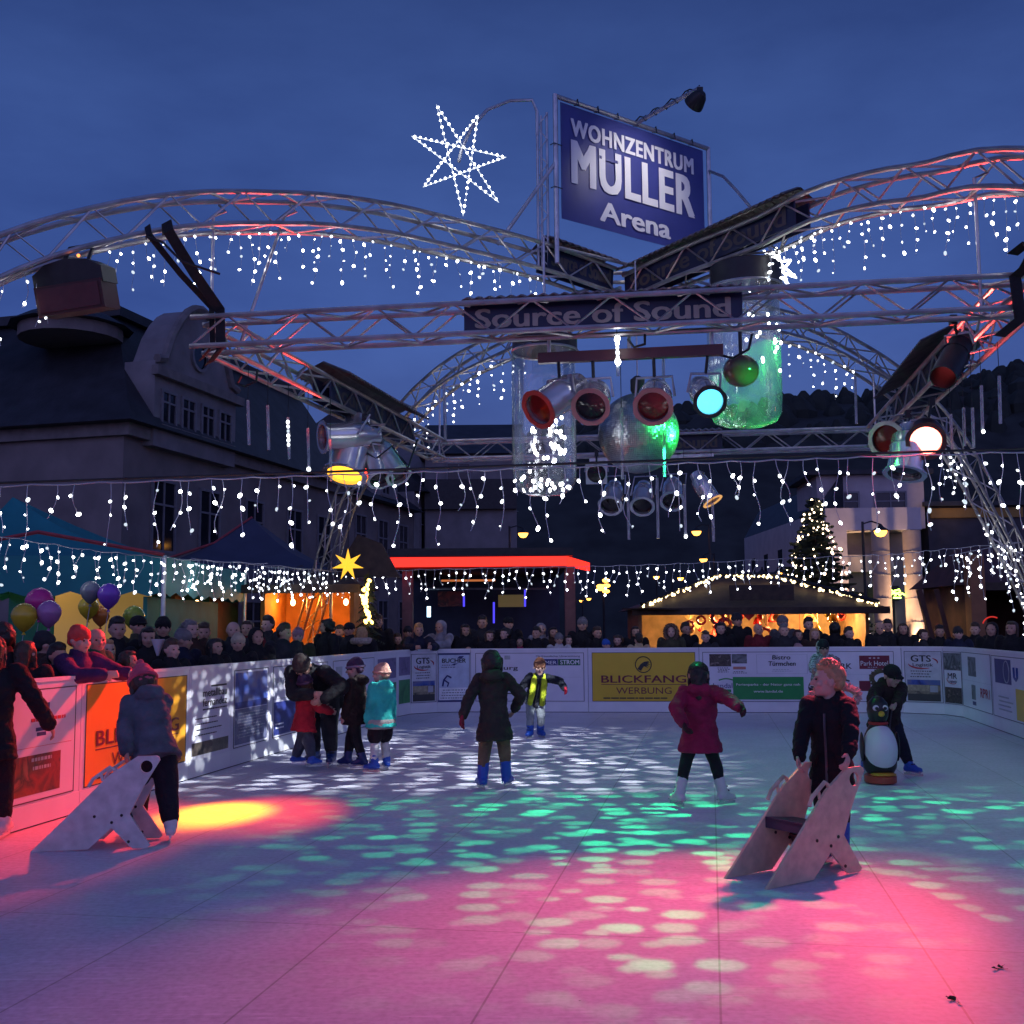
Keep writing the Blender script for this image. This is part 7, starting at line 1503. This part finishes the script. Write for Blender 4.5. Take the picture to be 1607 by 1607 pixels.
# ================================================================ crowd behind the boards
POLY = [LWF]+corner+corner2+[RWF]
def behind(x_, off):
    d = ray(x_, 985); d2 = V((d.x, d.y)).normalized(); best = None
    for a, b in zip(POLY, POLY[1:]):
        e = V((b.x-a.x, b.y-a.y)); M2 = Matrix(((d2.x, -e.x), (d2.y, -e.y)))
        if abs(M2.determinant()) < 1e-6: continue
        s = M2.inverted() @ V((a.x, a.y))
        if -1e-6 <= s.y <= 1+1e-6 and s.x > 3:
            n = V((-e.y, e.x)).normalized(); k = abs(n.dot(d2)); best = max(best or 0, s.x+off/max(.35, k))
    return V((d2.x*best, d2.y*best, 0))
POSES = {'A': dict(), 'B': dict(lean=6, armL=((-.3, .8, -.42), (.45, .85, .02)), armR=((.3, .8, -.42), (-.45, .85, .02))), 'C': dict(armL=((-.1, .2, -1), (.6, .75, .35)), armR=((.1, .2, -1), (-.6, .75, .3)), tilt=8), 'D': dict(turn=40, armL=((-.2, .0, -1), (.1, .5, -.7))), 'E': dict(turn=-40, armR=((.2, 0, -1), (-.1, .5, -.7)), tilt=5)}
CC = {'black': BLK, 'charcoal': CHAR, 'navy': NAV, 'brown': BRN, 'green': K('bottle_green', (.015, .09, .05)), 'purple': K('violet_coat', (.06, .02, .09)), 'grey': K('mid_grey', (.09, .09, .10)), 'pale': K('pale_grey', (.26, .25, .28)), 'cream': K('cream_puffer', (.52, .40, .26)), 'pink': K('hot_pink', (.50, .03, .14)), 'white': K('white_coat', (.5, .48, .5)), 'olive': K('olive_coat', (.05, .05, .03)), 'red': K('dark_red_coat', (.14, .012, .02))}
KN = {'red': K('coral_knit', (.52, .06, .05)), 'grey': K('grey_beanie', (.16, .15, .16)), 'blue': K('blue_beanie', (.03, .10, .42)), 'cream': K('cream_beanie', (.42, .36, .26)), 'black': BLK, 'dark': K('dark_beanie', (.03, .03, .035)), 'rose': K('rose_beanie', (.34, .2, .22))}
HR = {'black': HAIRB, 'brown': HAIRBR, 'blond': HAIRBL, 'grey': HAIRG}
CG = 'spectators leaning and standing behind the boards'
crowd = [
 (4, 952, .5, 0, 'A', 'bob black', 'black', 'spectator with black bobbed hair at the left picture edge, behind the boards'),
 (42, 984, .3, 20, 'A', 'long brown', 'black', 'spectator with long brown hair and white stripes down a black sleeve, under the yellow balloon'),
 (117, 964, .25, 120, 'B', 'beanie red', 'purple', 'spectator in coral knit beanie and purple coat leaning on the board'),
 (152, 966, .3, 110, 'D', 'bald', 'green', 'bald spectator in bottle green jacket right of the coral beanie'),
 (184, 953, 1.1, 130, 'A', 'short black', 'black', 'dark haired spectator before the yellow tent wall, below the violet balloon'),
 (203, 1004, .25, 110, 'A', 'bob brown', 'brown', 'brown haired child right of the green jacket, barely above the board'),
 (233, 966, .7, 140, 'C', 'bob black', 'black', 'pale faced woman with black hair holding a white paper cone'),
 (270, 988, .25, 130, 'A', 'short brown', 'black', 'man with red lit face leaning over the orange board'),
 (256, 955, 1.4, 150, 'A', 'beanie black', 'black', 'spectator in black beanie behind the man with the red lit face'),
 (300, 958, 1.1, 120, 'A', 'curly grey', 'brown', 'spectator with grey curls in front of the brown lit stall'),
 (338, 986, .3, 100, 'A', 'long black', 'black', 'spectator with long black hair turned away, above the metalwork advert'),
 (366, 961, 1.0, 170, 'A', 'bald', 'charcoal', 'tall balding man behind the child in the cream beanie'),
 (374, 982, .35, 160, 'A', 'beanie cream', 'black', 'child in cream beanie between two dark coats on the left'),
 (403, 972, .4, 120, 'A', 'hood', 'black', 'spectator in black hood left of the grey jacketed man'),
 (420, 955, 1.5, 200, 'A', 'short black', 'charcoal', 'spectator in front of the orange stall, far back, black hair'),
 (445, 966, .4, 130, 'E', 'short brown', 'charcoal', 'man with neat brown hair in grey jacket left of the lattice leg'),
 (512, 960, .9, 215, 'D', 'curly black', 'black', 'woman with dark curls right of the lattice leg'),
 (533, 972, 1.4, 190, 'A', 'short brown', 'brown', 'spectator glimpsed before the right half of the orange stall'),
 (568, 972, .45, 0, 'A', 'long blond', 'black', 'blond woman with pale fur collar turned away from the rink'),
 (593, 950, .9, 170, 'A', 'short brown', 'black', 'tall man with brown hair beside the blond woman'),
 (624, 986, .5, 180, 'A', 'short brown', 'brown', 'child with brown hair right of the tall man'),
 (72, 975, .9, 60, 'A', 'beanie dark', 'brown', 'spectator in dark beanie and brown coat below the lilac balloon'),
 (92, 992, .3, 120, 'A', 'short black', 'navy', 'child in navy jacket left of the coral beanie'),
 (168, 985, .6, 120, 'A', 'long blond', 'grey', 'blond spectator in grey coat half hidden by the bottle green jacket'),
 (217, 950, 1.5, 150, 'A', 'cap black', 'olive', 'spectator in black cap and olive coat, far back before the yellow tent wall'),
 (287, 974, .7, 140, 'E', 'beanie grey', 'navy', 'spectator in grey beanie and navy coat below the brown stall lamp'),
 (320, 965, 1.3, 150, 'A', 'short brown', 'black', 'brown haired man in front of the brown stall, far back'),
 (388, 960, 1.3, 160, 'A', 'long brown', 'red', 'woman in dark red coat with long brown hair left of the orange stall'),
 (468, 975, .8, 170, 'A', 'beanie rose', 'brown', 'spectator in rose beanie just left of the lattice leg'),
 (548, 966, .8, 180, 'A', 'cap black', 'charcoal', 'spectator in black cap and charcoal coat left of the blond woman'),
 (640, 975, 1.0, 180, 'A', 'beanie dark', 'olive', 'spectator in dark beanie and olive coat left of the young blond man'),
 (656, 969, .3, 165, 'B', 'short blond', 'navy', 'young blond man in navy jacket with arms on the board'),
 (694, 964, .5, 190, 'B', 'hoodup', 'pale', 'spectator in pale grey hood beside the young blond man'),
 (730, 969, .5, 178, 'C', 'long black', 'black', 'woman with long black hair and pale face near the blue light tube'),
 (757, 957, 1.2, 180, 'A', 'short black', 'charcoal', 'spectator in charcoal coat in front of the bar pavilion'),
 (768, 980, .4, 160, 'A', 'bob brown', 'black', 'brown bobbed spectator directly behind the skater seen from behind'),
 (792, 976, .35, 200, 'A', 'curly black', 'black', 'curly black haired spectator left of the pink jacket'),
 (798, 958, 1.3, 150, 'A', 'cap black', 'black', 'spectator in black cap at the bar pavilion'),
 (816, 992, .8, 180, 'A', 'hood', 'pink', 'spectator in hot pink jacket behind the boards'),
 (842, 975, .4, 190, 'A', 'short black', 'black', 'black haired spectator right of the pink jacket'),
 (849, 969, 1.0, 170, 'A', 'hoodup', 'pale', 'spectator with pale hood up, farther back near the bar post'),
 (868, 974, .9, 165, 'A', 'long black', 'brown', 'woman with long dark hair left of the red lit bar post'),
 (877, 986, .3, 190, 'A', 'beanie grey', 'white', 'child in grey beanie and white coat at the board'),
 (891, 988, .4, 175, 'A', 'bob black', 'black', 'small dark haired child beside the grey beanie'),
 (914, 960, .7, 180, 'A', 'beanie grey', 'black', 'tall man in grey beanie and black coat left of the yellow board'),
 (937, 975, .6, 180, 'A', 'short brown', 'black', 'brown haired man above the left end of the yellow board'),
 (951, 996, .3, 180, 'A', 'beanie blue', 'navy', 'child in bright blue beanie above the yellow board'),
 (969, 988, .5, 190, 'A', 'curly brown', 'brown', 'curly brown haired spectator right of the blue beanie'),
 (1002, 986, .3, 5, 'A', 'short black', 'cream', 'spectator in cream quilted jacket with back to the rink'),
 (997, 973, 1.1, 180, 'A', 'long black', 'black', 'spectator with long black hair behind the cream jacket'),
 (1053, 972, .4, 185, 'A', 'hoodfur', 'olive', 'spectator in olive coat with fur trimmed hood at the lit hut'),
 (1076, 968, .9, 180, 'A', 'short black', 'black', 'black haired spectator before the left window of the lit hut'),
 (1107, 982, .4, 185, 'A', 'short brown', 'charcoal', 'short haired boy against the brightest part of the lit hut'),
 (1131, 967, .7, 175, 'A', 'curly black', 'black', 'spectator with black curls against the lit hut'),
 (1157, 953, 1.2, 170, 'A', 'beanie dark', 'black', 'tallest spectator before the lit hut, dark beanie'),
 (1190, 968, .4, 180, 'A', 'bald', 'red', 'balding man in dark red coat before the lit hut'),
 (1230, 970, .4, 182, 'A', 'short grey', 'charcoal', 'grey haired man in charcoal coat before the lit hut'),
 (1229, 957, 1.2, 180, 'A', 'beanie grey', 'grey', 'spectator in grey beanie behind the grey haired man'),
 (1252, 978, .5, 180, 'A', 'bob brown', 'navy', 'woman with brown bob above the camouflage jacket'),
 (1252, 1002, .25, 180, 'A', 'beanie rose', 'black', 'small child in rose beanie peering over the board'),
 (1278, 976, .4, 176, 'A', 'long blond', 'brown', 'woman with long blond hair and scarf above the blond boy'),
 (1269, 960, 1.2, 180, 'A', 'short black', 'black', 'dark haired man behind the woman with long blond hair'),
 (1310, 965, .6, 0, 'A', 'bob black', 'black', 'spectator with round black bob against the right end of the lit hut'),
 (1332, 975, .4, 178, 'A', 'short brown', 'black', 'man in black coat right of the lit hut'),
 (1381, 965, .35, 182, 'C', 'bald', 'black', 'broad bald man with clasped hands on the board'),
 (1393, 963, 1.2, 180, 'A', 'short black', 'charcoal', 'spectator in charcoal coat behind the broad bald man'),
 (1417, 967, .45, 180, 'A', 'bob brown', 'black', 'woman with brown bob before the lit shop door'),
 (1449, 978, .5, 185, 'A', 'curly brown', 'charcoal', 'spectator with brown curls below the lit column'),
 (1474, 972, .7, 190, 'A', 'short black', 'black', 'black haired spectator left of the dark red hut'),
 (1503, 975, .5, 200, 'A', 'beanie dark', 'navy', 'spectator in dark beanie and navy coat before the dark red hut'),
 (1530, 968, .9, 200, 'A', 'short brown', 'black', 'brown haired spectator before the dark red hut'),
 (1556, 966, .5, 210, 'A', 'hoodup', 'black', 'spectator with black hood up at the right, red light on the hood'),
 (1588, 962, .6, 220, 'A', 'long brown', 'black', 'spectator with long brown hair at the right picture edge'),
]
def spectator(x_, ytop, off, a, ps, head, coat, label):
    a += random.Random(int(x_*7)).uniform(-24, 24); p = behind(x_, off); top = D(x_, ytop, p.y).z; h = max(1.05, min(1.98, (top-.02)/1.0)); hk = head.split()
    kid = h < 1.40
    fit = dict(jacket=dict(mat=CC[coat], hem=.07, puff=1.18), trousers=dict(mat=CHAR, bag=1.1), boots=BLACK, skates=False, skin=SKIN if (int(x_) % 3) else SKIN2)
    if hk[0] in ('short', 'bob', 'long', 'curly'): fit['hair'] = (hk[0], HR[hk[1]])
    if hk[0] in ('beanie', 'cap'): fit['hat'] = (hk[0], KN[hk[1]])
    if hk[0] in ('hoodup', 'hood', 'hoodfur'): fit['jacket']['hood'] = 'up'
    if hk[0] == 'hood' and coat == 'pink': fit['jacket']['hoodmat'] = BLK
    if hk[0] == 'hoodfur': fit['jacket']['fur'] = FURB
    return person(label, p, a, h/1.035, POSES[ps], fit, adult=not kid, hires=False, key=ps+('k' if kid else 'a'), group=CG), p
for row in crowd:
    (r_, J_, b_, w_), p = spectator(*row)
    if 'white stripes' in row[-1]:
        for dx in (-.02, .03): part('sleeve_stripe', MB().tube([V((-.22+dx, -.09, 1.36)), V((-.27+dx, -.09, 1.12)), V((-.28+dx, -.06, .9))], .012, 5), M('reflective_stripe', (.6, .6, .62), .5), None).parent = r_
    if 'paper cone' in row[-1]:
        c = D(248, 1012, p.y-.35); m = MB(); m.lathe([(.012, -.12), (.075, .06), (.07, .062)], c, n=10); solo('paper_cone', m, M('paper_white', (.6, .56, .6), .7), 'white paper cone held up over the board by the pale faced woman', 'paper cone', loc=c)
    if 'red light on the hood' in row[-1]: part('hood_red_light', MB().tube([V((.16*cos(t), -.08, 1.60+.16*sin(t))) for t in [.3+k*.2 for k in range(10)]], .012, 5), M('painted_red_light', (.5, .02, .01), .4, emit=(1, .05, .03), es=.5), None).parent = r_  # red light falling on the hood, built as a glowing strip
    if 'fur collar' in row[-1]: part('fur_collar', MB().tube([V((.15*cos(t), .12*sin(t)-.02, 1.40)) for t in [2*pi*k/18 for k in range(18)]], .06, 8, True), FURL, None).parent = r_
for x_, y_, lab in ((1571, 1521, 'small dry brown leaf lying on the ice at the right edge'), (1500, 1572, 'scrap of dark litter on the ice near the bottom right corner')):
    c = G(x_, y_); rg = random.Random(x_); m = MB()
    for k in range(7):
        a = rg.uniform(0, 6.28); r_ = rg.uniform(.012, .035); q = c+V((cos(a)*r_, sin(a)*r_, .006)); m.add([q, q+V((rg.uniform(-.02, .02), rg.uniform(-.02, .02), rg.uniform(.003, .018))), q+V((rg.uniform(-.025, .025), rg.uniform(-.02, .02), .004)), c+V((0, 0, .004))], [(0, 1, 2, 3)])
    solo('dry_leaf' if x_ == 1571 else 'litter_scrap', m, M('dry_leaf_brown', (.06, .04, .02), .8), lab, 'leaf' if x_ == 1571 else 'litter', loc=c)
bpy.data.scenes.remove(SCR)
bpy.data.batch_remove(list(dict.fromkeys(JUNK)))
